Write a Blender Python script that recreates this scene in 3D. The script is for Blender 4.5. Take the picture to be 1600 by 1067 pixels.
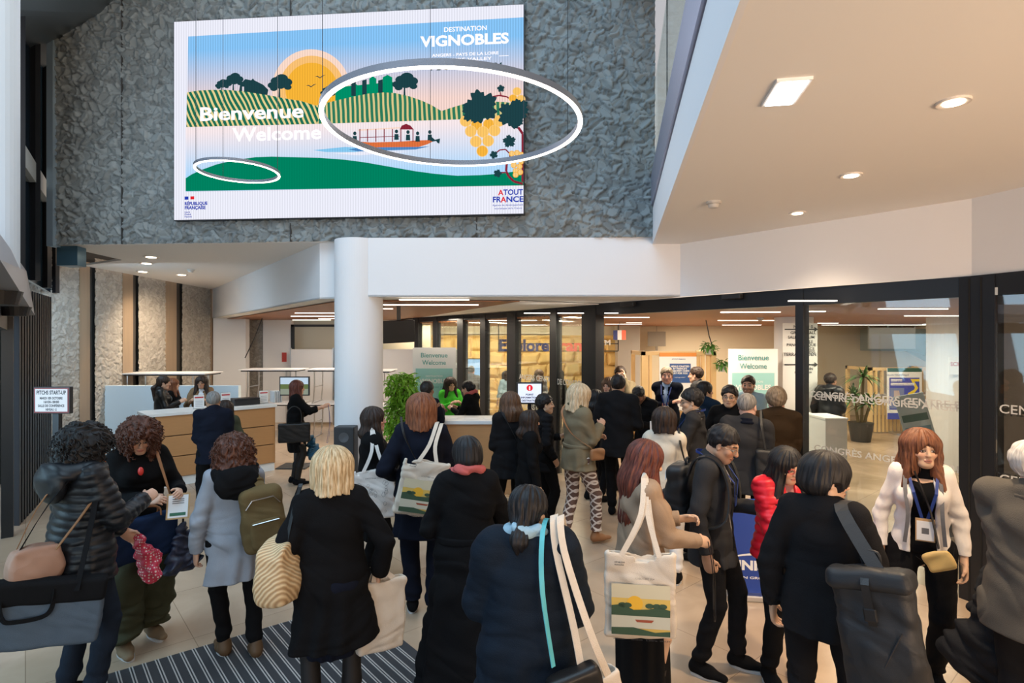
import bpy, bmesh, math, random
import numpy as np
from mathutils import Vector, Matrix, Euler
from math import pi, sin, cos, radians as R, sqrt

C = bpy.context.scene.collection
scene = bpy.context.scene
for o in list(bpy.data.objects): bpy.data.objects.remove(o)

# ---------------------------------------------------------------- camera
FP, HX, HY, CAMZ = 889.0, 800.0, 530.0, 2.15
cam = bpy.data.cameras.new('camera'); camo = bpy.data.objects.new('camera', cam); C.objects.link(camo)
camo.location = (0, 0, CAMZ); camo.rotation_euler = (pi/2, 0, 0)
cam.sensor_width = 36; cam.lens = 36*FP/1600; cam.shift_y = -3.5/1600; cam.clip_start = .05
scene.camera = camo
scene.view_settings.view_transform = 'Standard'; scene.view_settings.look = 'None'
scene.view_settings.gamma = 1; scene.view_settings.use_curve_mapping = False
scene.view_settings.exposure = 0.38
# ---------------------------------------------------------------- daylight + lamps of the hall + added fill lamps
w = bpy.data.worlds.new('world'); scene.world = w; w.use_nodes = True
bg = w.node_tree.nodes['Background']; bg.inputs[1].default_value = 1.25
_n = w.node_tree.nodes; _l = w.node_tree.links.new       # cool daylight from the glazed left, warm glow added behind and right for the soffit
_tc = _n.new('ShaderNodeTexCoord'); _sp = _n.new('ShaderNodeSeparateXYZ'); _l(_tc.outputs['Generated'], _sp.inputs[0])
_ma = _n.new('ShaderNodeMath'); _ma.operation = 'MULTIPLY_ADD'; _ma.inputs[1].default_value = -.55; _l(_sp.outputs['Z'], _ma.inputs[0]); _l(_sp.outputs['X'], _ma.inputs[2])
_mr = _n.new('ShaderNodeMapRange'); _mr.inputs[1].default_value = -.55; _mr.inputs[2].default_value = .75; _l(_ma.outputs[0], _mr.inputs[0])
_cr = _n.new('ShaderNodeValToRGB'); _cr.color_ramp.elements[0].color = (.22,.31,.44,1); _cr.color_ramp.elements[1].color = (1.0,.74,.52,1); _e = _cr.color_ramp.elements.new(.5); _e.color = (.34,.31,.29,1)
_l(_mr.outputs[0], _cr.inputs[0]); _l(_cr.outputs[0], bg.inputs[0])
def area(name, loc, target, size, size_y, power, col):
    l = bpy.data.lights.new(name, 'AREA'); l.shape = 'RECTANGLE'; l.size = size; l.size_y = size_y
    l.energy = power; l.color = col
    o = bpy.data.objects.new(name, l); C.objects.link(o); o.location = loc
    o.rotation_euler = (Vector(target)-Vector(loc)).to_track_quat('-Z', 'Y').to_euler()
    return o
def spot(name, loc, target, power, col, ang=110, r=.06, blend=.6):
    l = bpy.data.lights.new(name, 'SPOT'); l.energy = power; l.color = col; l.spot_size = R(ang); l.spot_blend = blend
    l.shadow_soft_size = r
    o = bpy.data.objects.new(name, l); C.objects.link(o); o.location = loc
    o.rotation_euler = (Vector(target)-Vector(loc)).to_track_quat('-Z', 'Y').to_euler()
    return o
WARM = (1, .74, .48); NEUT = (1, .86, .70); COOL = (.56, .80, 1)
area('skylight', (-2.5, 1.5, 8.6), (-2.2, 3.5, 0), 7, 6, 400, COOL)
area('entrance_daylight', (-5.2, 2.5, 2.1), (-4.5, 9, 1.0), 3, 2.2, 80, COOL)

area('window_daylight', (-6.2, 8.7, 3.0), (-6.0, 10.4, .6), 1.2, .8, 26, COOL)  # unseen lamp added to brighten the low blue wall, no window here
area('foyer_light', (3.2, -2.0, 1.3), (2.8, 2.6, 3.3), 3.5, 1.6, 78, (1, .68, .43)).data.spread = R(95)  # unseen warm lamp added behind the camera to lift the right soffit
area('entrance_glazing', (-3.2, -2.4, 1.6), (-3.4, 5, 4.0), 4.5, 1.8, 45, (.80, .90, 1)).data.spread = R(110)  # second unseen lamp, cooler, added to lift the left soffit
# ---------------------------------------------------------------- helpers
def at(x, y, Y): return Vector(((x-HX)*Y/FP, Y, CAMZ-(y-HY)*Y/FP))
def G(x, y, Z=0.0):
    k = (y-HY)/(CAMZ-Z); return Vector(((x-HX)/k, FP/k, Z))

MATS = {}
def mat(name, col=(.5,.5,.5), rough=.6, metal=0, bump=0, bscale=60, var=0, emit=None, es=1, trans=0, spec=.5, sheen=0, vscale=None, stretch=None, coat=0):
    if name in MATS: return MATS[name]
    m = bpy.data.materials.new(name); m.use_nodes = True; nt = m.node_tree; b = nt.nodes['Principled BSDF']
    b.inputs['Base Color'].default_value = (*col, 1); b.inputs['Roughness'].default_value = rough
    b.inputs['Metallic'].default_value = metal; b.inputs['Specular IOR Level'].default_value = spec
    if sheen: b.inputs['Sheen Weight'].default_value = sheen; b.inputs['Sheen Roughness'].default_value = .5
    if trans: b.inputs['Transmission Weight'].default_value = trans
    if coat: b.inputs['Coat Weight'].default_value = coat
    if emit: b.inputs['Emission Color'].default_value = (*emit, 1); b.inputs['Emission Strength'].default_value = es
    if bump or var:
        tc = nt.nodes.new('ShaderNodeTexCoord'); mp = nt.nodes.new('ShaderNodeMapping'); nz = nt.nodes.new('ShaderNodeTexNoise')
        if stretch: mp.inputs['Scale'].default_value = stretch
        nt.links.new(tc.outputs['Object'], mp.inputs[0]); nt.links.new(mp.outputs[0], nz.inputs['Vector'])
        nz.inputs['Scale'].default_value = bscale; nz.inputs['Detail'].default_value = 4
        if bump:
            bp = nt.nodes.new('ShaderNodeBump'); bp.inputs['Strength'].default_value = min(1, bump); bp.inputs['Distance'].default_value = .004*max(1, bump)
            nt.links.new(nz.outputs['Fac'], bp.inputs['Height']); nt.links.new(bp.outputs[0], b.inputs['Normal'])
        if var:
            n2 = nt.nodes.new('ShaderNodeTexNoise'); n2.inputs['Scale'].default_value = vscale or bscale*.2; n2.inputs['Detail'].default_value = 3
            nt.links.new(mp.outputs[0], n2.inputs['Vector'])
            mx = nt.nodes.new('ShaderNodeMix'); mx.data_type = 'RGBA'
            mx.inputs[6].default_value = (*[max(0, c*(1-var)) for c in col], 1); mx.inputs[7].default_value = (*[min(1, c*(1+var)) for c in col], 1)
            nt.links.new(n2.outputs['Fac'], mx.inputs[0]); nt.links.new(mx.outputs[2], b.inputs['Base Color'])
    MATS[name] = m; return m
def nodes(name, build):
    if name in MATS: return MATS[name]
    m = bpy.data.materials.new(name); m.use_nodes = True; nt = m.node_tree; build(nt, nt.nodes['Principled BSDF'], lambda t: nt.nodes.new('ShaderNode'+t), nt.links.new)
    MATS[name] = m; return m
def glassm(name, tint=(.92,.97,.96), refl=.07, rough=.02, gcol=(1,1,1)):
    def f(nt, b, N, L):
        nt.nodes.remove(b); t = N('BsdfTransparent'); t.inputs[0].default_value = (*tint, 1)
        g = N('BsdfGlossy'); g.inputs['Roughness'].default_value = rough; g.inputs[0].default_value = (*gcol, 1)
        fr = N('LayerWeight'); fr.inputs[0].default_value = .25
        mr = N('MapRange'); mr.inputs[3].default_value = refl*.5; mr.inputs[4].default_value = .28
        L(fr.outputs['Fresnel'], mr.inputs[0]); mx = N('MixShader'); L(mr.outputs[0], mx.inputs[0]); L(t.outputs[0], mx.inputs[1]); L(g.outputs[0], mx.inputs[2])
        L(mx.outputs[0], nt.nodes['Material Output'].inputs[0])
    return nodes(name, f)
def emis(name, col, s=1.0):
    def f(nt, b, N, L):
        nt.nodes.remove(b); e = N('Emission'); e.inputs[0].default_value = (*col, 1); e.inputs[1].default_value = s
        L(e.outputs[0], nt.nodes['Material Output'].inputs[0])
    return nodes(name, f)

class MB:
    """collects shapes into one mesh"""
    def __init__(s): s.v = []; s.f = []; s.m = []; s.mi = 0; s.mats = []
    def use(s, m):
        if m not in s.mats: s.mats.append(m)
        s.mi = s.mats.index(m); return s
    def add(s, vs, fs):
        o = len(s.v); s.v += [tuple(v) for v in vs]
        for f in fs: s.f.append([i+o for i in f]); s.m.append(s.mi)
        return s
    def box(s, a, b, M=None):
        x0,y0,z0 = [min(p,q) for p,q in zip(a,b)]; x1,y1,z1 = [max(p,q) for p,q in zip(a,b)]
        v = [(x0,y0,z0),(x1,y0,z0),(x1,y1,z0),(x0,y1,z0),(x0,y0,z1),(x1,y0,z1),(x1,y1,z1),(x0,y1,z1)]
        if M is not None: v = [M @ Vector(p) for p in v]
        return s.add(v, [(0,3,2,1),(4,5,6,7),(0,1,5,4),(1,2,6,5),(2,3,7,6),(3,0,4,7)])
    def rbox(s, a, b, r=.01, M=None, seg=2):
        bm = bmesh.new(); bmesh.ops.create_cube(bm, size=1)
        c = [(p+q)/2 for p,q in zip(a,b)]; d = [abs(q-p) for p,q in zip(a,b)]
        for v in bm.verts: v.co = Vector((c[0]+v.co.x*d[0], c[1]+v.co.y*d[1], c[2]+v.co.z*d[2]))
        bmesh.ops.bevel(bm, geom=bm.edges[:], offset=min(r, min(d)*.49), segments=seg, affect='EDGES', profile=.5)
        if M is not None: bmesh.ops.transform(bm, matrix=M, verts=bm.verts)
        bm.verts.index_update(); s.add([v.co.copy() for v in bm.verts], [[v.index for v in f.verts] for f in bm.faces]); bm.free(); return s
    def prism(s, pts, z0, z1, M=None):      # footprint polygon (x,y) extruded in z
        n = len(pts); v = [(p[0],p[1],z0) for p in pts]+[(p[0],p[1],z1) for p in pts]
        if M is not None: v = [M @ Vector(p) for p in v]
        return s.add(v, [list(range(n))[::-1], list(range(n, 2*n))]+[(i,(i+1)%n,(i+1)%n+n,i+n) for i in range(n)])
    def tube(s, pts, r, n=8, caps=True):
        pts = [Vector(p) for p in pts]; rs = r if isinstance(r,(list,tuple)) else [r]*len(pts)
        t = (pts[1]-pts[0]).normalized(); u = t.orthogonal().normalized(); vs = []
        for i,p in enumerate(pts):
            t2 = ((pts[min(i+1,len(pts)-1)]-pts[max(i-1,0)])).normalized()
            q = t.rotation_difference(t2); u = (q @ u).normalized(); t = t2; w_ = t.cross(u)
            for j in range(n): a = 2*pi*j/n; vs.append(p+(u*cos(a)+w_*sin(a))*rs[i])
        fs = [(i*n+j, i*n+(j+1)%n, (i+1)*n+(j+1)%n, (i+1)*n+j) for i in range(len(pts)-1) for j in range(n)]
        if caps: fs += [list(range(n))[::-1], [(len(pts)-1)*n+j for j in range(n)]]
        return s.add(vs, fs)
    def ribbon(s, pts, w_, t=.003, side=None):   # flat strap
        pts = [Vector(p) for p in pts]; vs = []
        for i,p in enumerate(pts):
            d = (pts[min(i+1,len(pts)-1)]-pts[max(i-1,0)]).normalized()
            sd = Vector(side) if side is not None else Vector((0,0,1)).cross(d)
            sd = sd-d*sd.dot(d); sd = sd.normalized() if sd.length > 1e-4 else d.orthogonal().normalized()
            nn = d.cross(sd)
            for a,b in ((-1,-1),(1,-1),(1,1),(-1,1)): vs.append(p+sd*a*w_/2+nn*b*t/2)
        n = 4; fs = [(i*n+j, i*n+(j+1)%n, (i+1)*n+(j+1)%n, (i+1)*n+j) for i in range(len(pts)-1) for j in range(n)]
        fs += [(3,2,1,0), [(len(pts)-1)*n+j for j in range(n)]]
        return s.add(vs, fs)
    def lathe(s, prof, n=24, c=(0,0,0)):
        vs = [(c[0]+r*cos(2*pi*j/n), c[1]+r*sin(2*pi*j/n), c[2]+z) for r,z in prof for j in range(n)]
        fs = [(i*n+j, i*n+(j+1)%n, (i+1)*n+(j+1)%n, (i+1)*n+j) for i in range(len(prof)-1) for j in range(n)]
        fs += [list(range(n))[::-1], [(len(prof)-1)*n+j for j in range(n)]]
        return s.add(vs, fs)
    def ball(s, c, r, n=12, m=8):
        r = r if isinstance(r,(tuple,list)) else (r,r,r)
        vs = [(c[0]+r[0]*sin(pi*i/m)*cos(2*pi*j/n), c[1]+r[1]*sin(pi*i/m)*sin(2*pi*j/n), c[2]+r[2]*cos(pi*i/m)) for i in range(m+1) for j in range(n)]
        return s.add(vs, [(i*n+j, (i+1)*n+j, (i+1)*n+(j+1)%n, i*n+(j+1)%n) for i in range(m) for j in range(n)])
    def build(s, name, m=None, parent=None, smooth=False, loc=None, rz=0):
        me = bpy.data.meshes.new(name); me.from_pydata(s.v, [], s.f); 
        if m is not None: me.materials.append(m)
        else:
            for q in s.mats: me.materials.append(q)
            me.polygons.foreach_set('material_index', s.m)
        if smooth: me.polygons.foreach_set('use_smooth', [True]*len(me.polygons))
        me.update(); o = bpy.data.objects.new(name, me); C.objects.link(o)
        if parent: o.parent = parent
        if loc is not None: o.location = loc
        o.rotation_euler.z = rz
        return o
def tag(o, label, cat, group=None):
    o['label'] = label; o['category'] = cat
    if group: o['group'] = group
    return o
def struct(o): o['kind'] = 'structure'; return o
def empty(name, loc, rz=0, label=None, cat=None, group=None):
    o = bpy.data.objects.new(name, None); C.objects.link(o); o.location = loc; o.rotation_euler.z = rz; o.empty_display_size = .1
    if label: tag(o, label, cat, group)
    return o
def copy_tree(o, parent=None):
    c = o.copy(); C.objects.link(c); c.parent = parent
    for ch in [q for q in bpy.data.objects if q.parent == o]: copy_tree(ch, c)
    return c
def text_geo(s, size, bold=0, align='LEFT', sx=1.0, sp=1.0):
    """outline of a text in its own plane: list of (x, y), faces; size = capital height"""
    cu = bpy.data.curves.new('t', 'FONT'); cu.body = s; cu.size = size/.7; cu.offset = bold*size; cu.align_x = align; cu.resolution_u = 3; cu.space_character = sp
    ob = bpy.data.objects.new('t', cu); me = bpy.data.meshes.new_from_object(ob)
    v = [(p.co.x*sx, p.co.y) for p in me.vertices]; f = [list(p.vertices) for p in me.polygons]
    bpy.data.objects.remove(ob); bpy.data.curves.remove(cu); bpy.data.meshes.remove(me)
    return v, f
def put_text(mb, s, m, org, ux, uy, size, bold=0, align='LEFT', sx=1.0, fit=None, sp=1.0):
    """org = world/local 3D point of baseline start/centre, ux,uy unit vectors"""
    v, f = text_geo(s, size, bold, align, sx, sp)
    if not v: return
    org = Vector(org); ux = Vector(ux); uy = Vector(uy)
    if fit:
        w_ = max(p[0] for p in v)-min(p[0] for p in v); q = fit/w_; v = [(p[0]*q, p[1]) for p in v]
    mb.use(m).add([org+ux*p[0]+uy*p[1] for p in v], f)
# ================================================================ materials of the place
M_white = mat('white_plaster', (.72,.72,.73), .8, bump=.15, bscale=90)
M_soffit = mat('white_soffit', (.74,.72,.69), .85)
M_black = mat('black_metal', (.012,.013,.016), .35, spec=.4)
M_blackplastic = mat('black_plastic', (.015,.015,.017), .45)
M_steel = mat('steel', (.55,.56,.58), .3, metal=1)
def stone(name, c0, c1):
    def f(nt, b, N, L):
        at_ = N('Attribute'); at_.attribute_name = 'stone'; mx = N('Mix'); mx.data_type = 'RGBA'; mx.inputs[6].default_value = (*c0,1); mx.inputs[7].default_value = (*c1,1); L(at_.outputs['Fac'], mx.inputs[0])
        tc = N('TexCoord'); nz = N('TexNoise'); nz.inputs['Scale'].default_value = 60; nz.inputs['Detail'].default_value = 4; L(tc.outputs['Object'], nz.inputs[0])
        bp = N('Bump'); bp.inputs['Strength'].default_value = .5; bp.inputs['Distance'].default_value = .004; L(nz.outputs['Fac'], bp.inputs['Height']); L(bp.outputs[0], b.inputs['Normal'])
        L(mx.outputs[2], b.inputs['Base Color']); b.inputs['Roughness'].default_value = .8
    return nodes(name, f)
M_concrete = stone('relief_concrete', (.045,.045,.042), (.22,.245,.245))
M_concrete_pale = stone('pale_relief_concrete', (.20,.185,.16), (.43,.40,.355))
M_woodstrip = mat('timber_fin', (.30,.22,.15), .6, bump=.4, bscale=8, stretch=(6,6,.4), var=.25)
M_desk = mat('oak_veneer', (.47,.235,.095), .45, bump=.15, bscale=9, stretch=(.6,.6,12), var=.12, vscale=9)
M_desktop = mat('desk_white', (.75,.75,.74), .35)
M_slat = mat('pine_slat', (.72,.50,.24), .55, var=.1, bscale=20)
M_glass = glassm('clear_glass')
M_glassdark = glassm('dark_glass', (.10,.17,.24), .12)
M_led = emis('led_strip', (1,.90,.78), 3.2)
M_ring = emis('ring_led', (1,.88,.76), 5)
M_bluewall = mat('pale_blue_panel', (.66,.77,.84), .6)

def wood_ceiling():
    def f(nt, b, N, L):
        tc = N('TexCoord'); mp = N('Mapping'); mp.inputs['Rotation'].default_value = (0,0,R(8)); L(tc.outputs['Object'], mp.inputs[0])
        wv = N('TexWave'); wv.bands_direction = 'Y'; wv.inputs['Scale'].default_value = 3.2; wv.inputs['Distortion'].default_value = 0; L(mp.outputs[0], wv.inputs[0])
        cr = N('ValToRGB'); cr.color_ramp.elements[0].position = .0; cr.color_ramp.elements[0].color = (.10,.038,.015,1); cr.color_ramp.elements[1].position = .22; cr.color_ramp.elements[1].color = (.34,.13,.045,1)
        L(wv.outputs['Fac'], cr.inputs[0]); nz = N('TexNoise'); nz.inputs['Scale'].default_value = 3; L(mp.outputs[0], nz.inputs[0])
        mx = N('Mix'); mx.data_type = 'RGBA'; mx.blend_type = 'MULTIPLY'; mx.inputs[0].default_value = .15; L(cr.outputs[0], mx.inputs[6]); L(nz.outputs['Color'], mx.inputs[7])
        L(mx.outputs[2], b.inputs['Base Color']); b.inputs['Roughness'].default_value = .5
    return nodes('wood_slat_ceiling', f)
M_woodceil = wood_ceiling()
TA = math.atan2(-.76, .65)
def floor_mat():
    def f(nt, b, N, L):
        tc = N('TexCoord'); mp = N('Mapping'); mp.inputs['Rotation'].default_value = (0,0,-TA); L(tc.outputs['Object'], mp.inputs[0])
        br = N('TexBrick'); br.offset = 0; br.inputs['Scale'].default_value = 1; br.inputs['Brick Width'].default_value = .92; br.inputs['Row Height'].default_value = .92
        br.inputs['Mortar Size'].default_value = .003; br.inputs['Mortar Smooth'].default_value = .1
        br.inputs['Color1'].default_value = (.47,.355,.25,1); br.inputs['Color2'].default_value = (.53,.405,.295,1); br.inputs['Mortar'].default_value = (.30,.22,.15,1)
        L(mp.outputs[0], br.inputs[0])
        nz = N('TexNoise'); nz.inputs['Scale'].default_value = 1.7; nz.inputs['Detail'].default_value = 8; nz.inputs['Distortion'].default_value = 1.2; L(mp.outputs[0], nz.inputs[0])
        cr = N('ValToRGB'); cr.color_ramp.elements[0].position = .3; cr.color_ramp.elements[0].color = (.78,.76,.74,1); cr.color_ramp.elements[1].position = .75; cr.color_ramp.elements[1].color = (1,1,1,1)
        L(nz.outputs['Fac'], cr.inputs[0])
        mx = N('Mix'); mx.data_type = 'RGBA'; mx.blend_type = 'MULTIPLY'; mx.inputs[0].default_value = 1; L(br.outputs[0], mx.inputs[6]); L(cr.outputs[0], mx.inputs[7])
        L(mx.outputs[2], b.inputs['Base Color']); b.inputs['Roughness'].default_value = .22
        mr = N('MapRange'); mr.inputs[3].default_value = .14; mr.inputs[4].default_value = .32; L(nz.outputs['Fac'], mr.inputs[0]); L(mr.outputs[0], b.inputs['Roughness'])
    return nodes('stone_tiles', f)
def stripe_mat(name, c1, c2, scale, rot, rough=.9, duty=.3):
    def f(nt, b, N, L):
        tc = N('TexCoord'); mp = N('Mapping'); mp.inputs['Rotation'].default_value = (0,0,rot); L(tc.outputs['Object'], mp.inputs[0])
        wv = N('TexWave'); wv.bands_direction = 'X'; wv.inputs['Scale'].default_value = scale; L(mp.outputs[0], wv.inputs[0])
        cr = N('ValToRGB'); cr.color_ramp.interpolation = 'CONSTANT'; cr.color_ramp.elements[0].color = (*c1,1); cr.color_ramp.elements[1].position = 1-duty; cr.color_ramp.elements[1].color = (*c2,1)
        L(wv.outputs['Fac'], cr.inputs[0]); L(cr.outputs[0], b.inputs['Base Color']); b.inputs['Roughness'].default_value = rough
    return nodes(name, f)

# ---------------------------------------------------------------- levels
ZLOW, ZHIGH, ZRIGHT, ZWL, ZWR = 2.67, 3.39, 3.31, 2.64, 2.52
WL = Vector((-6.0, 7.5)); WR = Vector((1.73, 6.89))          # textured screen wall
FA = [Vector((3.92,4.25)), Vector((3.79,4.69)), Vector((1.07,8.57)), Vector((-.78,11.5)), Vector((-2.3,13.3))]   # glass front
# floor
MB().box((-14,-3,-.1),(12,22,0)).build('floor', floor_mat())['kind'] = 'structure'
# mat
mc = Vector((-1.28,4.64)); ea = Vector((-.79,-.61)).normalized(); eb = Vector((.65,-.76)).normalized()
mt = MB(); mt.prism([mc, mc+ea*2.9, mc+ea*2.9+eb*3.2, mc+eb*3.2][::-1], .001, .012)
rub = mat('mat_rubber', (.035,.037,.042), .95, bump=.6, bscale=200)
t = empty('door_mat', (0,0,0), 0, 'dark ribbed entrance mat with thin pale metal stripes on the tiled floor', 'mat'); mt.build('rubber', rub, t)
st = MB()
for i in range(1, 40):
    p = mc+ea*(i*.072)
    for dd in (0, .016):
        a = p+ea*dd; st.prism([a, a+ea*.007, a+ea*.007+eb*3.2, a+eb*3.2][::-1], .012, .015)
st.build('metal_strips', mat('mat_strip', (.42,.40,.38), .5), t)

# ---------------------------------------------------------------- relief concrete
def relief(name, o, u, W, H, m, cell=.085, res=.0125, amp=.03, seed=1, z0=0.0, poly=None):
    """wall patch from point o along 2D dir u, W wide, H tall; the normal faces the viewer side"""
    rs = np.random.RandomState(seed); nx = int(W/res)+1; nz = int(H/res)+1
    X, Z = np.meshgrid(np.linspace(0,W,nx), np.linspace(0,H,nz), indexing='ij')
    wx = X+.02*np.sin(Z*23+seed)+.015*np.sin(X*31+Z*17); wz = (Z+.02*np.sin(X*19+2)+.015*np.sin(Z*37+X*11))*1.15
    gi = np.floor(wx/cell).astype(int); gj = np.floor(wz/cell).astype(int)
    NX, NZ = int(W/cell)+12, int(H*1.2/cell)+12
    jx = rs.rand(NX,NZ); jz = rs.rand(NX,NZ); hh = rs.rand(NX,NZ); tx = rs.randn(NX,NZ)*.5*amp/.03; tz = rs.randn(NX,NZ)*.5*amp/.03; an = rs.rand(NX,NZ)*pi
    b1 = np.full(X.shape, 9.); b2 = b1.copy(); bh = np.zeros(X.shape); bt = bh.copy()
    for di in (-1,0,1):
        for dj in (-1,0,1):
            I = np.clip(gi+di+4,0,NX-1); J = np.clip(gj+dj+4,0,NZ-1)
            cx = (gi+di+jx[I,J])*cell; cz = (gj+dj+jz[I,J])*cell; dx = wx-cx; dz = wz-cz; ca, sa = np.cos(an[I,J]), np.sin(an[I,J])
            d = np.sqrt((dx*ca+dz*sa)**2*.55+(dz*ca-dx*sa)**2*1.5)
            h = amp*(.25+.75*hh[I,J])+dx*tx[I,J]+dz*tz[I,J]
            c = d < b1; b2 = np.where(c, b1, np.minimum(b2, d)); bh = np.where(c, h, bh); bt = np.where(c, an[I,J]/pi, bt); b1 = np.where(c, d, b1)
    e = np.clip((b2-b1)/.010, 0, 1); keep = hh[np.clip(gi+4,0,NX-1),np.clip(gj+4,0,NZ-1)]; D = np.clip(bh, -.004, amp*1.3)*e
    un = Vector(u).normalized(); nrm = Vector((un.y, -un.x))
    V = np.stack([o[0]+un.x*X+nrm.x*D, o[1]+un.y*X+nrm.y*D, z0+Z], -1).reshape(-1,3)
    idx = np.arange(nx*nz).reshape(nx,nz); F = np.stack([idx[:-1,:-1], idx[1:,:-1], idx[1:,1:], idx[:-1,1:]], -1).reshape(-1,4)
    me = bpy.data.meshes.new(name); me.vertices.add(len(V)); me.vertices.foreach_set('co', V.ravel()); me.loops.add(F.size); me.loops.foreach_set('vertex_index', F.ravel().astype(np.int32))
    me.polygons.add(len(F)); me.polygons.foreach_set('loop_start', np.arange(0,F.size,4)); me.polygons.foreach_set('loop_total', np.full(len(F),4)); me.update()
    me.materials.append(m)
    ca_ = me.color_attributes.new('stone', 'FLOAT_COLOR', 'POINT'); cv = np.ones((len(V),4), np.float32); cv[:,:3] = ((.55+.6*bt)*(.45+.55*e)).reshape(-1,1); ca_.data.foreach_set('color', cv.ravel())
    ob = bpy.data.objects.new(name, me); C.objects.link(ob); return struct(ob)
ud = (WR-WL).normalized(); LW = (WR-WL).length
# screen wall in cast panels with dark joints between
relief('wall_front', WL, ud, LW, 6.6, M_concrete, z0=ZHIGH, seed=3)
bk = MB(); n_ = Vector((-ud.y, ud.x)); bk.prism([WL+n_*.03, WR+n_*.03, WR+n_*.4, WL+n_*.4], ZHIGH+.02, 10); bk.build('wall_core', M_concrete)['kind'] = 'structure'
jn = MB()
for xx in (192, 455, 745, 1042):
    y_ = WL.y*.5+WR.y*.5; tt = ((xx-800)/FP)
    # intersect sight line with wall line
    k_ = (tt*WL.y-WL.x)/(ud.x-tt*ud.y); p = WL+ud*k_-n_*.028
    jn.prism([p-ud*.006, p+ud*.006, p+ud*.006+n_*.03, p-ud*.006+n_*.03], ZHIGH, 10)
struct(jn.build('trim_1', mat('joint', (.05,.05,.05), .9)))
tr = MB(); tr.prism([WL-n_*.06-ud*.09, WL-n_*.06, WL+n_*.4, WL+n_*.4-ud*.09], ZHIGH-.02, 10)
struct(tr.build('trim_2', mat('blue_steel', (.42,.55,.66), .35, metal=.6)))
# left wall behind: concrete panels and timber fins
XL = -7.45
edges = [(8.3,9.78),(10.16,10.86),(11.34,12.22),(12.84,14.03)]
for i,(a,b) in enumerate(edges):
    relief('wall_left', (XL,a), (0,1), b-a, 5.5 if i == 0 else 3.6, M_concrete_pale, seed=10+i, cell=.075, amp=.014)
MB().box((XL-.4,8.0,-.0),(XL-.13,19,9)).build('wall_left_core', M_concrete)['kind'] = 'structure'
for i,(a,b) in enumerate([(9.78,10.16),(10.86,11.34),(12.22,12.84),(14.03,14.3)]):
    f = MB(); f.box((XL-.13,a,0),(XL+.02,a+(b-a)*.62,3.5)); struct(f.build('trim_%d'%(3+i), M_woodstrip))
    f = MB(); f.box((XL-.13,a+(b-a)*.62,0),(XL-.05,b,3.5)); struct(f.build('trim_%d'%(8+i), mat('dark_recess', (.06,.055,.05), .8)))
relief('wall_left', (XL,7.6), (0,1), 2.2, 5.5, M_concrete, seed=31, z0=3.4, amp=.018)
# soffit over the reception
bm_l = Vector((-7.42,14.1)); bm_r = Vector((-3.05,9.35*.99))
s1 = MB(); s1.prism([WL+Vector((0,.02)), (-5.75,8.9), (-7.23,9.6), (-7.42,14.1), (-3.0,9.3), (-3.0,7.5), (-2.33,7.02), (1.74,6.93), (1.74,7.3), (-2.2,7.6), (-2.2,9.8), (-7.0,14.9), (-8.2,14.9), (-8.2,9.6), (-5.95,9.5)][::1], ZHIGH, ZHIGH+.001)
s1 = MB(); s1.prism([(-6.0,7.52), (-6.1,8.9), (-7.23,9.6), (-7.45,14.2), (3.1,14.2), (3.1,6.95), (1.7,6.95)][::-1], ZHIGH, ZHIGH+.03)
struct(s1.build('ceiling_reception', M_soffit))
b_ = MB(); b_.prism([(-6.05,7.56),(-5.76,7.54),(-5.80,7.75),(-6.05,7.8)], 3.13, 3.385); struct(b_.build('trim_12', mat('blue_soffit_metal', (.08,.17,.24), .3, metal=.5)))
# lower ceiling block: beam faces
BF = [Vector((-7.42,14.1)), Vector((-3.05,9.3)), Vector((-2.42,7.05)), Vector((-2.05,7.0)), Vector((2.05,6.93))]
BF = [Vector((-7.42,14.1)), Vector((-2.48,7.34)), Vector((-2.0,7.30)), Vector((-1.754,6.955)), Vector((2.05,6.93))]
bf = MB()
pts = [tuple(p) for p in BF]+[tuple(FA[1]+Vector((.02,.12))), tuple(FA[0]+Vector((.06,0))), (4.15,2.5), (4.6,2.5), (5.0,4.6), (2.6,8.4), (-7.42,15.2)]
n = len(BF)
V = []
for p in BF[:]: V += [(p.x,p.y,ZLOW),(p.x,p.y,ZHIGH)]
rt = [Vector((2.05,6.93)), FA[1], FA[0], Vector((4.05,2.0))]
face = MB(); face.add(V, [(2*i,2*i+2,2*i+3,2*i+1) for i in range(n-1)])
V2 = []
for p in rt: V2 += [(p.x,p.y,ZLOW),(p.x,p.y,ZRIGHT+.02)]
face.add(V2, [(2*i,2*i+2,2*i+3,2*i+1) for i in range(len(rt)-1)])
struct(face.build('wall_beam', M_white))
# white underside strip then timber ceiling
u1 = MB(); u1.prism([(-7.42,14.1),(-2.48,7.34),(-2.0,7.30),(-1.754,6.955),(2.05,6.93),(2.0,7.15),(1.2,8.35),(-1.9,7.65),(-2.3,7.9),(-6.9,14.3)][::-1], ZLOW, ZLOW+.02)
struct(u1.build('ceiling_edge', M_soffit))
u2 = MB(); u2.prism([(-7.2,14.3),(-2.4,7.7),(-1.9,7.5),(.1,7.55),(-2.5,14.05),(-2.9,15.0),(-7.2,15.0)][::-1], ZWL+.01, ZWL+.02)
u4 = MB(); u4.prism([(.1,7.55),(1.25,8.2),(-.78,11.45),(-2.3,13.3),(-3.2,15.0),(-2.9,15.0),(-2.5,14.05)][::-1], ZWL+.01, ZWL+.02); struct(u4.build('ceiling_margin', M_soffit))
struct(u2.build('ceiling_timber', M_woodceil))
u3 = MB(); u3.prism([(4.1,4.4),(3.79,4.72),(1.07,8.6),(-.78,11.53),(-2.3,13.33),(-3.2,15.0),(-3.2,16.4),(14,16.4),(14,4.4)][::-1], ZWR, ZWR+.02)
struct(u3.build('ceiling_lobby', M_woodceil))
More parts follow.
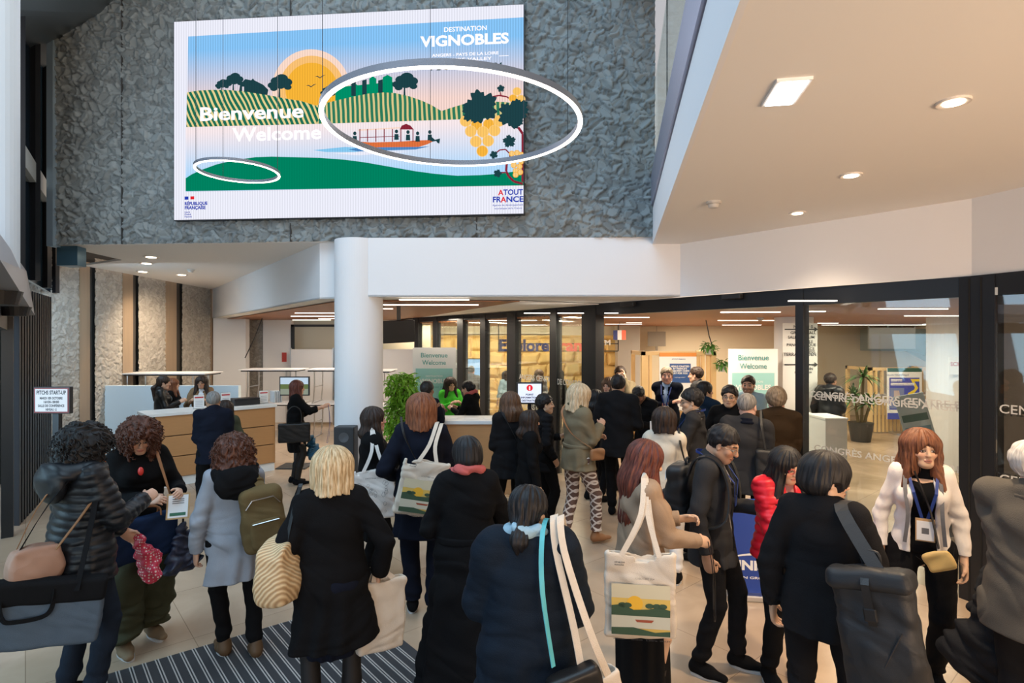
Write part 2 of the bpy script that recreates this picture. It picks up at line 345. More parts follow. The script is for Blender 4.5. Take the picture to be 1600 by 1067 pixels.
MB().box((-8,2,ZHIGH+.2),(14,17,ZHIGH+.3)).build('roof_slab', M_soffit).hide_render = False
bpy.data.objects.remove(bpy.data.objects['roof_slab'])
# right high soffit and its edge
E0 = Vector((1.74,6.92)); E1 = Vector((.81,1.95)); ed = (E1-E0).normalized(); E2 = E0+ed*9.5
so = MB(); so.prism([tuple(E0),tuple(E2),(6,-2.4),(5.0,2.0),(4.05,2.0),tuple(FA[0]),tuple(FA[1]),(2.05,6.93)], ZRIGHT, ZRIGHT+.02)
struct(so.build('ceiling_right', M_soffit))
en = Vector((-ed.y, ed.x)); en = -en if en.x > 0 else en
fs_ = MB(); fs_.prism([E0+en*.03, E2+en*.03, E2+en*.001, E0+en*.001], ZRIGHT-.004, 3.735); struct(fs_.build('trim_13', M_white))
fs_ = MB(); fs_.prism([E0+en*.0, E2, E2-en*.3, E0-en*.3], 3.735, 3.76); struct(fs_.build('trim_14', M_black))
fs_ = MB(); fs_.prism([E0+en*.05, E2+en*.05, E2-en*.1, E0-en*.1], 3.76, 4.14); struct(fs_.build('trim_15', mat('brushed_edge', (.40,.40,.50), .35, metal=.7)))
gl = MB(); gl.prism([E0+en*.0, E2, E2-en*.012, E0-en*.012], 4.14, 5.3); struct(gl.build('window_1', M_glass))
MB().box((1.2,-3,6.5),(8,7.2,6.6)).build('ceiling_upper', M_soffit)['kind'] = 'structure'
# column
col = MB(); col.lathe([(.297,0),(.297,ZHIGH)], 64, (-1.937,7.2,0)); struct(col.build('wall_column', M_white, smooth=False))
# ---------------------------------------------------------------- back of the reception
YB = 14.7
def bx(name, a, b, m, st_=True):
    o = MB().box(a,b).build(name, m); 
    if st_: o['kind'] = 'structure'
    return o
bx('wall_back', (at(333,500,14.1).x,14.1,0), (at(384,500,14.1).x,14.3,2.7), M_white)
relief('wall_back', (at(380,500,14.9).x,14.9), (1,0), .8, 2.7, M_concrete_pale, seed=40, cell=.08, amp=.012)
bx('wall_back', (at(411,500,YB).x,YB,0), (at(455,500,YB).x,YB+.2,2.7), M_white)
bx('wall_back', (at(455,500,YB+.3).x-.3,YB+.6,0), (-2.2,YB+.8,2.7), mat('cream_wall', (.62,.58,.47), .8))
fr = MB(); xa, xb = at(455,0,YB).x, at(660,0,YB).x
for z in (1.83, 2.50): fr.box((xa,YB-.03,z-.03),(xb,YB+.03,z+.03))
for x in (xa, (xa+xb)*.5, xb-.1): fr.box((x,YB-.03,1.8),(x+.08,YB+.03,2.53))
struct(fr.build('window_2', M_black))
pn = empty('partition_panel', (0,YB-.4,0))
part = []
for i in range(4):
    x0 = at(453,0,YB-.4).x+i*1.12
    p = empty('partition_panel', (x0,YB-.4,0), 0, ['white partition panel left of the round column behind the folding tables','white partition panel directly behind the round column','white partition panel right of the round column, behind the plant','white partition panel behind the left welcome banner'][i], 'partition', 'white partition panels at the back')
    MB().rbox((0,0,.06),(1.1,.04,1.9),.008).build('panel', mat('panel_white', (.62,.62,.64), .5), p)
    MB().box((-.0,-.01,0),(.03,.05,1.93)).box((1.07,-.01,0),(1.10,.05,1.93)).build('frame', M_steel, p)
bpy.data.objects.remove(pn)
bx('wall_low', (-7.45,10.4,0), (-5.0,10.5,1.30), M_bluewall)
# fire sign
o = MB(); a = at(444,558,YB-.01); o.box((a.x-.06,YB-.012,a.z-.12),(a.x+.06,YB-.002,a.z+.12)); tag(o.build('fire_sign', mat('sign_red', (.5,.05,.04), .5)), 'small red and white safety sign on the white back wall', 'sign')

# ---------------------------------------------------------------- lobby beyond the glass
YF = 16.1
def gold():
    rs = np.random.RandomState(5); x0, x1 = -3.6, at(965,0,YF).x; z1 = at(0,524,YF).z
    W, H = x1-x0, z1; res = .03; nx, nz = int(W/res), int(H/res)
    X, Z = np.meshgrid(np.linspace(0,W,nx), np.linspace(0,H,nz), indexing='ij')
    row = np.floor(Z/.36+.12*np.sin(X*2.1)); ph = rs.rand(40)
    cx = X/.46+ph[row.astype(int)]+.18*np.sin(Z*3+X); fx = cx-np.floor(cx); fz = Z/.36+.12*np.sin(X*2.1)-row
    e = np.minimum(np.minimum(fx,1-fx)*.52, np.minimum(fz,1-fz)*.36); h = .12*np.clip(e/.09,0,1)**.5+.05*((np.floor(cx)*7.3+row*3.1)%1)*np.clip(e/.02,0,1)
    V = np.stack([x0+X, YF-h, Z], -1).reshape(-1,3); idx = np.arange(nx*nz).reshape(nx,nz); F = np.stack([idx[:-1,:-1],idx[1:,:-1],idx[1:,1:],idx[:-1,1:]],-1).reshape(-1,4)
    me = bpy.data.meshes.new('w'); me.from_pydata(V.tolist(), [], F.tolist()); me.materials.append(mat('gold_stone', (.68,.48,.19), .7, var=.2, bscale=12, bump=.5))
    o = bpy.data.objects.new('wall_gold', me); C.objects.link(o); struct(o)
gold()
bx('wall_far', (-3.6,YF+.05,0), (14,YF+.2,3), mat('cream_far', (.70,.61,.45), .8))
bx('wall_far_pillar', (at(965,0,15.6).x,15.6,0), (at(1000,0,15.6).x,16,2.6), mat('grey_wall', (.45,.42,.38), .8))
bx('wall_lobby_right', (13.9,3,0), (14,16.2,2.6), M_white)
# screen glow stairs on the right: landing, parapet, stair
lb = MB(); a = at(1358,517,15.5); b = at(1470,548,15.5); lb.box((a.x,15.0,b.z),(b.x,15.9,a.z+.05)); struct(lb.build('balcony', mat('grey_green', (.26,.31,.29), .4)))
gp = MB()
for x_ in (1358,1388,1410,1430,1450): a = at(x_,518,14.9); gp.box((a.x,14.93,at(0,545,14.9).z),(a.x+.03,14.96,2.5))
gp.box((at(1358,0,14.9).x,14.9,at(0,545,14.9).z),(at(1430,0,14.9).x,14.92,2.45)); struct(gp.build('trim_20', mat('pale_metal', (.5,.53,.52), .4)))
sl = MB(); a = at(1425,546,15.2); b = at(1475,572,15.2); sl.add([(a.x,15.2,a.z),(b.x,15.2,b.z),(b.x,15.2,b.z+.18),(a.x,15.2,a.z+.18),(a.x,15.6,a.z),(b.x,15.6,b.z),(b.x,15.6,b.z+.18),(a.x,15.6,a.z+.18)],[(0,1,2,3),(5,4,7,6),(3,2,6,7),(0,4,5,1),(1,5,6,2),(0,3,7,4)]); struct(sl.build('stair_flank', mat('grey_green')))
# round pillar with directions text; white pillar at right
pil = MB(); pc = at(1240,0,9.6); pil.lathe([(.30,0),(.30,ZWR)], 40, (pc.x,9.6,0)); struct(pil.build('pillar_lobby', M_white, smooth=False))
tx = MB(); M_ink = mat('ink', (.03,.03,.035), .6)
def ontx(s, x, y, h, al='CENTER', **k): put_text(tx, s, M_ink, at(x,y,9.27), (1,0,0), (0,0,1), h*9.27/FP, align=al, bold=.02, **k)
for s,x,y,h in (('NIVEAU 0',1255,513,5),('GRAND HALL',1255,522,4.5),('SALLE ATRIUM',1252,529,4.5),('SALLE',1262,536,4.5),('PANORAMIQUE',1252,541,4.5),('ESPACE',1262,547,4.5),('BUSINESS',1260,552,4.5),('TERRASSE EDEN',1250,556,5),('Accès',1262,578,5),('aux niveaux',1255,583,4)): ontx(s,x,y,h)
for y in (514.5, 569.5): a = at(1226,y,9.27); b = at(1272,y,9.27); tx.use(M_ink).box((a.x,9.26,a.z-.008),(b.x,9.27,a.z+.008)); tx.add([(b.x,9.26,a.z+.04),(b.x+.06,9.26,a.z),(b.x,9.26,a.z-.04)],[(0,1,2)])
ts = empty('direction_sign', (0,0,0), 0, 'black lettering of room directions on the round white lobby pillar', 'sign'); 
pa, pb = at(1222,505,9.3), at(1276,700,9.3)
MB().box((pa.x,9.275,pb.z),(pb.x,9.295,pa.z)).build('board', mat('board_white', (.66,.67,.66), .5), ts); tx.build('lettering', None, ts)
MB().lathe([(.36,0),(.36,ZWR)], 40, (at(1488,0,9.6).x,9.6,0)).build('pillar_right', M_white)['kind'] = 'structure'
# black smoke/small objects: wooden booths
def booth(x0, x1, yt, Y, posts, label, poster):
    t = empty('exhibition_booth', (at((x0+x1)/2,0,Y).x,Y,0), 0, label, 'booth'); cx = t.location.x; zt = at(0,yt,Y).z; a, b = at(x0,0,Y).x-cx, at(x1,0,Y).x-cx
    f = MB(); f.box((a,-.04,zt-.07),(b,.04,zt)); f.box((a,-.04,0),(a+.07,.04,zt)); f.box((b-.07,-.04,0),(b,.04,zt)); f.box((a,.9,zt-.07),(a+.07,0,zt)); f.box((b-.07,.9,zt-.07),(b,0,zt)); f.box((a,.9,0),(a+.07,.83,zt)); f.box((b-.07,.9,0),(b,.83,zt)); f.build('frame', M_slat, t)
    s = MB()
    for p in posts: x = at(p,0,Y).x-cx; MB().box((x-.025,-.03,.9),(x+.025,.03,zt-.07)).build('slat', M_slat, t)
    c = MB(); c.box((a+.08,.05,.85),(b-.08,.4,.9)); c.build('shelf', M_white, t); c = MB()
    nn = int((b-a)/.09)
    for i in range(nn): c.box((a+.08+i*.09,.05,.02),(a+.13+i*.09,.08,.85))
    c.build('slatted_counter', M_slat, t)
    return t
booth(1002,1118,549,10.3,(1010,1016,1090,1098,1106,1112),'pine slatted booth behind the man with crossed arms','a')
booth(1357,1468,574,13.0,(1368,1378,1440,1450,1460),'pine slatted booth beside the palm plant seen through the right pane','b')
M_nv = mat('poster_navy', (.03,.09,.28), .5); M_wh = mat('print_white', (.8,.8,.8), .5); M_or = mat('poster_orange', (.75,.27,.05), .5)
def poster(name, x0, y0, x1, y1, Y, label, build, base=M_wh, stand=True, cat='poster'):
    a, b = at(x0,y1,Y), at(x1,y0,Y); t = empty(name, ((a.x+b.x)/2,Y,0), 0, label, cat); L = lambda x,y,dz=0: Vector((at(x,0,Y).x-t.location.x, -.012-dz, at(0,y,Y).z))
    MB().box((a.x-t.location.x,-.01,a.z),(b.x-t.location.x,.01,b.z)).build('board', base, t)
    g = MB(); sc = Y/FP
    def rect(m, X0,Y0,X1,Y1,l=0): p,q = L(X0,Y1), L(X1,Y0); y = -.012-l*.0015; g.use(m).add([(p.x,y,p.z),(q.x,y,p.z),(q.x,y,q.z),(p.x,y,q.z)],[(0,1,2,3)])
    def poly(m, pts, l=0): g.use(m).add([(L(x,y).x,-.012-l*.0015,L(x,y).z) for x,y in pts], [list(range(len(pts)))])
    def txt(m, s, x, y, h, al='CENTER', l=3, **k): p = L(x,y); p.y = -.012-l*.0015; put_text(g, s, m, p, (1,0,0), (0,0,1), h*sc, align=al, **k)
    build(rect, poly, txt); 
    if g.v: g.build('print', None, t)
    if stand: f = MB(); f.box((-.25*(b.x-a.x),-.05,0),(.25*(b.x-a.x),.25,.04)); f.box((-.02,.015,.02),(.02,.05,b.z*.98)); f.build('stand', M_steel, t)
    return t
def p1(r,p,t):
    r(M_or,1030,551,1088,557); r(M_nv,1046,568,1079,598,1)
    for i,s in enumerate(('MENUS CRAFTED','BY FRANCE’S','GREATEST CHEFS','JUST FOR YOU')): t(M_wh,s,1062,573.5+i*3.6,2.6,bold=.05)
    t(M_nv,'ATOUT FRANCE',1060,562,2)
    t(M_wh,'exploregourmet.fr',1062,590,1.6)
poster('booth_poster',1030,551,1088,640,10.15,'navy and white poster about menus below an orange strip on the booth',p1)
def roll(tx0):
    def f(r,p,t):
        T = mat('teal_ink', (.10,.34,.33), .6); TL = mat('teal_print', (.30,.58,.57), .6); w_ = 67 if tx0 == 645 else 77
        c = tx0+w_*.5; y0 = 543 if tx0 == 645 else 545; s_ = w_/70
        t(T,'Bienvenue',c,y0+16*s_,7.5*s_,bold=.02,fit=w_*.62*(9.6 if tx0==645 else 9.2)/FP); t(T,'Welcome',c,y0+28*s_,7.5*s_,bold=.02,fit=w_*.55*(9.6 if tx0==645 else 9.2)/FP)
        r(TL,tx0+w_*.07,y0+34*s_,tx0+w_*.93,y0+100*s_,1)
        t(M_wh,'DESTINATION',c,y0+48*s_,3*s_); t(M_wh,'VIGNOBLES',c,y0+58*s_,7*s_,bold=.04,fit=w_*.7*9.4/FP); t(T,'1-2 OCTOBRE 2024',c,y0+66*s_,3*s_,fit=w_*.5*9.4/FP)
    return f
poster('roll_up_banner',645,543,712,735,9.6,'white and teal welcome banner left of the information counter',roll(645),cat='banner')
poster('roll_up_banner',1138,545,1215,745,9.2,'white and teal welcome banner behind the bearded man, by the lobby pillar',roll(1138),cat='banner')
def p2(r,p,t):
    B = mat('poster_blue', (.06,.08,.42), .5); YE = mat('poster_yellow', (.8,.6,.05), .5); GR = mat('poster_grey', (.18,.22,.42), .6)
    r(mat('poster_green',(.03,.10,.07),.5),1386,575,1440,581); r(B,1389,590,1436,640,1); r(mat('poster_red',(.6,.05,.05),.5),1418,645,1440,655,1); r(B,1386,645,1405,655,1)
    p(YE,[(1422,592),(1436,592),(1436,596),(1428,596),(1434,606),(1428,614),(1418,618),(1418,614),(1427,609),(1429,606)],2)
    r(GR,1390,606,1412,638,2); p(mat('face_print',(.5,.4,.4),.6),[(1396,610),(1404,610),(1406,620),(1396,622)],3)
    r(M_wh,1391,592,1409,596,3); r(M_wh,1391,598,1428,602,3); t(B,'Place à gagner',1400,595.5,2.6,l=4); t(B,'Competitiveness à l’horizon',1409,601.4,2.4,l=4,fit=.5)
    t(M_nv,'SALON TOURISTIQUE',1402,587,2.5)
    for i in range(3): r(mat('poster_pale',(.5,.55,.6),.6),1412,622+i*5,1434,624+i*5,3)
poster('booth_poster',1386,575,1440,655,12.8,'blue and yellow event poster on the booth by the palm plant',p2)

# LED strips in the timber ceilings
def z8(a,b,y): return (1100+a/3.2, 1100+b/3.2, 430+y/3.2)
def z7(a,b,y): return (740+a/3.81, 740+b/3.81, 450+y/3.81)
def z6(a,b,y): return (380+a/3.81, 380+b/3.81, 450+y/3.81)
led = [z8(85,380,190),z8(70,355,230),z8(92,285,253),z8(425,660,136),z8(500,605,187),z8(875,1215,175),z8(1005,1280,208),z8(1095,1280,248),z8(590,980,259),z8(570,670,243),z8(965,1150,265),z8(1085,1185,272),
       z7(780,940,156),z7(760,1045,180),z7(910,1000,211),z7(785,1000,219),z7(1475,1524,152),z7(300,455,156),z7(500,655,156),z7(265,375,197),z7(270,430,228),z7(75,205,198)]
ledl = [z6(930,1345,82),z6(835,1400,111),z6(835,890,133),z6(310,547,157),z6(285,547,175),z6(450,547,188),z6(295,520,201)]
k = 0
for L_, zc, grp in ((led, ZWR, 'linear lamps in the lobby timber ceiling'), (ledl, ZWL, 'linear lamps in the timber ceiling over the column')):
    for (xa, xb, y) in L_:
        kk = (HY-y)/(zc-.02-CAMZ); Y = FP/kk
        if Y > 14.6: Y = 14.6; kk = FP/Y
        t = empty('linear_lamp', ((xa+xb)/2/kk-HX/kk, Y, zc+(.01 if zc == ZWL else 0)), 0, 'thin white linear lamp set flush in the '+('lobby' if zc == ZWR else 'reception')+' timber ceiling', 'lamp', grp); h = (xb-xa)/kk/2
        MB().box((-h,-.022,-.010),(h,.022,-.0)).build('diffuser', M_led, t)
# lobby light comes from the lamps; strong ones get an area lamp each row
for (x,y) in ((2.6,8.6),(5.5,8.2),(3.5,11.5),(7.5,11.5),(.8,12.5),(5,14.5),(9.5,8),(-1.2,14.4)):
    area('lobby_lamp', (x,y,ZWR-.06), (x,y,0), 1.6, .3, 62, (1,.83,.62))
for (x,y) in ((-1.0,9.6),(-4.3,12.6),(-1.6,12.0),(-3.2,10.6)):
    area('reception_lamp', (x,y,ZWL-.06), (x,y,0), 1.4, .3, 30, (1,.86,.68))

struct(MB().box((-3.5,15.95,2.30),(1.2,16.08,2.34)).build('trim_70', mat('pale_cornice',(.6,.55,.45),.7)))
area('wall_washer', (-.6,15.0,2.46), (-.6,16.2,1.5), 5, .2, 40, (1,.86,.60))
# ---------------------------------------------------------------- glass front: header, posts, panes
def onfa(x):
    t_ = (x-HX)/FP
    for a,b in zip(FA[:-1],FA[1:]):
        d = b-a; den = d.x-t_*d.y
        s = (t_*a.y-a.x)/den
        if -.02 <= s <= 1.001: return a+d*s, d.normalized()
    a, b = FA[-2], FA[-1]; d = b-a; s = (t_*a.y-a.x)/(d.x-t_*d.y); return a+d*s, d.normalized()
hd = MB()
for i,(a,b) in enumerate(zip(FA[:-1],FA[1:])):
    d = (b-a).normalized(); nn = Vector((d.y,-d.x)); nn = nn if nn.y > 0 else -nn
    z0 = 2.50 if i < 2 else 2.55
    hd.prism([a-nn*.02-d*.02,b-nn*.02,b+nn*.1,a+nn*.1-d*.02], z0, ZLOW)
struct(hd.build('trim_30', M_black))
pi_ = 31
for (x0,x1,dep) in ((649,655,.08),(678,684,.08),(716,725,.1),(752,760,.08),(794,807,.1),(861,871,.09),(911,933,.14),(1245,1257,.09),(1500,1556,.2)):
    p, d = onfa(x0); q, _ = onfa(x1); nn = Vector((d.y,-d.x)); nn = nn if nn.y > 0 else -nn
    o = MB().prism([p-nn*.03,q-nn*.03,q+nn*dep,p+nn*dep], 0, ZLOW-.01); struct(o.build('trim_%d'%pi_, M_black)); pi_ += 1
    if x0 in (1500,): 
        r_ = MB()
        for f_ in (.33,.66): c_ = p.lerp(q,f_); r_.prism([c_-nn*.034,c_+d*.012-nn*.034,c_+d*.012,c_], 0, ZLOW-.02)
        struct(r_.build('trim_%d'%pi_, mat('seam',(.002,.002,.002),.8))); pi_ += 1
M_frost = mat('frosted_letter', (.52,.53,.51), .7)
def pane(x0, x1, n_, texts=(), m=M_glass, z1=2.5, thick=.012):
    p, d = onfa(x0); q, _ = onfa(x1); nn = Vector((d.y,-d.x)); nn = nn if nn.y > 0 else -nn
    o = MB().prism([p,q,q+nn*thick,p+nn*thick], .0, z1).build('window_%d'%n_, m); struct(o)
    if texts:
        g = MB(); u = (q-p).normalized(); u = -u if u.x < 0 else u; a = p if p.x < q.x else q
        for (s, off, z, h, f) in texts: o2 = a+u*off-nn*.008; put_text(g, s, M_frost, (o2.x,o2.y,z), (u.x,u.y,0), (0,0,1), h, fit=f, bold=.02)
        g.build('lettering', None, o)
pane(655,678,3); pane(684,716,4); pane(725,752,5); pane(760,794,6)
pane(807,861,7,[('ANGERS CENTRE',.1,1.45,.09,1.0),('ANGERS CENTRE',.1,.95,.09,1.0)]); pane(871,911,8,[('DE CONGRÈS',.0,1.43,.09,.62)])
pane(1257,1500,9,[('CONGRÈS ANGERS CENTRE DE CONGRÈS AN',.05,1.57,.06,1.95),('CENTRE DE CONGRÈS ANGERS CENTRE DE C',.10,1.545,.06,1.85),('CONGRÈS ANGERS CENTRE DE CONGRÈS',.1,1.03,.06,1.85)])
# the fixed pane right of the big post
p = FA[1]; q = Vector((4.6,3.3)); 
g = Vector(onfa(1556)[0]); d = Vector((.5,-.9)).normalized(); qq = g+d*1.2
o = MB().prism([g,qq,qq+Vector((.02,.01)),g+Vector((.02,.01))], 0, 2.5).build('window_10', glassm('grey_glass',(.55,.55,.53),.10)); struct(o)
tg = MB()
for z in (1.57,1.02): put_text(tg, 'CENTRE', M_frost, (g.x+.0+d.x*.02-.01, g.y+d.y*.02-.01, z), (d.x,d.y,0), (0,0,1), .07, fit=.36, bold=.01)
tg.build('lettering', None, o)
bx('wall_right_back', (4.6,5.6,0), (9,5.7,2.5), mat('grey_wall'))
o = MB().prism([g+Vector((-.03,.0)),qq,qq+Vector((.1,0)),g+Vector((.08,0))], 2.5, 2.56).build('trim_50', mat('pale_metal')); struct(o)
# door sensors on the header
for x,y,l in ((1147,464,'black motion sensor on the door header above the open doorway'),(985,476,'black motion sensor on the door header near the thick post')):
    p,d = onfa(x); tag(MB().rbox((-.12,-.05,-.03),(.12,.02,.03),.01).build('door_sensor', M_blackplastic, None, loc=(p.x-.03,p.y-.04,at(0,y,p.y).z), rz=math.atan2(-d.y,-d.x) if d.x<0 else math.atan2(d.y,d.x)), l, 'sensor')

# ---------------------------------------------------------------- entrance on the left
A0 = Vector((-1.8,2.0)); A1 = Vector((-5.6,6.68)); ad = (A1-A0).normalized(); an_ = Vector((ad.y,-ad.x)); an_ = an_ if an_.x > 0 else -an_
cn = MB()
cn.add([(A0.x,A0.y,2.43),(A1.x,A1.y,2.43),(A1.x-.1,A1.y,2.95),(A0.x-.1,A0.y,2.66),(A0.x-.6,A0.y,2.43),(A1.x-.6,A1.y,2.43),(A1.x-.6,A1.y,2.95),(A0.x-.6,A0.y,2.66)],[(0,1,2,3),(0,4,5,1),(3,2,6,7),(1,5,6,2),(0,3,7,4)])
struct(cn.build('trim_60', mat('canopy_metal', (.52,.50,.52), .3, metal=.6)))
for s_, nm in ((.28,'a'),(.62,'b')):
    c_ = A0.lerp(A1, s_); tag(MB().lathe([(.09,2.35),(.11,2.43)],20,(c_.x-.12,c_.y,0)).build('door_speaker', M_blackplastic), 'round black sensor dome under the entrance canopy, '+('nearer' if nm=='a' else 'farther')+' one', 'sensor')
A1c = A1; A1 = Vector((-5.45,6.30)); fr = MB(); fr.prism([A0-an_*.25,A1-an_*.25,A1-an_*.1,A0-an_*.1], 2.25, 2.42)
g0 = A0.lerp(A1,.41)-an_*.12
fr.prism([A1+an_*-.15,A1-ad*.1+an_*-.15,A1-ad*.1-an_*.05,A1-an_*.05], 0, 2.42); struct(fr.build('trim_61', M_black))
rb = MB(); R1 = Vector((-6.6,8.17))
for i in range(14):
    c_ = Vector((-5.68,6.56)).lerp(R1, i/14); c2 = Vector((-5.68,6.56)).lerp(R1, (i+.6)/14); rb.prism([c_,c2,c2+Vector((-.12,0)),c_+Vector((-.12,0))], 0, 2.75)
rb.prism([Vector((-5.76,6.56)),R1+Vector((-.06,0)),R1+Vector((-.16,0)),Vector((-5.86,6.56))],0,2.75)
struct(rb.build('wall_ribbed', mat('dark_ribs', (.02,.022,.026), .5)))
o = MB().prism([A0-an_*.12,g0,g0-an_*.012,A0-an_*.132], .02, 2.3).build('door_1', M_glass); struct(o)
MB().prism([g0,g0+ad*.02,g0+ad*.02-an_*.03,g0-an_*.03], 0, 2.3).build('door_edge', M_black, o)
g1 = A0.lerp(A1,.55)-an_*.16
o = MB().prism([g1,A1-an_*.16-ad*.1,A1-an_*.172-ad*.1,g1-an_*.012], .02, 2.3).build('door_2', M_glass); struct(o)
# dark glazing above
q0, q1 = Vector((-5.44,6.2)), Vector((-7.45,9.2))
gw = MB().prism([q0,q1,q1+Vector((-.05,0)),q0+Vector((-.05,0))], 2.9, 7.2).build('window_11', mat('night_blue_glass', (.012,.03,.05), .12)); struct(gw)
mm = MB(); 
for f_ in (.0,.35,.7,1.): c_ = q0.lerp(q1,f_); mm.prism([c_,c_+Vector((.07,0)),c_+Vector((.07,.08)),c_+Vector((0,.08))], 2.9, 7.2)
struct(mm.build('trim_62', M_black))
mm = MB(); c0 = q0+Vector((.12,-.1)); c1 = q1+Vector((.12,0)); mm.prism([c0,c1,c1+Vector((-.1,0)),c0+Vector((-.1,0))], 4.15, 4.40); struct(mm.build('trim_63', mat('pale_metal')))
MB().lathe([(.15,2.6),(.15,9)],32,(-3.74,4.1,0)).build('entrance_post', mat('blue_white', (.55,.62,.68), .5))['kind'] = 'structure'
cl = MB(); cl.add([(-5.2,5.6,5.4),(-7.5,9.4,6.4),(-5.6,9.6,7.6),(-3.6,5.6,7.0)],[(0,1,2,3)]); struct(cl.build('ceiling_entrance', mat('ceiling_metal', (.16,.19,.21), .3, metal=.6)))
bx('wall_outside', (-12,2,-.0), (-11.8,12,4), mat('outside_grey',(.3,.33,.36),.8))
o = MB().rbox((-5.1,3.9,0),(-4.7,4.9,.62),.03).build('bench', mat('bench_white',(.62,.66,.68),.5)); tag(o,'pale low block beyond the left glass door', 'bench')

# ---------------------------------------------------------------- downlights, detectors
def downlight(p, r, label, power, tgt=None, grp=None, col=WARM):
    t = empty('downlight', p, 0, label, 'lamp', grp)
    g = MB(); n = 24; 
    g.lathe([(r*1.0,-.0),(r*1.45,-.0),(r*1.42,-.012),(r*1.0,-.008)], n).build('bezel', mat('bezel', (.65,.6,.55), .4), t)
    MB().lathe([(r*.9,-.0125),(.001,-.014)], n).build('lens', emis('downlight_lens', (1,.82,.6), 14), t)
    if power: spot('downlight_beam', (p[0],p[1],p[2]-.03), tgt or (p[0],p[1],0), power, col, 118, .06, 1)
for i,(x,y) in enumerate(((1490,158),(1330,273),(1246,332))):
    downlight(G(x,y,ZRIGHT), .050, 'round warm downlight in the right ceiling, '+('largest and nearest of three','middle of three','smallest and farthest of three')[i], (190,190,80)[i])
for (x,y,pw,l) in ((236,401,0,'top lamp'),(229,411,0,'middle lamp'),(223,424,0,'lower left lamp'),(284,429,260,'brightest lamp beside the detector')):
    p = G(x,y,ZHIGH); downlight(p, .075, 'small downlight in the white soffit over reception, '+l, pw, (p.x-.9,p.y+.9,.8) if pw else None, col=(1,.78,.55))
t = empty('emergency_lamp', G(1228,142,ZRIGHT), math.atan2(ed.y,ed.x), 'bright white rectangular panel lamp in the right ceiling', 'lamp')
MB().box((-.14,-.075,-.014),(.14,.075,0)).build('frame', M_wh, t); MB().box((-.125,-.06,-.018),(.125,.06,-.0145)).build('diffuser', emis('cool_panel', (.85,.95,1), 12), t)
for (x,y,z,l) in ((1115,315,ZRIGHT,'white round smoke detector on the right ceiling'),(298,421,ZHIGH,'white round smoke detector on the soffit above reception'),(1188,496,ZWR,'white round smoke detector on the lobby timber ceiling')):
    p = G(x,y,z); t = empty('smoke_detector', p, 0, l, 'detector'); MB().lathe([(.06,-.0),(.06,-.02),(.045,-.025),(.04,-.05),(.03,-.055)],20).build('housing', mat('detector_white',(.5,.48,.45),.5), t)

# ---------------------------------------------------------------- ring lamps
def ring(cx, cy, cz, r, label, wires):
    t = empty('ring_lamp', (cx,cy,cz), 0, label, 'lamp'); g = MB(); n = 128
    w_, h_ = .008+.010*r, .02+.028*r
    V = []; 
    for i in range(n):
        a = 2*pi*i/n
        for rr, z in ((r-w_,0),(r+w_,0),(r+w_,h_),(r-w_,h_)): V.append((rr*cos(a),rr*sin(a),z))
    F = [(i*4+j, ((i+1)%n)*4+j, ((i+1)%n)*4+(j+1)%4, i*4+(j+1)%4) for i in range(n) for j in (1,2,3)]
    g.add(V,F).build('housing', mat('ring_grey', (.20,.21,.24), .4, metal=.3), t)
    V = []
    for i in range(n):
        a = 2*pi*i/n
        for rr, z in ((r-w_,0),(r+w_,0),(r+w_,-.006),(r-w_,-.006)): V.append((rr*cos(a),rr*sin(a),z))
    F = [(i*4+j, ((i+1)%n)*4+j, ((i+1)%n)*4+(j+1)%4, i*4+(j+1)%4) for i in range(n) for j in range(4)]
    MB().add(V,F).build('diffuser', M_ring, t)
    for a in wires: MB().tube([(r*cos(a),r*sin(a),h_),(r*cos(a),r*sin(a),6)], .003, 5).build('wire', M_black, t)
ring((709-800)/FP*5.0, 5.0, CAMZ+1.865, 1.105, 'large glowing ring lamp hanging across the display', (.35,1.9,3.6))
ring((372-800)/FP*6.35, 6.35, CAMZ+1.865, .425, 'small glowing ring lamp at the lower left of the display', (.1,2.4,3.9))
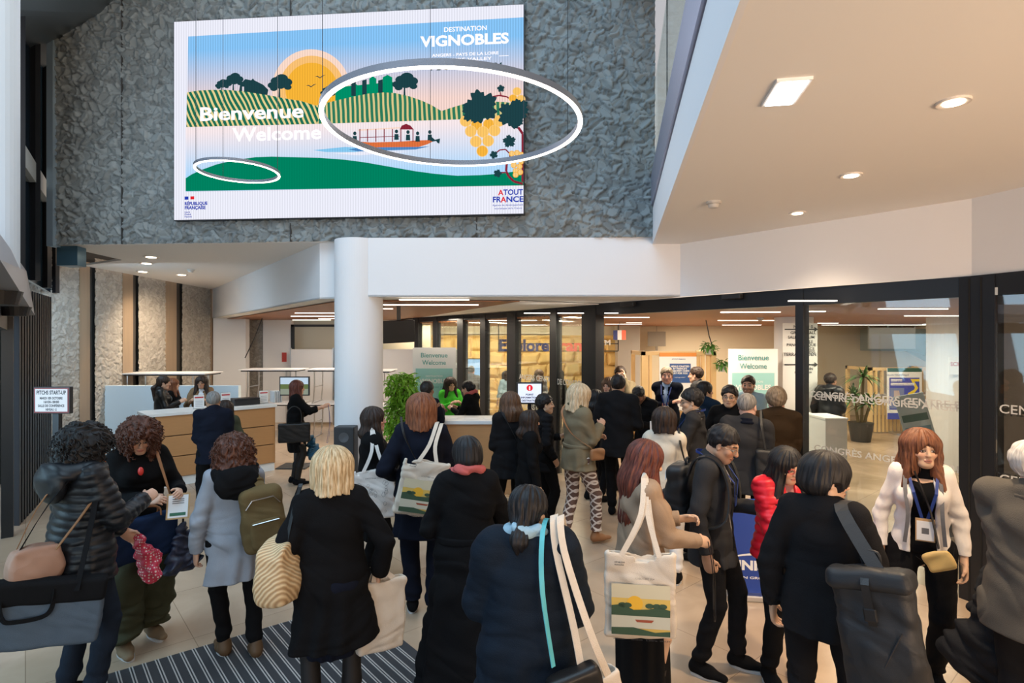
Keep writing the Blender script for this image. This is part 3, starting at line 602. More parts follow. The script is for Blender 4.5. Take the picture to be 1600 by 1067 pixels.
# ================================================================ LED display
SL = at(272,343,7.28); SR = at(818,334,6.90); ZT = 6.21; ZB_ = 3.675
su = Vector((SR.x-SL.x, SR.y-SL.y, 0)).normalized(); SW = (Vector((SR.x,SR.y,0))-Vector((SL.x,SL.y,0))).length
scr = empty('led_display', (SL.x,SL.y,ZB_), math.atan2(su.y,su.x), 'huge bright LED welcome display on the textured concrete wall', 'display')
snn = Vector((su.y,-su.x))            # towards the viewer
def S(x, y):
    t_ = (x-HX)/FP; s_ = (t_*SL.y-SL.x)/(su.x-t_*su.y); Y = SL.y+su.y*s_
    return (s_, CAMZ-(y-HY)*Y/FP-ZB_)
SC = 7.08/FP
MB().box((-.01,.012,-.01),(SW+.01,.11,ZT-ZB_+.01)).build('casing', M_black, scr)
def led_mat(name, col, s=.95, stripe=.18, col2=None, z0=0, z1=1):
    def f(nt, b, N, L):
        nt.nodes.remove(b); e = N('Emission'); tc = N('TexCoord'); wv = N('TexWave'); wv.bands_direction = 'X'; wv.inputs['Scale'].default_value = 9.6
        L(tc.outputs['Object'], wv.inputs[0]); mr = N('MapRange'); mr.inputs[3].default_value = 1-stripe; mr.inputs[4].default_value = 1; L(wv.outputs['Fac'], mr.inputs[0])
        ml = N('Math'); ml.operation = 'MULTIPLY'; ml.inputs[1].default_value = s*.85; L(mr.outputs[0], ml.inputs[0]); L(ml.outputs[0], e.inputs[1])
        if col2:
            sp = N('SeparateXYZ'); L(tc.outputs['Object'], sp.inputs[0]); m2 = N('MapRange'); m2.inputs[1].default_value = z0; m2.inputs[2].default_value = z1; L(sp.outputs['Z'], m2.inputs[0])
            mx = N('Mix'); mx.data_type = 'RGBA'; mx.inputs[6].default_value = (*col,1); mx.inputs[7].default_value = (*col2,1); L(m2.outputs[0], mx.inputs[0]); L(mx.outputs[2], e.inputs[0])
        else: e.inputs[0].default_value = (*col, 1)
        L(e.outputs[0], nt.nodes['Material Output'].inputs[0])
    return nodes(name, f)
def led_stripes(name, c1, c2, scale, ang, dist=0):
    def f(nt, b, N, L):
        nt.nodes.remove(b); e = N('Emission'); tc = N('TexCoord'); mp = N('Mapping'); mp.inputs['Rotation'].default_value = (0,ang,0); L(tc.outputs['Object'], mp.inputs[0])
        wv = N('TexWave'); wv.bands_direction = 'X'; wv.inputs['Scale'].default_value = scale; wv.inputs['Distortion'].default_value = dist; wv.inputs['Detail'].default_value = 0; L(mp.outputs[0], wv.inputs[0])
        cr = N('ValToRGB'); cr.color_ramp.interpolation = 'CONSTANT'; cr.color_ramp.elements[0].color = (*c1,1); cr.color_ramp.elements[1].position = .62; cr.color_ramp.elements[1].color = (*c2,1)
        L(wv.outputs['Fac'], cr.inputs[0]); L(cr.outputs[0], e.inputs[0]); L(e.outputs[0], nt.nodes['Material Output'].inputs[0])
    return nodes(name, f)
LW_ = led_mat('px_white', (.86,.87,.98)); LS = led_mat('px_sky', (.92,.68,.62), 1, .25, (.24,.55,.92), S(500,160)[1], S(500,70)[1])
LK = led_mat('px_lake', (.42,.68,.95), 1, .15, (.90,.78,.80), S(500,270)[1], S(500,200)[1])
L1 = led_mat('px_sun1', (.98,.72,.60)); L2 = led_mat('px_sun2', (.98,.55,.18)); L3 = led_mat('px_sun3', (.95,.47,.04))
LG = led_mat('px_green', (.0,.21,.11), 1, .1); LD = led_mat('px_dark', (.012,.05,.06), 1, .1); LGB = led_mat('px_castle', (.0,.26,.13), 1, .1)
LH1 = led_stripes('px_vine1', (.01,.12,.07), (.62,.50,.22), 5.2, .45, 1.5); LH2 = led_stripes('px_vine2', (.02,.15,.08), (.55,.45,.20), 5.2, .05, .8)
LB = led_mat('px_boat', (.75,.17,.05)); LR = led_mat('px_wine', (.25,.02,.04)); LGR = led_mat('px_grape', (.95,.47,.05)); LGR2 = led_mat('px_grape2', (1,.62,.22)); LRED = led_mat('px_red', (.8,.02,.03)); LBL = led_mat('px_blue', (.02,.05,.45)); LT = led_mat('px_text', (1.0,.96,1.0), 1.05, .1); LT2 = led_mat('px_text2', (.96,.94,1), 1.05, .06)
pic = MB(); lay = [0]
def sp_(m, pts):
    lay[0] += 1; pic.use(m).add([(S(x,y)[0], .0-lay[0]*.00018, S(x,y)[1]) for x,y in pts], [list(range(len(pts)))])
def disc(m, x, y, rx, ry=None, n=28): ry = ry or rx; sp_(m, [(x+rx*cos(2*pi*i/n), y+ry*sin(2*pi*i/n)) for i in range(n)])
def st_(s, m, x, y, h, fit=None, al='LEFT', bold=.03):
    lay[0] += 1; p = S(x,y); put_text(pic, s, m, (p[0],-lay[0]*.00018,p[1]), (1,0,0), (0,0,1), h*SC, align=al, fit=fit*SC if fit else None, bold=bold)
pic.use(LW_).add([(0,0,0),(SW,0,0),(SW,0,ZT-ZB_),(0,0,ZT-ZB_)],[(0,1,2,3)])
sp_(LS, [(291,300),(818,290),(818,27),(294,57)])
# sun
disc(L1,486,139,61,62,48); disc(L2,487,139,51,52,40); disc(L3,487,140,41,42,40)
for bx_,by_ in ((486,135),(500,121)):
    sp_(LD,[(bx_-8,by_-1),(bx_-4,by_-2.5),(bx_,by_),(bx_+4,by_-3),(bx_+9,by_-4),(bx_+4,by_-1.5),(bx_,by_+1.5),(bx_-4,by_-1)])
# castle
for x0,x1,y0 in ((524,541,122),(549,562,132),(562,576,134),(577,588,120),(598,613,118)):
    sp_(LGB,[(x0,175),(x1,175),(x1,y0+3),((x0+x1)/2,y0-1),(x0,y0+3)])
sp_(LGB,[(530,175),(614,175),(614,128),(530,136)]); 
for x in (549,566,591): sp_(LD,[(x,150),(x+7,150),(x+7,124),(x,126)])
def tree(x, y, s, m=LD):
    for dx,dy,r in ((-12,4,7),(-5,-3,9),(4,-7,10),(12,-1,9),(14,7,6),(2,4,8),(-9,9,6)): disc(m, x+dx*s, y+dy*s, r*s*1.05, r*s*.75, 14)
    sp_(m,[(x-1.6*s,y+24*s),(x+1.8*s,y+24*s),(x+1.2*s,y+8*s),(x+7*s,y+1*s),(x+4*s,y),(x,y+6*s),(x-5*s,y+2*s),(x-6*s,y+4*s),(x-1*s,y+10*s)])
tree(632,128,1.0); tree(512,143,.6)
tree(347,132,.55); tree(365,125,.75); tree(437,130,.95)
sp_(LD,[(374,144),(418,149),(420,141),(412,133),(398,126),(396,123),(393,126),(384,124),(376,132)]); sp_(LD,[(396,149),(418,150),(420,141),(403,134)])
sp_(LS,[(379,143),(382,143),(382,136),(379,136)])
# hills
sp_(LH1,[(292,199),(500,194),(520,190),(520,172),(508,168),(492,165),(470,158),(450,155),(430,151),(405,147),(380,143),(355,141),(330,141),(310,142),(293,145)])
sp_(LH2,[(495,194),(818,184),(818,165),(790,160),(765,159),(745,161),(725,163),(705,169),(690,174),(675,165),(660,158),(640,151),(618,146),(600,145),(575,147),(550,152),(520,159),(492,166),(505,172),(500,185)])
sp_(LK,[(291,300),(818,290),(818,184),(500,194),(291,199)])
sp_(led_mat('px_wave',(.25,.6,.9)), [(490,235),(540,230),(590,233),(555,238),(510,238)]); sp_(LW_,[(520,240),(600,236),(640,238),(560,243)])
sp_(LG,[(291,299),(818,290),(818,265),(800,269),(780,272),(750,274),(715,275),(680,272),(650,268),(610,261),(570,254),(540,250),(500,247),(460,246),(425,245),(400,246),(370,250),(340,257),(315,266),(300,273),(291,279)])
# boat
sp_(LB,[(551,221),(560,231),(600,232),(655,230),(668,226),(682,219),(650,220),(620,222),(580,223)])
sp_(led_mat('px_refl',(.08,.25,.55)), [(545,234),(562,231),(655,230),(672,229),(650,234),(560,237)])
sp_(L1,[(560,203),(612,200),(626,199),(626,201),(612,202),(560,205)])
for x in (562,574,587,600,613,626,645): sp_(LR,[(x,222),(x+1.5,222),(x+1.5,202),(x,202)])
sp_(LR,[(625,203),(628,197),(635,194),(642,197),(647,203)]); sp_(LR,[(562,216),(625,214),(625,213),(562,215)])
for x,y in ((555,212),(620,209),(638,210),(653,212),(672,210)): disc(LD,x,y-3,2.6,3); sp_(LD,[(x-3.5,y+10),(x+3.5,y+10),(x+3,y+1),(x-3,y+1)])
sp_(LD,[(672,212),(680,219),(688,217),(687,225),(684,224),(682,221),(676,222),(670,219)])
# grapes and vine
def pl(m, pts, w_):
    for a,b in zip(pts[:-1],pts[1:]):
        dx,dy = b[0]-a[0],b[1]-a[1]; l = math.hypot(dx,dy) or 1; px,py = -dy/l*w_/2, dx/l*w_/2; sp_(m,[(a[0]+px,a[1]+py),(b[0]+px,b[1]+py),(b[0]-px,b[1]-py),(a[0]-px,a[1]-py)])
pl(LR,[(762,158),(770,152),(780,150),(792,152),(802,159)],2.2); pl(LR,[(783,150),(782,145)],1.6); pl(LR,[(775,240),(781,235),(790,234),(796,240),(797,247)],2)
pl(LR,[(792,256),(791,268),(795,276),(803,284),(817,288)],3.5); pl(LR,[(800,198),(810,200),(817,210),(817,285)],4); pl(LR,[(778,271),(790,270)],2)
for (x,y) in ((728,190),(745,196),(764,195),(780,190),(736,206),(755,207),(773,205),(744,222),(763,221),(754,237),(808,144),(802,155),(814,156),(806,165),(812,166)): disc(LW_ if 0 else LGR2,x,y,9.2 if x<790 else 7,9 if x<790 else 6.5,20); disc(LGR if (x+y)%2 else led_mat('px_grape3',(1,.58,.14)),x,y,8.2 if x<790 else 6,8 if x<790 else 5.8,20)
for (x,y) in ((800,241),(808,240),(815,243),(799,250),(807,251),(815,253),(803,259),(812,261),(806,268),(813,270),(806,274)): disc(LGR,x,y,4.6); disc(LGR2,x,y,3.6)
def leaf(x,y,r,rot=0):
    pts = []
    for i in range(60):
        a = 2*pi*i/60; rr = r*(.62+.3*abs(cos(2.5*(a-pi/2)))**.7+.08*cos(15*a)); pts.append((x+rr*cos(a+rot),y+rr*sin(a+rot)*.98))
    sp_(LD, pts)
leaf(752,168,29,.3); leaf(738,178,17,.8); leaf(800,180,24,1.0); leaf(812,170,16,.2); leaf(796,222,11,.5); leaf(772,243,7,.2); leaf(778,272,7,.9); leaf(783,140,6.5,.5)
leaf(817-12,190,14,0)
sp_(M_black,[(818,130),(819,130),(819,290),(818,290)])
# texts
st_('Bienvenue',LT2,313,190,21,fit=171,bold=.035); st_('Welcome',LT,366,222,21,fit=146,bold=.035)
st_('DESTINATION',LT,694,52,7,fit=66); st_('VIGNOBLES',LT,659,75,15.5,fit=137,bold=.055); st_('ANGERS - PAYS DE LA LOIRE',LT,676,91,4.5,fit=103); st_('LOIRE VALLEY',LT,698,98,4.5,fit=70)
st_('1-2 OCTOBRE 2024',LD,672,112,8,fit=110,bold=.03)
sp_(LT,[(660,95),(676,94.4),(676,95.4),(660,96)]); sp_(LT,[(780,89),(795,88.2),(795,89.2),(780,90)])
sp_(LBL,[(291,313),(297,312.8),(297,308),(291,308)]); sp_(LRED,[(300,312.6),(306,312.4),(306,307.6),(300,307.8)])
st_('RÉPUBLIQUE',LBL,291,321.5,5,fit=38,bold=.06); st_('FRANÇAISE',LBL,291,328,5,fit=35,bold=.06)
for i,s in enumerate(('Liberté','Égalité','Fraternité')): st_(s,LBL,291,333.5+i*3.6,2.6,fit=9+i*1.5)
st_('A',LRED,779,306,8,bold=.04); st_('TOUT',LBL,787,305.5,8,fit=30,bold=.04)
st_('FR',LBL,770,317,8.3,bold=.04); st_('A',LRED,783,317,8.3,bold=.04); st_('NCE',LBL,791,316.6,8.3,fit=26,bold=.04)
st_('Agence de développement',LBL,770,323,2.6,fit=47,bold=.01); st_('touristique de la France',LBL,773,328,2.6,fit=42,bold=.01)
pic.build('picture', None, scr)
a_ = area('display_glow', (SL.x+su.x*SW/2+snn.x*.15, SL.y+su.y*SW/2+snn.y*.15, (ZT+ZB_)/2), (SL.x+su.x*SW/2+snn.x*4, SL.y+su.y*SW/2+snn.y*4-2, 2.2), SW, 2.3, 45, (.86,.9,1))

# ================================================================ ExploreFrance lettering on rails
YE = 14.0
ef = empty('hanging_sign', (0,0,0), 0, 'navy and red welcome lettering on black rails in front of the golden wall', 'sign')
g = MB()
for y in (537,548.5): a = at(778,y,YE); b = at(966,y,YE); g.box((a.x,YE-.01,a.z-.012),(b.x,YE+.01,a.z+.012))
for x in (779,966): a = at(x,500,YE); b = at(x,548,YE); g.box((a.x-.012,YE-.01,b.z),(a.x+.012,YE+.01,ZWR))
g.build('rails', M_black, ef)
for s,x0,x1,m in (('Explore',779,857,mat('letter_navy',(.03,.05,.22),.5)),('france',866,937,mat('letter_red',(.85,.13,.07),.5)),('TM',937,954,mat('letter_white',(.85,.85,.8),.5))):
    g = MB(); p = at(x0,548 if s!='TM' else 539,YE-.03); put_text(g, s, m, p, (1,0,0), (0,0,1), (17.5 if s!='TM' else 8)*YE/FP, fit=(x1-x0)*YE/FP, bold=.05)
    g.build('lettering', None, ef)
fl = empty('flag_sign', at(968,531,12.0), 0, 'small blue white and red flag panel hanging above the open doorway', 'sign')
w_ = 6.5*12/FP; h_ = 15*12/FP; g = MB()
for i,m in enumerate((mat('letter_navy'),mat('print_white'),mat('letter_red'))): g.use(m).box(((-1.5+i)*w_,-.01,0),((-.5+i)*w_,.01,h_))
g.build('panel', None, fl)
fw = MB(); fw.box((-.004,-.004,h_),(.004,.004,ZWR-fl.location.z)); fw.build('wire', M_black, fl)
# taupe panel added in place of a square shadow on the far wall
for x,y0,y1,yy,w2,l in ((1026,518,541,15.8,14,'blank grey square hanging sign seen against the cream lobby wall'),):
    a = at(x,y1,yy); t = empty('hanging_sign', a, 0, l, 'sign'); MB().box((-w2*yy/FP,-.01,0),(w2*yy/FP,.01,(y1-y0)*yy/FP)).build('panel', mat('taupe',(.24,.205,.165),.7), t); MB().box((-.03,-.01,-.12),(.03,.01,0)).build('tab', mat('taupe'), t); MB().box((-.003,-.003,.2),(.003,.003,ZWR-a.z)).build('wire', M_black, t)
# loose black cable in lobby
tag(MB().tube([at(1103,499,11),at(1108,525,11),at(1113,540,11),at(1116,552,11)],.01,6).build('cable', M_black),'thin black cable hanging from the lobby ceiling above the booth','cable')
tag(MB().tube([at(410,496.5,13.5),at(399,525,13.5),at(383,559,13.5)],.012,6).build('cable', M_black),'thin black cable slanting down beside the white back wall at left','cable')

# ================================================================ counters
# main desk
D0 = G(243,765); D1 = G(430,735); dd = (D1-D0); LN = dd.length; t = empty('reception_desk', D0, math.atan2(dd.y,dd.x), 'long oak reception desk with white top and three plank rows', 'desk')
HT = 1.085
MB().box((0,.03,0),(LN,.75,.13)).build('plinth', M_desktop, t)
for i in range(3):
    z0 = .13+i*.305; MB().rbox((0,0,z0+.008),(LN,.05,z0+.300),.004).build('front_panel', M_desk, t)
MB().box((.01,.05,.13),(LN-.01,.72,HT-.04)).build('carcass', mat('dark_gap',(.03,.025,.02),.8), t)
MB().rbox((LN-.02,0,.13),(LN,.72,HT-.04),.003).build('end_panel', M_desk, t)
MB().rbox((-.12,-.03,HT-.045),(LN+.02,.55,HT),.006).build('top', M_desktop, t)
MB().rbox((-.10,.02,.0),(-.02,.5,HT-.045),.006).build('side_block', mat('speckled', (.45,.45,.44), .6, var=.6, bscale=40, vscale=50), t)
desk = t; ddn = dd.normalized(); dnn = Vector((-ddn.y,ddn.x,0))
def ondesk(s, d=.3, z=HT): return D0+ddn*s+dnn*d+Vector((0,0,z))
drz = math.atan2(dd.y,dd.x)
t = empty('folder_box', ondesk(1.33,.3), drz, 'black case lying on the reception desk near its right end', 'case'); MB().rbox((-.2,-.12,0),(.2,.12,.085),.01).build('body', M_blackplastic, t); MB().rbox((-.2,-.12,.085),(.2,.12,.11),.01).build('lid', M_black, t)
def leaflet_holder(p, rz, label, cols):
    t = empty('leaflet_holder', p, rz, label, 'leaflet holder'); g = MB(); g.box((-.075,-.04,0),(.075,.06,.006)); g.box((-.075,.0,0),(.075,.006,.22)); g.build('holder', glassm('acrylic',(.9,.92,.93),.1), t)
    g = MB(); g.use(M_wh).box((-.07,-.012,.01),(.07,-.002,.21)); g.use(mat('leaflet_red',(.5,.03,.04),.5)).box((-.06,-.0135,.165),(.06,-.012,.185)); g.use(mat('leaflet_grey',(.3,.3,.35),.5))
    for i in range(4): g.box((-.05,-.0135,.04+i*.025),(.05,-.012,.046+i*.025))
    g.build('leaflet', None, t)
leaflet_holder(ondesk(1.62,.28), drz, 'upright white leaflet with a red band at the right end of the desk', 0)
leaflet_holder(ondesk(1.05,.35), drz, 'upright white leaflet stand behind the grey-haired man at the desk', 0)
leaflet_holder(ondesk(.62,.2), drz-.1, 'white sheet propped before the woman in the tan blazer', 0)
t = empty('leaflet_stack', ondesk(1.84,.3), drz, 'row of pale upright folders at the far right corner of the desk', 'folders')
for i in range(4): MB().box((-.07+i*.035,-.1,0),(-.05+i*.035,.1,.19)).build('folder', mat('folder_pale',(.6,.62,.64),.5), t)
# information counter
cA, cB = G(695,700), G(792,690); Yc = 7.7
t = empty('information_counter', (at(695,0,Yc).x,Yc,0), 0, 'oak and white information counter beside the green plant', 'counter'); LNc = at(800,0,Yc).x-at(695,0,Yc).x
MB().rbox((0,0,.05),(LNc,.05,1.0),.004).build('front_panel', M_desk, t); MB().rbox((-.22,.0,.0),(0,.50,1.0),.004).build('side_panel', mat('panel_white'), t); MB().rbox((-.25,-.03,1.0),(LNc+.02,.52,1.05),.006).build('top', M_desktop, t)
for i,(x,a_) in enumerate(((.05,.2),(.35,-.1),(.62,.3))):
    tag(MB().box((-.1,-.07,0),(.1,.07,.004)).build('paper_sheet', M_wh, None, loc=(t.location.x+x,Yc+.2,1.051), rz=a_), 'white paper sheet on the information counter, '+('left','middle','right')[i]+' of three', 'paper', 'papers on the information counter')
# lobby white block counters
for x0,x1,y0,yb,Y,l in ((1262,1284,649,705,8.3,'white box counter half hidden by the door post'),(1290,1324,653,720,7.6,'white box counter just inside the right pane')):
    a, b = at(x0,y0,Y), at(x1,y0,Y); t = empty('box_counter', ((a.x+b.x)/2,Y,0), 0, l, 'counter'); w_ = (b.x-a.x)/2; MB().rbox((-w_,0,0),(w_,.5,a.z-.03),.005).build('body', M_desktop, t); MB().rbox((-w_-.01,-.01,a.z-.03),(w_+.01,.51,a.z),.005).build('top', M_wh, t)

# ================================================================ folding tables stacked two high
def fold_table(loc, w_, rz, label, zt=.76, d=.7):
    t = empty('folding_table', loc, rz, label, 'table', None)
    MB().rbox((-w_/2,-d/2,zt-.025),(w_/2,d/2,zt),.006).build('tabletop', mat('table_white',(.7,.7,.72),.4), t)
    MB().box((-w_/2+.04,-d/2+.03,zt-.05),(w_/2-.04,d/2-.03,zt-.025)).build('underframe', M_black, t)
    for s_ in (-1,1):
        x = s_*(w_/2-.22); g = MB()
        g.tube([(x-.05,-d/2+.08,zt-.05),(x-.05,-d/2+.08,.35),(x+s_*.08,-d/2+.1,.03),(x+s_*.08,-d/2+.02,.012)],.013,8)
        g.tube([(x-.05,d/2-.08,zt-.05),(x-.05,d/2-.08,.35),(x+s_*.08,d/2-.1,.03),(x+s_*.08,d/2-.02,.012)],.013,8)
        g.tube([(x+s_*.08,-d/2+.02,.012),(x+s_*.08,d/2-.02,.012)],.013,8); g.tube([(x-.05,-d/2+.08,.35),(x-.05,d/2-.08,.35)],.011,8)
        g.build('leg', M_steel, t)
    return t
for (xa,xb,Y,nm) in ((200,335,11.2,'behind the reception women by the concrete wall'),(384,474,12.6,'behind the woman with the black handbag'),(486,560,12.6,'just left of the round column'),(575,616,12.2,'half hidden behind the column, left of the black screen')):
    a, b = at(xa,0,Y), at(xb,0,Y); w_ = b.x-a.x; cx = (a.x+b.x)/2
    fold_table((cx,Y,0), w_, 0, 'white folding table, lower one '+nm)
    fold_table((cx,Y,.765), w_, 0, 'white folding table, upper one '+nm, zt=.735)

# ================================================================ signs and screens on poles
def polesign(x0, x1, y0, y1, Y, label, texts, screen=False, rz=0, base=True):
    a, b = at(x0,y1,Y), at(x1,y0,Y); w_ = (b.x-a.x); h_ = b.z-a.z
    t = empty('display_screen' if screen else 'sign_stand', ((a.x+b.x)/2,Y,0), rz, label, 'screen' if screen else 'sign')
    MB().rbox((-w_/2,-.02,a.z),(w_/2,.02,b.z),.006).build('frame', M_blackplastic, t)
    g = MB(); texts(g, w_, h_, a.z); g.build('picture', None, t)
    MB().box((-.025,.02,.01),(.025,.06,a.z+h_*.5)).build('pole', M_black, t); MB().rbox((-.25,-.2,0),(.25,.25,.015),.004).build('base', M_black, t)
    return t
M_paper = mat('sign_paper', (.62,.58,.57), .6)
def t1(g, w_, h_, z):
    g.use(mat('sign_red_edge',(.18,.02,.02),.5)).box((-w_/2+.008,-.0215,z+.008),(w_/2-.008,-.0205,z+h_-.008)); g.use(M_paper).box((-w_/2+.018,-.0225,z+.018),(w_/2-.018,-.021,z+h_-.018))
    for s,f,zz,hh in (('PITCHS START-UP',.80,.72,.14),('MARDI 1ER OCTOBRE',.62,.54,.085),('16H30-18H00',.42,.40,.085),('SALLE DE CONFÉRENCE',.72,.26,.085),('NIVEAU -2',.3,.12,.085)): put_text(g, s, M_ink, (0,-.023,z+h_*zz), (1,0,0), (0,0,1), h_*hh, align='CENTER', bold=.05, fit=w_*f)
    g_fix(g)
def g_fix(g): pass
polesign(55,112,604,646,4.6,'framed start-up pitch sign on a black pole near the glass doors',t1)
def t2(g, w_, h_, z):
    g.use(mat('screen_white',(.7,.7,.75),.5,emit=(.8,.85,1),es=.5)).box((-w_/2+.02,-.022,z+.02),(w_/2-.02,-.021,z+h_-.02)); rd = emis('info_red',(.75,.02,.03),.9)
    g.use(rd).add([(.12*w_*cos(2*pi*i/24),-.0225,z+h_*.74+.12*w_*sin(2*pi*i/24)) for i in range(24)],[list(range(24))])
    put_text(g,'i',emis('info_white',(1,1,1),1),(0,-.023,z+h_*.65),(1,0,0),(0,0,1),h_*.17,align='CENTER',bold=.08)
    bl = mat('info_blue',(.03,.03,.12),.5)
    for i,s in enumerate(('POINT','INFORMATIONS','DESTINATION')): put_text(g,s,bl,(0,-.023,z+h_*(.40-.14*i)),(1,0,0),(0,0,1),h_*.08,align='CENTER',bold=.05,fit=w_*(.3,.66,.6)[i])
polesign(807,848,597,631,7.4,'white information point sign with a red disc on a black stand',t2)
def t3(g, w_, h_, z):
    def q(m,x0,z0,x1,z1,l=0): g.use(m).box((-w_/2+x0*w_,-.021-.0008*l,z+z0*h_),(-w_/2+x1*w_,-.02,z+z1*h_))
    q(emis('scr_sky',(.5,.62,.75),.8),.04,.06,.96,.94,1); q(emis('scr_trees',(.12,.16,.06),.8),.04,.35,.96,.6,2); q(emis('scr_castle',(.75,.55,.25),.8),.35,.5,.75,.68,3); q(emis('scr_water',(.25,.28,.22),.8),.04,.06,.96,.35,2)
polesign(437,484,588,618,9.6,'screen on a stand showing a river landscape behind the red-haired woman',t3,True)
# black ceiling screen
p = at(623,518,8.6); t = empty('ceiling_screen', p, R(12), 'large black switched-off screen hanging from the timber ceiling by the column', 'screen')
Mx = Matrix.Rotation(R(14),4,'X')@Matrix.Rotation(R(-3),4,'Y'); MB().rbox((-.24,-.03,-.17),(.24,.03,.17),.01,Mx).build('panel', M_blackplastic, t); MB().rbox((-.03,.03,-.0),(.03,.08,.47),.005).build('mount', M_black, t)
# light blue display behind the glass (by the grey shirt)
p = at(735,578,14.2); t = empty('display_screen', (p.x,14.2,0), 0, 'tall pale blue screen behind the glass left of the golden wall', 'screen')
MB().box((-.27,-.02,.9),(.27,.02,1.67)).build('frame', M_blackplastic, t); MB().box((-.25,-.025,.92),(.25,-.02,1.65)).build('picture', emis('pale_blue_screen',(.45,.65,.85),1.0), t); MB().box((-.03,-.01,0),(.03,.02,.9)).build('pole', M_black, t)
# easel sign right
p = at(1488,750,5.9); t = empty('easel_sign', (at(1484,0,6.2).x,6.2,0), R(-25), 'slanted black easel board with a landscape print by the right post', 'sign')
Mt = Matrix.Rotation(R(-14),4,'Y')
MB().rbox((-.14,-.02,.0),(.14,.02,1.05),.005,Mt).build('board', mat('easel_board',(.04,.045,.05),.6), t); g = MB()
g.use(mat('print_grey',(.45,.5,.5),.5)).box((-.14,-.03,1.05),(.14,0,1.58),Mt); g.use(mat('print_hill',(.08,.14,.12),.5)).box((-.12,-.032,1.28),(.12,-.03,1.36),Mt); g.use(mat('print_water',(.15,.25,.3),.5)).box((-.12,-.032,1.14),(.12,-.03,1.22),Mt); g.build('print', None, t)
MB().tube([(.26,.25,0),(.2,.0,1.2)],.012).build('leg', M_steel, t)
# second small easel behind (white chair-like trestle) 
t = empty('white_trestle', (at(1448,0,11).x,11,0), 0, 'white folding stool by the booth seen through the right pane', 'stool'); g = MB()
for s_ in (-1,1): g.tube([(s_*.25,-.15,0),(s_*.12,.1,.62)],.02).tube([(s_*.25,.2,0),(s_*.12,-.1,.62)],.02)
g.box((-.2,-.15,.3),(.2,.15,.33)); g.build('legs', M_wh, t); MB().rbox((-.35,-.2,.62),(.35,.2,.66),.01).build('seat', M_wh, t)
t = empty('red_notice', (at(1495,0,9.2).x,9.24,0), 0, 'small white notice with red letters on the right white pillar', 'notice'); a = at(1490,585,9.24); g = MB(); g.use(M_wh).box((-.1,-.01,a.z),(.12,.0,a.z+.28)); put_text(g,'SCIE',mat('sign_red'),(-.08,-.012,a.z+.14),(1,0,0),(0,0,1),.06,bold=.03); g.build('card', None, t)
# floor speaker by the column
p = at(536,665,6.75); t = empty('loudspeaker', (at(538,0,6.75).x,6.75,0), 0, 'black loudspeaker column standing against the foot of the white column', 'speaker')
MB().rbox((-.1,-.09,0),(.14,.09,1.12),.01).build('cabinet', M_blackplastic, t); g = MB()
for z in (1.0,.8,.55): g.lathe([(.06,0),(.055,.008),(.02,.003),(.001,.003)],20,(0,0,0))
g = MB()
for z in (1.0,.8):
    V=[(.06*cos(2*pi*i/20)+.02,-.095,z+.06*sin(2*pi*i/20)) for i in range(20)]; MB().add(V+[(.02,-.09,z)],[(i,(i+1)%20,20) for i in range(20)]).build('driver', mat('cone_grey',(.06,.06,.065),.4), t)
# blue branded panel behind the grey suited man (blue roll-up) 
Yb = 4.72; t = empty('blue_banner', (at(1180,0,Yb).x,Yb,0), R(-8), 'royal blue banner with white letters between the grey suit and the black suit', 'banner'); a = at(1150,780,Yb); b = at(1215,942,Yb)
g = MB(); g.use(mat('royal_blue',(.01,.05,.30),.5)).box((-.22,-.01,0),(.24,.01,a.z))
put_text(g,'UNIS',mat('print_white'),(-.20,-.013,.24),(1,0,0),(0,0,1),.075,bold=.06,fit=.27); put_text(g,'N GROUP',mat('print_white'),(-.10,-.013,.165),(1,0,0),(0,0,1),.02,bold=.03,fit=.22)
g.use(mat('print_white')).add([(-.17+.36*i/10,-.0125,.35+.03*sin(pi*i/10)) for i in range(11)]+[(-.17+.36*i/10,-.0125,.34+.022*sin(pi*i/10)) for i in range(10,-1,-1)],[list(range(22))]); g.build('panel', None, t)
MB().rbox((-.25,-.08,0),(.27,.1,.05),.01).build('base', M_steel, t)

# ================================================================ plants
def leafcluster(name, parent, m, n, fn, seed):
    rs = random.Random(seed); g = MB()
    for i in range(n):
        p, l, w_ = fn(rs); a = rs.uniform(0,2*pi); el = rs.uniform(-.9,.7); d = Vector((cos(a)*cos(el),sin(a)*cos(el),sin(el))); sd = d.cross(Vector((rs.uniform(-.4,.4),rs.uniform(-.4,.4),1))).normalized(); u = sd.cross(d)
        q = [p, p+d*l*.35+sd*w_*.5+u*.01, p+d*l*.7+sd*w_*.4, p+d*l-u*.03, p+d*l*.7-sd*w_*.4, p+d*l*.35-sd*w_*.5+u*.01, p+d*l*.5+u*.0]
        g.add(q, [(0,1,6),(1,2,6),(2,3,6),(3,4,6),(4,5,6),(5,0,6)])
    return g.build(name, m, parent)
t = empty('potted_umbrella_plant', (at(627,0,8.6).x,8.6,0), 0, 'tall bright green bushy potted plant right of the white column', 'plant')
MB().lathe([(.16,0),(.2,.35),(.22,.38),(.2,.38),(.18,.33)],28).build('pot', mat('pot_dark',(.05,.05,.05),.5), t)
g = MB(); rs = random.Random(2)
for i in range(5): a = i*1.3; g.tube([(.04*cos(a),.04*sin(a),.3),(.06*cos(a),.06*sin(a),.9),(.12*cos(a),.12*sin(a),1.5)],[.016,.012,.006],6)
g.build('stem', mat('stem_brown',(.12,.09,.04),.8), t)
def fn(rs):
    z = rs.uniform(.42,1.62); rad = (.24+.06*sin(z*9))*(1-max(0,z-1.35)*1.8); a = rs.uniform(0,2*pi); r_ = rad*rs.uniform(.25,1)**.5; return Vector((r_*cos(a),r_*sin(a),z)), rs.uniform(.09,.15), rs.uniform(.03,.05)
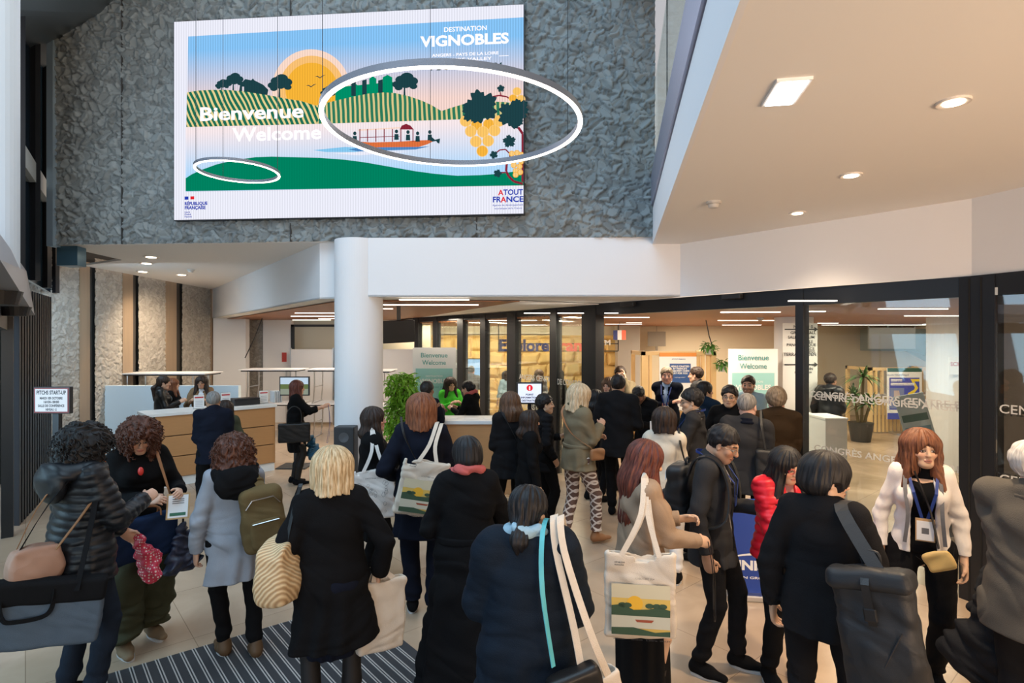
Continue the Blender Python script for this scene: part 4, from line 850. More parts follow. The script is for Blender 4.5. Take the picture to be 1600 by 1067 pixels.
leafcluster('foliage', t, mat('leaf_green',(.22,.48,.04),.45,var=.5,bscale=12), 1500, fn, 4)
t = empty('palm_plant', (at(1345,0,12).x,12,0), 0, 'spiky dracaena palm plant seen through the right glass pane', 'plant')
MB().lathe([(.18,0),(.24,.4),(.22,.4)],24).build('pot', mat('pot_dark'), t); g = MB(); hub = []
for i,(dx,h) in enumerate(((-.15,.95),(.05,1.35),(.2,.8))): g.tube([(dx*.3,0,.35),(dx,.0,h)],[.03,.025],8); hub.append(Vector((dx,0,h)))
g.build('stem', mat('stem_brown'), t); g = MB(); rs = random.Random(9)
for hh in hub:
    for i in range(46):
        a = rs.uniform(0,2*pi); el = rs.uniform(-.1,1.4); L_ = rs.uniform(.38,.6); d = Vector((cos(a)*cos(el),sin(a)*cos(el),sin(el))); sd = d.cross(Vector((0,0,1))); sd = sd.normalized() if sd.length>.01 else Vector((1,0,0))
        pts = [hh+d*L_*f-Vector((0,0,.30*f*f*L_/.6)) for f in (0,.35,.7,1)]; w_ = .022
        g.add([pts[0]-sd*w_*.5,pts[0]+sd*w_*.5,pts[1]+sd*w_,pts[1]-sd*w_,pts[2]+sd*w_*.7,pts[2]-sd*w_*.7,pts[3]],[(0,1,2,3),(3,2,4,5),(5,4,6)])
g.build('foliage', mat('palm_green',(.05,.13,.04),.45), t)
for (x,y,l) in ((1107,545,'small green hanging plant high on the pine booth'),(1128,572,'small green hanging plant low on the pine booth')):
    p = at(x,y,10.22); t = empty('hanging_plant', p, 0, l, 'plant'); 
    MB().lathe([(.05,-.1),(.07,0),(.06,0)],16).build('pot', mat('pot_white',(.6,.6,.6),.5), t)
    leafcluster('foliage', t, mat('leaf_mid',(.10,.27,.05),.5), 60, lambda rs: (Vector((rs.uniform(-.08,.08),rs.uniform(-.08,.08),rs.uniform(-.03,.1))), .13, .04), 3)
# ================================================================ figure kit: distance fields -> one smooth surface per part
f4 = np.float32
def vv(*a): return np.array(a, dtype=float)
def nrm(v): v = np.asarray(v, float); return v/(np.linalg.norm(v)+1e-12)
class Fld:
    def __init__(s, lo, hi, h, fine=()):
        s.ax = []
        for i in range(3):
            x = lo[i]; a = [x]
            while x < hi[i]:
                st = h
                for (fl, fh, hf) in fine:
                    if fl[i]-hf <= x <= fh[i]: st = min(st, hf)
                x += st; a.append(x)
            s.ax.append(np.array(a, f4))
        s.F = np.full([len(a) for a in s.ax], 1.0, f4); s.h = h
    def sub(s, lo, hi, m):
        sl = []
        for i in range(3):
            a = np.searchsorted(s.ax[i], lo[i]-m); b = np.searchsorted(s.ax[i], hi[i]+m)
            if b <= a: return None
            sl.append(slice(a, b))
        return tuple(sl), s.ax[0][sl[0]][:,None,None], s.ax[1][sl[1]][None,:,None], s.ax[2][sl[2]][None,None,:]
    def _put(s, r, d, k, cut):
        F = s.F[r]
        if cut: d = -d
        if k > 0:
            if cut: h = np.clip(.5-.5*(F-d)/k, 0, 1); F[...] = F+(d-F)*h+k*h*(1-h)
            else: h = np.clip(.5+.5*(d-F)/k, 0, 1); F[...] = d+(F-d)*h-k*h*(1-h)
        else: F[...] = np.maximum(F, d) if cut else np.minimum(F, d)
    def ell(s, c, r, k=.02, M=None, cut=False):
        c = np.asarray(c,float); r = np.asarray(r,float); R_ = max(r); g = s.sub(c-R_, c+R_, k+2.5*s.h)
        if g is None: return s
        r_, X, Y, Z = g; X = X-c[0]; Y = Y-c[1]; Z = Z-c[2]
        if M is not None: M = np.asarray(M); X, Y, Z = M[0,0]*X+M[1,0]*Y+M[2,0]*Z, M[0,1]*X+M[1,1]*Y+M[2,1]*Z, M[0,2]*X+M[1,2]*Y+M[2,2]*Z
        k0 = np.sqrt((X/r[0])**2+(Y/r[1])**2+(Z/r[2])**2); k1 = np.sqrt((X/r[0]**2)**2+(Y/r[1]**2)**2+(Z/r[2]**2)**2)+1e-9
        s._put(r_, (k0*(k0-1)/k1).astype(f4), k, cut); return s
    def cap(s, a, b, ra, rb, k=.02, sd=None, sx=1., sy=1., cut=False, quilt=0, qa=.006, flat=False, tex=None):
        """tapered limb from a to b; sd = side direction, sx/sy scale of the section along side / across it"""
        a = np.asarray(a,float); b = np.asarray(b,float); L_ = np.linalg.norm(b-a); w_ = (b-a)/(L_+1e-9)
        R_ = max(ra,rb)*max(sx,sy)+.01; g = s.sub(np.minimum(a,b)-R_, np.maximum(a,b)+R_, k+2.5*s.h)
        if g is None: return s
        r_, X, Y, Z = g; X = X-a[0]; Y = Y-a[1]; Z = Z-a[2]
        q = X*w_[0]+Y*w_[1]+Z*w_[2]; t = np.clip(q/L_,0,1); rr = ra+(rb-ra)*t; ax_ = q-t*L_
        if sd is None: d = np.sqrt(np.maximum(X*X+Y*Y+Z*Z-q*q,0)+ax_**2)-rr
        else:
            u = np.asarray(sd,float); u = nrm(u-w_*np.dot(u,w_)); v = np.cross(w_,u)
            U = (X*u[0]+Y*u[1]+Z*u[2])/sx; V = (X*v[0]+Y*v[1]+Z*v[2])/sy; d = (np.sqrt(U*U+V*V+ax_**2)-rr)*min(sx,sy)
        if flat: d = np.maximum(d, np.abs(q-L_/2)-L_/2)
        if quilt: d = d-qa*(np.abs(np.sin(np.pi*q/quilt))**.6-.6)
        s._put(r_, d.astype(f4), k, cut); return s
    def box(s, c, hs, r=.01, k=.0, M=None, cut=False):
        c = np.asarray(c,float); hs = np.asarray(hs,float); R_ = np.linalg.norm(hs) if M is not None else None
        lo, hi = (c-R_, c+R_) if M is not None else (c-hs, c+hs); g = s.sub(lo, hi, k+2.5*s.h)
        if g is None: return s
        r_, X, Y, Z = g; X = X-c[0]; Y = Y-c[1]; Z = Z-c[2]
        if M is not None: M = np.asarray(M); X, Y, Z = M[0,0]*X+M[1,0]*Y+M[2,0]*Z, M[0,1]*X+M[1,1]*Y+M[2,1]*Z, M[0,2]*X+M[1,2]*Y+M[2,2]*Z
        qx = np.abs(X)-hs[0]+r; qy = np.abs(Y)-hs[1]+r; qz = np.abs(Z)-hs[2]+r
        d = np.sqrt(np.maximum(qx,0)**2+np.maximum(qy,0)**2+np.maximum(qz,0)**2)+np.minimum(np.maximum(qx,np.maximum(qy,qz)),0)-r
        s._put(r_, d.astype(f4), k, cut); return s
    def disp(s, fn, band=.05):
        m = np.abs(s.F) < band; i, j, k_ = np.nonzero(m); P = (s.ax[0][i], s.ax[1][j], s.ax[2][k_]); s.F[i,j,k_] += fn(*P).astype(f4); return s
    def half(s, n, o, keep_below=True):     # cut by plane, keep where dot(p-o,n) < 0
        n = nrm(n); d = n[0]*(s.ax[0][:,None,None]-o[0])+n[1]*(s.ax[1][None,:,None]-o[1])+n[2]*(s.ax[2][None,None,:]-o[2]); s.F = np.maximum(s.F, d.astype(f4)); return s
    def mesh(s):
        F = s.F; F[0]=F[-1]=1; F[:,0]=F[:,-1]=1; F[:,:,0]=F[:,:,-1]=1; I = F < 0
        c = [(0,0,0),(1,0,0),(0,1,0),(1,1,0),(0,0,1),(1,0,1),(0,1,1),(1,1,1)]; n = [q-1 for q in F.shape]
        cnt = np.zeros(n, np.int8)
        for (a,b,d) in c: cnt += I[a:a+n[0], b:b+n[1], d:d+n[2]]
        act = (cnt > 0) & (cnt < 8); i,j,k = np.nonzero(act)
        if len(i) == 0: return np.zeros((0,3)), np.zeros((0,4),int)
        vals = [F[i+a,j+b,k+d] for a,b,d in c]; pos = [np.stack([s.ax[0][i+a], s.ax[1][j+b], s.ax[2][k+d]],1) for a,b,d in c]
        P = np.zeros((len(i),3)); W = np.zeros(len(i))
        for p,q in ((0,1),(2,3),(4,5),(6,7),(0,2),(1,3),(4,6),(5,7),(0,4),(1,5),(2,6),(3,7)):
            m = (vals[p] < 0) != (vals[q] < 0); t = np.where(m, vals[p]/(vals[p]-vals[q]+1e-12*(~m)), 0)
            P += np.where(m[:,None], pos[p]+(pos[q]-pos[p])*t[:,None], 0); W += m
        P /= W[:,None]; idx = np.full(n, -1, np.int64); idx[i,j,k] = np.arange(len(i)); Q = []
        for ax_ in range(3):
            A = [slice(1,-1)]*3; B = [slice(1,-1)]*3; A[ax_] = slice(0,-1); B[ax_] = slice(1,None)
            fa, fb = I[tuple(A)], I[tuple(B)]; x,y,z = np.nonzero(fa != fb); inside = fa[x,y,z]
            off = [1,1,1]; off[ax_] = 0; x = x+off[0]; y = y+off[1]; z = z+off[2]; o1, o2 = [(0,1,0),(0,0,1)] if ax_ == 0 else ([(0,0,1),(1,0,0)] if ax_ == 1 else [(1,0,0),(0,1,0)])
            g = lambda a,b: idx[x-a*o1[0]-b*o2[0], y-a*o1[1]-b*o2[1], z-a*o1[2]-b*o2[2]]
            q = np.stack([g(1,1), g(0,1), g(0,0), g(1,0)],1); q[~inside] = q[~inside][:,::-1]; Q.append(q)
        Q = np.concatenate(Q); Q = Q[(Q >= 0).all(1)]; return P, Q
def put_mesh(name, P, Q, m, parent=None, col=None):
    me = bpy.data.meshes.new(name); me.vertices.add(len(P)); me.vertices.foreach_set('co', P.astype(f4).ravel()); me.loops.add(Q.size); me.loops.foreach_set('vertex_index', Q.ravel().astype(np.int32))
    me.polygons.add(len(Q)); me.polygons.foreach_set('loop_start', np.arange(0,Q.size,4,dtype=np.int32)); me.polygons.foreach_set('loop_total', np.full(len(Q),4,np.int32)); me.polygons.foreach_set('use_smooth', np.ones(len(Q),bool)); me.update()
    if m: me.materials.append(m)
    if col is not None:
        ca = me.color_attributes.new('tone', 'FLOAT_COLOR', 'POINT'); ca.data.foreach_set('color', np.concatenate([col, np.ones((len(col),1))],1).astype(f4).ravel())
    o = bpy.data.objects.new(name, me); C.objects.link(o); o.parent = parent; return o
def emit_part(fl, name, m, parent, smooth=1, col=None):
    P, Q = fl.mesh()
    if len(P) == 0: return None
    for _ in range(smooth):      # gentle relaxation of the surface
        S_ = np.zeros_like(P); N_ = np.zeros(len(P)); 
        for a,b in ((0,1),(1,2),(2,3),(3,0)): np.add.at(S_, Q[:,a], P[Q[:,b]]); np.add.at(N_, Q[:,a], 1); np.add.at(S_, Q[:,b], P[Q[:,a]]); np.add.at(N_, Q[:,b], 1)
        P = P*.5+.5*S_/np.maximum(N_,1)[:,None]
    return put_mesh(name, P, Q, m, parent, col(P) if col else None)
def skin_mat():
    def f(nt, b, N, L):
        a = N('Attribute'); a.attribute_name = 'tone'; L(a.outputs['Color'], b.inputs['Base Color']); b.inputs['Roughness'].default_value = .5
        b.inputs['Subsurface Weight'].default_value = .08; b.inputs['Subsurface Radius'].default_value = (.01,.004,.002); b.inputs['Subsurface Scale'].default_value = .5
    return nodes('skin', f)
M_skin = skin_mat()
def cloth(name, col, rough=.85, var=.12, bump=.5, bscale=260, sheen=.15, **k): return mat('cloth_'+name, col, rough, var=var, bump=bump, bscale=bscale, vscale=14, sheen=sheen, spec=.09 if rough > .6 else .35, **k)
def hair_mat(name, col, col2=None, rough=.48):
    col2 = col2 or tuple(min(1,c*1.9+.01) for c in col)
    def f(nt, b, N, L):
        tc = N('Attribute'); tc.attribute_name = 'tone'
        nz = N('TexNoise'); nz.inputs['Scale'].default_value = 16; nz.inputs['Detail'].default_value = 5; L(tc.outputs['Vector'], nz.inputs[0])
        cr = N('ValToRGB'); cr.color_ramp.elements[0].position = .35; cr.color_ramp.elements[0].color = (*col,1); cr.color_ramp.elements[1].position = .68; cr.color_ramp.elements[1].color = (*col2,1); L(nz.outputs['Fac'], cr.inputs[0]); L(cr.outputs[0], b.inputs['Base Color'])
        bp = N('Bump'); bp.inputs['Strength'].default_value = .55; bp.inputs['Distance'].default_value = .004; L(nz.outputs['Fac'], bp.inputs['Height']); L(bp.outputs[0], b.inputs['Normal'])
        b.inputs['Roughness'].default_value = rough; b.inputs['Specular IOR Level'].default_value = .3
    return nodes('hair_'+name, f)
SKINS = dict(light=(.60,.36,.25), pink=(.62,.36,.27), tan=(.46,.26,.16), asian=(.57,.36,.235), brown=(.24,.12,.07), rosy=(.60,.33,.24))

def rotm(yaw=0, pitch=0, roll=0):      # columns = local axes; yaw + = turn to own left (ccw), pitch + = look down
    return np.array(Euler((-R(pitch), R(roll), R(yaw)), 'XYZ').to_matrix()) if 0 else np.array((Matrix.Rotation(R(yaw),3,'Z')@Matrix.Rotation(-R(pitch),3,'X')@Matrix.Rotation(R(roll),3,'Y')))
def ik(S_, T, l1, l2, pole):
    S_ = np.asarray(S_,float); T = np.asarray(T,float); d = T-S_; D = np.linalg.norm(d); mx = (l1+l2)*.985
    if D > mx: T = S_+d/D*mx; d = T-S_; D = mx
    if D < abs(l1-l2)+.03: D2 = abs(l1-l2)+.03; T = S_+d/(D+1e-9)*D2; d = T-S_; D = D2
    u = d/D; a = (l1*l1-l2*l2+D*D)/(2*D); h = sqrt(max(l1*l1-a*a,0)); p = np.asarray(pole,float); p = nrm(p-u*np.dot(p,u)); return S_+u*a+p*h, T

def noise_fold(seed, amp, f=1.0):
    rs = np.random.RandomState(seed); a = rs.rand(9)*6.28
    def g(X,Y,Z):
        w1 = np.sin(9*f*X+a[0]+2.2*np.sin(6*f*Z+a[1])); w2 = np.sin(11*f*Y+a[2]+2.0*np.sin(7*f*Z+a[3]+3*f*X))
        return amp*(.7*np.sin(16*f*X+9*f*Z+a[4]+2.2*w2)+.7*np.sin(15*f*Y-13*f*Z+a[5]+2.4*w1)+.8*(1-np.abs(np.sin(13*f*Z+6*f*X+a[6]+1.6*w1+1.4*w2)))**3+.3*np.sin(47*f*Z+a[7]+3*w1+2*w2))
    return g

def person(label, px, ytop, h=1.65, face=0, sex='f', hair=('bob','black'), skin='light', top=None, bot=None, shoe='black', lean=0, head=(0,0,0), RH=None, LH=None, feet=None, extra=None, glasses=None, scarf=None, k=None, curlR=.5, curlL=.5, legs=True, group=None, beard=0, dx=0, bulk=1.0, hd=1.0, name='person', lanyard=None, mask_legs=False, inner=None):
    k = k or (ytop-HY)/(CAMZ-h); Y0 = FP/k; X0 = (px-HX)/k; rz = R(face)-math.atan2(X0,Y0)
    res = 1 if k > 200 else (1.45 if k > 130 else (2.0 if k > 80 else 2.6))
    H = h-.02; s_ = H/1.68; me = sex == 'm'
    root = empty(name, (0,0,0), rz, label, 'person', group)
    # ---- skeleton in the person's own frame (x right, y ahead, z up)
    sw = (.170 if me else .147)*s_*bulk; hw = (.095 if me else .10)*s_
    pel = vv(0,0,.535*H); ln = R(lean)
    def up(z, y=0, x=0): d = z-pel[2]; return vv(x*1., pel[1]+y*cos(ln)+d*sin(ln), pel[2]+d*cos(ln)-y*sin(ln))
    wai = up(.62*H); che = up(.735*H,.005); nb = up(.828*H,-.012); nt_ = up(.868*H,.008)
    yaw, pit, rol = head; HM = rotm(yaw, pit+lean*.5, rol); hs = (.99 if me else .95)*s_*hd
    hc = nt_+vv(0,.012,0)+HM@vv(0,.006,.055)*1.0*hs; 
    if pit+lean > 15: hc = hc+vv(0,.02*min(2,(pit+lean)/20),-.006*min(3,(pit+lean)/20))
    SH = {1: up(.805*H,-.005,sw), -1: up(.805*H,-.005,-sw)}
    l1, l2 = .172*H, .150*H; arms = {}
    tg = {1: RH, -1: LH}
    for s in (1,-1):
        T = tg[s]
        if T is None: T = SH[s]+vv(s*.085,.03,-(l1+l2)*.96)
        elif T == 'hold': T = vv(s*.06,.24,.66*H)
        elif T == 'phone': T = vv(s*.05,.26,.72*H)
        elif T == 'pocket': T = vv(s*.19,.06,.53*H)
        elif T == 'bag': T = vv(s*.13,.19,.70*H)
        else: T = np.array(T,float)
        hang = T[2] < SH[s][2]-.42
        el, T = ik(SH[s], T, l1, l2, vv(s*.6,-.8,0) if hang else (vv(s*.35,-.2,-1) if T[2] > SH[s][2]-.12 else vv(s*.5,-.9,-.6))); arms[s] = (SH[s], el, T)
    ft = feet or ((.10,.02),(-.10,-.03)); LG_ = {}
    for s in (1,-1):
        fx, fy = ft[0 if s == 1 else 1]; hp = pel+vv(s*hw,0,-.01); an = vv(fx,fy,.085); 
        if name_lift.get(id(ft)): pass
        kn, an = ik(hp, an, .245*H, .245*H, vv(s*.15,1,0)); LG_[s] = (hp, kn, an)
    # correct the root so the head top sits where the photo has it
    hw0 = vv(hc[0]*cos(rz)-hc[1]*sin(rz), hc[0]*sin(rz)+hc[1]*cos(rz)); root.location = (X0-hw0[0]+dx, Y0-hw0[1], 0)
    # ---- hand geometry
    def hand(fl, s, hf):
        S0, E, Wp = arms[s]; d = nrm(Wp-E); curl = curlR if s == 1 else curlL
        n = nrm(np.cross(d, vv(0,0,1)) if abs(d[2]) < .85 else vv(-s,0,0)); 
        if abs(d[2]) < .85: pn = nrm(vv(-s*.75,0,-.5)-d*np.dot(vv(-s*.75,0,-.5),d))
        else: pn = nrm(vv(-s,0.15,0)-d*np.dot(vv(-s,.15,0),d))
        sd = nrm(np.cross(d, pn))      # across the palm
        if sd[2] < 0 or (abs(d[2]) >= .85 and sd[1] < 0): sd = -sd       # thumb side
        q = (.92 if me else .84)*s_
        fl.cap(Wp-d*.02, Wp+d*.045*q, .026*q, .030*q, .012, sd, 1.12, .55); fl.cap(Wp+d*.03*q, Wp+d*.085*q, .034*q, .038*q, .012, sd, 1.1, .42)
        for i,(o,l) in enumerate(((.030,.072),(.0105,.080),(-.0095,.075),(-.029,.058))):
            b0 = Wp+d*.088*q+sd*o*q; a1 = curl*.75; d1 = d*cos(a1)+pn*sin(a1); a2 = curl*2.0; d2 = d*cos(a2)+pn*sin(a2); a3 = curl*2.9; d3 = d*cos(a3)+pn*sin(a3)
            p1 = b0+d1*l*.45*q; p2 = p1+d2*l*.32*q; p3 = p2+d3*l*.25*q; r = .0088*q if i < 3 else .0078*q; r = max(r, hf*.95)
            fl.cap(b0-d*.012,p1,r*1.05,r,.003).cap(p1,p2,r,r*.93,.003).cap(p2,p3,r*.93,r*.82,.003)
        t0 = Wp+d*.028*q+sd*.022*q; td = nrm(d*.62+sd*.62+pn*.42); t1 = t0+td*.045*q; t2 = t1+nrm(d*.85+sd*.2+pn*.45)*.032*q
        fl.cap(t0,t1,.014*q,.0105*q,.008).cap(t1,t2,max(.0105*q,hf),max(.0085*q,hf*.9),.003)
    # ---- body
    bt_kind = (bot or {}).get('kind','trousers')
    hf = .0045*res*.9; hH = .0034*res if k > 60 else .011; h0 = .013*min(res,1.6)
    pts = np.array([hc, *[a for t in arms.values() for a in t], *[a for t in LG_.values() for a in t]]); lo = pts.min(0)-.17; hi = pts.max(0)+.17; lo[2] = .0; 
    hr = .15*hs
    fine = [(hc-vv(hr,hr,hr), hc+vv(hr,hr,hr), hH)]
    for s in (1,-1):
        W_ = arms[s][2]; d = nrm(arms[s][2]-arms[s][1]); c = W_+d*.08; fine.append((c-.11, c+.11, hf))
    fl = Fld(lo, hi, h0, fine)
    fl.cap(pel-vv(0,0,.03), wai, .092*s_, .08*s_, .04, vv(1,0,0), 1.4 if not me else 1.35, 1.0).cap(wai, che, .08*s_, .10*s_, .04, vv(1,0,0), 1.32, .92)
    fl.cap(SH[1]*.86+che*.14, SH[-1]*.86+che*.14, .058*s_, .058*s_, .05)
    fl.cap(nb-vv(0,0,.03), nt_, (.058 if me else .049)*s_, (.053 if me else .045)*s_, .03)
    for s in (1,-1):
        a,e,w_ = arms[s]; fl.cap(a,e,.038*s_,.030*s_,.03).cap(e,w_,.030*s_,.022*s_,.015); hand(fl, s, hf)
        if legs:
            hp,kn,an = LG_[s]; fl.cap(hp,kn,.060*s_,.038*s_,.02).cap(kn,(kn+an)/2-vv(0,.0,0),.038*s_,.036*s_,.02).cap((kn+an)/2,an,.036*s_,.026*s_,.02).cap(an+vv(0,-.01,-.045),an+vv(0,.10,-.05),.022,.020,.02)
    T = lambda p: hc+HM@(np.array(p,float)*hs); E = lambda c,r,kk=.012,cut=False,M2=None: fl.ell(T(c), np.array(r)*hs, kk, HM if M2 is None else HM@M2, cut)
    CP = lambda a,b,ra,rb,kk=.01: fl.cap(T(a),T(b),ra*hs,rb*hs,kk)
    E((0,-.014,.035),(.074,.092,.080),.02); E((0,.025,-.028),(.057,.064,.078),.03); E((0,.055,-.088),(.026,.026,.020),.025)
    jw = .056 if me else .050
    for s in (1,-1):
        CP((s*jw,.0,-.052),(s*.018,.058,-.090),.018,.016,.03); E((s*.040,.058,-.024),(.022,.020,.018),.022); CP((s*.014,.083,.026),(s*.046,.066,.026),.010,.009,.014)
        fl.ell(T((s*.031,.094,.002)), np.array((.019,.013,.011))*hs, .010, HM, True); E((s*.031,.075,.001),(.0135,.0125,.0115),.002)
        E((s*.076,-.006,-.004),(.008,.018,.031),.006, M2=rotm(s*-22,0,0)); fl.ell(T((s*.083,.002,0)), np.array((.004,.009,.017))*hs, .004, HM, True)
    ns = 1.0 if skin != 'asian' else .82
    CP((0,.083,.018),(0,.083+.022*ns,-.026),.0085,.0115,.012); E((0,.083+.016*ns,-.030),(.016,.012,.0085),.008); 
    E((0,.083,-.058),(.0235,.0135,.0060),.004); E((0,.081,-.068),(.0195,.0140,.0070),.004); fl.ell(T((0,.098,-.0628)), np.array((.022,.006,.0016))*hs, .003, HM, True)
    base = np.array(SKINS.get(skin, SKINS['light'])); hcol = HAIRC[hair[1]][0]
    lipc = base*.55+np.array((.30,.05,.05))*(.9 if not me else .35)
    def colf(P):
        q = (P-hc)@HM/hs; c = np.tile(base, (len(P),1)); rs_ = np.random.RandomState(1); x,y,z = q.T
        c *= (1+.05*np.sin(P[:,[0]]*60+P[:,[2]]*47))
        inh = (np.abs(x)<.12)&(np.abs(y)<.14)&(np.abs(z)<.14); fr = inh&(y>.045)
        ck = np.exp(-(((np.abs(x)-.042)/.02)**2+((z+.028)/.02)**2))*fr; c += ck[:,None]*np.array((.06,-.02,-.015))
        m = fr&((x/.025)**2+((z+.063)/.0115)**2 < 1); c[m] = lipc
        m = fr&(np.abs(z+.0628) < .0022)&(np.abs(x) < .021); c[m] = lipc*.35
        ax2 = np.abs(x); m = fr&(ax2>.013)&(ax2<.050)&(np.abs(z-(.028-.10*(ax2-.03)**2/.03)) < (.0042 if not me else .0055)); c[m] = np.array(hcol)*.7+base*.12
        ex = (ax2-.031)/.0155; ez = (z-.001)/.0072; m = fr&(ex**2+ez**2 < 1.35); c[m] = (.05,.03,.025); m = fr&(ex**2+(ez*(1.3 if skin == 'asian' else 1.1))**2 < .62); c[m] = (.62,.58,.55); m = fr&(((ax2-.031)/.0068)**2+((z-.001)/.0075)**2 < 1); c[m] = (.03,.018,.012)
        if beard: m = inh&(y>.0)&(z<-.035)&((x/.03)**2+((z+.062)/.014)**2 > 1)&(z>-.13)|(fr&(np.abs(z+.046)<.007)&(ax2<.028)); c[m] = c[m]*(1-beard)+np.array(hcol)*beard
        sc = inh&((z>.055)&(y<.075)|(y<-.02)&(z>-.02)); 
        if hair[0] not in ('bald','thin'): c[sc] = np.array(hcol)*.8
        elif hair[0] == 'thin': m = inh&(z>.04)&(y<.06); c[m] = c[m]*.75+np.array(hcol)*.25
        return np.clip(c,0.003,1)
    body = emit_part(fl, 'body', M_skin, root, 1, colf)
    # ---- hair
    make_hair(root, hair, hc, HM, hs, res, me, int(px*7+ytop))
    # ---- clothing
    tp = dict(dict(c='black', hem=.48*H, off=.017, flare=.03, puff=0, qa=.008, collar='coat', fold=.0062, open=None, shirt=None, tie=None, slim=1.0, belt=0, vest=False, sl=1.0), **(top or {}))
    hc_ = .0068*res if k > 130 else .0135
    fold = noise_fold(int(px+ytop), tp['fold'])
    def torso(fl, off, hem, flare, waist=True):
        o = off
        fl.cap(wai, che, (.092+o)*s_*bulk, (.113+o)*s_*bulk, .05, vv(1,0,0), 1.30, .92)
        fl.cap(SH[1]*.80+che*.12+nb*.08, SH[-1]*.80+che*.12+nb*.08, (.050+o*.6)*s_, (.050+o*.6)*s_, .06)
        fl.cap(SH[1]*.8+nb*.2, nb+vv(0,0,.0), (.045+o*.6)*s_, (.055+o*.4)*s_, .05); fl.cap(SH[-1]*.8+nb*.2, nb+vv(0,0,.0), (.045+o*.6)*s_, (.055+o*.4)*s_, .05)
        if not me: fl.ell(che+vv(.055*s_,.070*s_,-.01), ((.058+o)*s_,)*3, .05).ell(che+vv(-.055*s_,.070*s_,-.01), ((.058+o)*s_,)*3, .05)
        b0 = vv(0, pel[1]*.5, hem-.06); hipr = (.115 if not me else .108)*bulk
        fl.cap(pel, wai, (hipr+o)*s_, (.093+o)*s_*bulk, .05, vv(1,0,0), 1.38, .98)
        if hem < pel[2]-.05: fl.cap(vv(0,pel[1]+.0,hem-.05), pel+vv(0,0,.02), (hipr+o+flare)*s_, (hipr+o)*s_, .03, vv(1,0,0), 1.33, 1.0)
        elif hem < pel[2]+.05: fl.cap(vv(0,0,hem-.02), pel+vv(0,0,.02), (hipr+o+flare*.5)*s_, (hipr+o)*s_, .03, vv(1,0,0), 1.38, 1.0)
        if tp['puff'] and off > .01: pass
    allp = np.array([hc, *[a for t in arms.values() for a in t], pel, vv(0,0,tp['hem'])]); lo = allp.min(0)-vv(.26,.26,.02); hi = allp.max(0)+vv(.26,.26,-.02); hi[2] = min(hi[2], max(hc[2], max(arms[1][2][2],arms[-1][2][2])+.08)); lo[2] = tp['hem']-.03
    cm = CL(tp['c'])
    shirt = tp['shirt']
    if tp['open'] and not shirt: shirt = 'black'
    if shirt or inner:
        f2 = Fld(vv(-.28,-.3,.52*H)+vv(0,min(0,nb[1]),0), vv(.28,.34,.88*H)+vv(0,max(0,nb[1]),0), hc_); torso(f2, tp['off']-.016, .52*H, 0)
        f2.cap(nb-vv(0,0,.03 if shirt=='turtle' else 0), nt_-vv(0,0,.008 if shirt!='turtle' else -.01), .060*s_*(1.08 if me else 1), .056*s_*(1.08 if me else 1), .008); f2.half(vv(0,.35,1), nt_-vv(0,0,.018)); emit_part(f2, 'shirt', CL(shirt or inner), root, 1)
    fl = Fld(lo, hi, hc_); torso(fl, tp['off'], tp['hem'], tp['flare'])
    for s in (1,-1):
        a,e,w_ = arms[s]; o = tp['off']; q = tp['puff']; e2 = w_-nrm(w_-e)*.012
        fl.cap(a+vv(s*-.01,0,.004), e, (.050+o*.7)*s_*bulk**.5*tp['sl'], (.041+o*.7)*s_*tp['sl'], .022, quilt=q, qa=tp['qa']*.9); 
        fl.cap(e, e2, (.041+o*.7)*s_*tp['sl'], (.031+o*.65)*s_*tp['sl'], .010, quilt=q, qa=tp['qa']*.9)
        fl.half(vv(0,0,0)+nrm(w_-e)*1e-9, vv(0,0,0)) if 0 else None
    fl.cap(nb-vv(0,0,.03), nb+vv(0,.0,.022*s_), .071*s_, .064*s_, .02)
    qz = tp['puff']
    def dd_(X,Y,Z):
        d = fold(X,Y,Z)
        if qz: d = d-tp['qa']*(np.abs(np.sin(np.pi*(Z+.02*np.sin(X*5))/qz))**.6-.6)
        elb = 0
        for s in (1,-1):
            e = arms[s][1]; rr = np.exp(-((X-e[0])**2+(Y-e[1])**2+(Z-e[2])**2)/.012); elb = elb+rr*.0040*np.sin(80*Z+38*Y+20*X*s)
        low = np.clip((pel[2]+.1-Z)/.5,0,1); ang = np.arctan2(Y*1.3,X); d = d+low*tp['fold']*2.2*np.sin(ang*7+3*np.sin(ang*2+px)+1.5*np.sin(Z*5))
        return d+elb
    fl.disp(dd_)
    # neck hole, cuffs, hem
    fl.cap(nb+vv(0,.015,-.0), nt_+vv(0,.03,.03), .052*s_, .062*s_, .01, cut=True)
    if tp['open']:
        w0, w1, zb = tp['open']     # half width at neck, half width at bottom, z of the lower end (fraction)
        zt = nb[2]+.02; zb = zb*H; n_ = 14
        for i in range(n_+1):
            t_ = i/n_; z = zt+(zb-zt)*t_; yy = wai[1]+(nb[1]-wai[1])*max(0,(z-wai[2])/(nb[2]-wai[2])); ww = w0+(w1-w0)*t_; fl.box((0,yy+.20,z),(max(ww,.004),.22,abs(zt-zb)/n_*.75),.002,.004,cut=True)
    fl.half(vv(0,0,-1), vv(0,0,tp['hem']))
    for s in (1,-1):
        a,e,w_ = arms[s]; d = nrm(w_-e); fl.cap(w_-d*.008, w_+d*.2, .1, .12, 0, cut=True, flat=True)
    coat = emit_part(fl, tp.get('name','coat'), cm, root, 1)
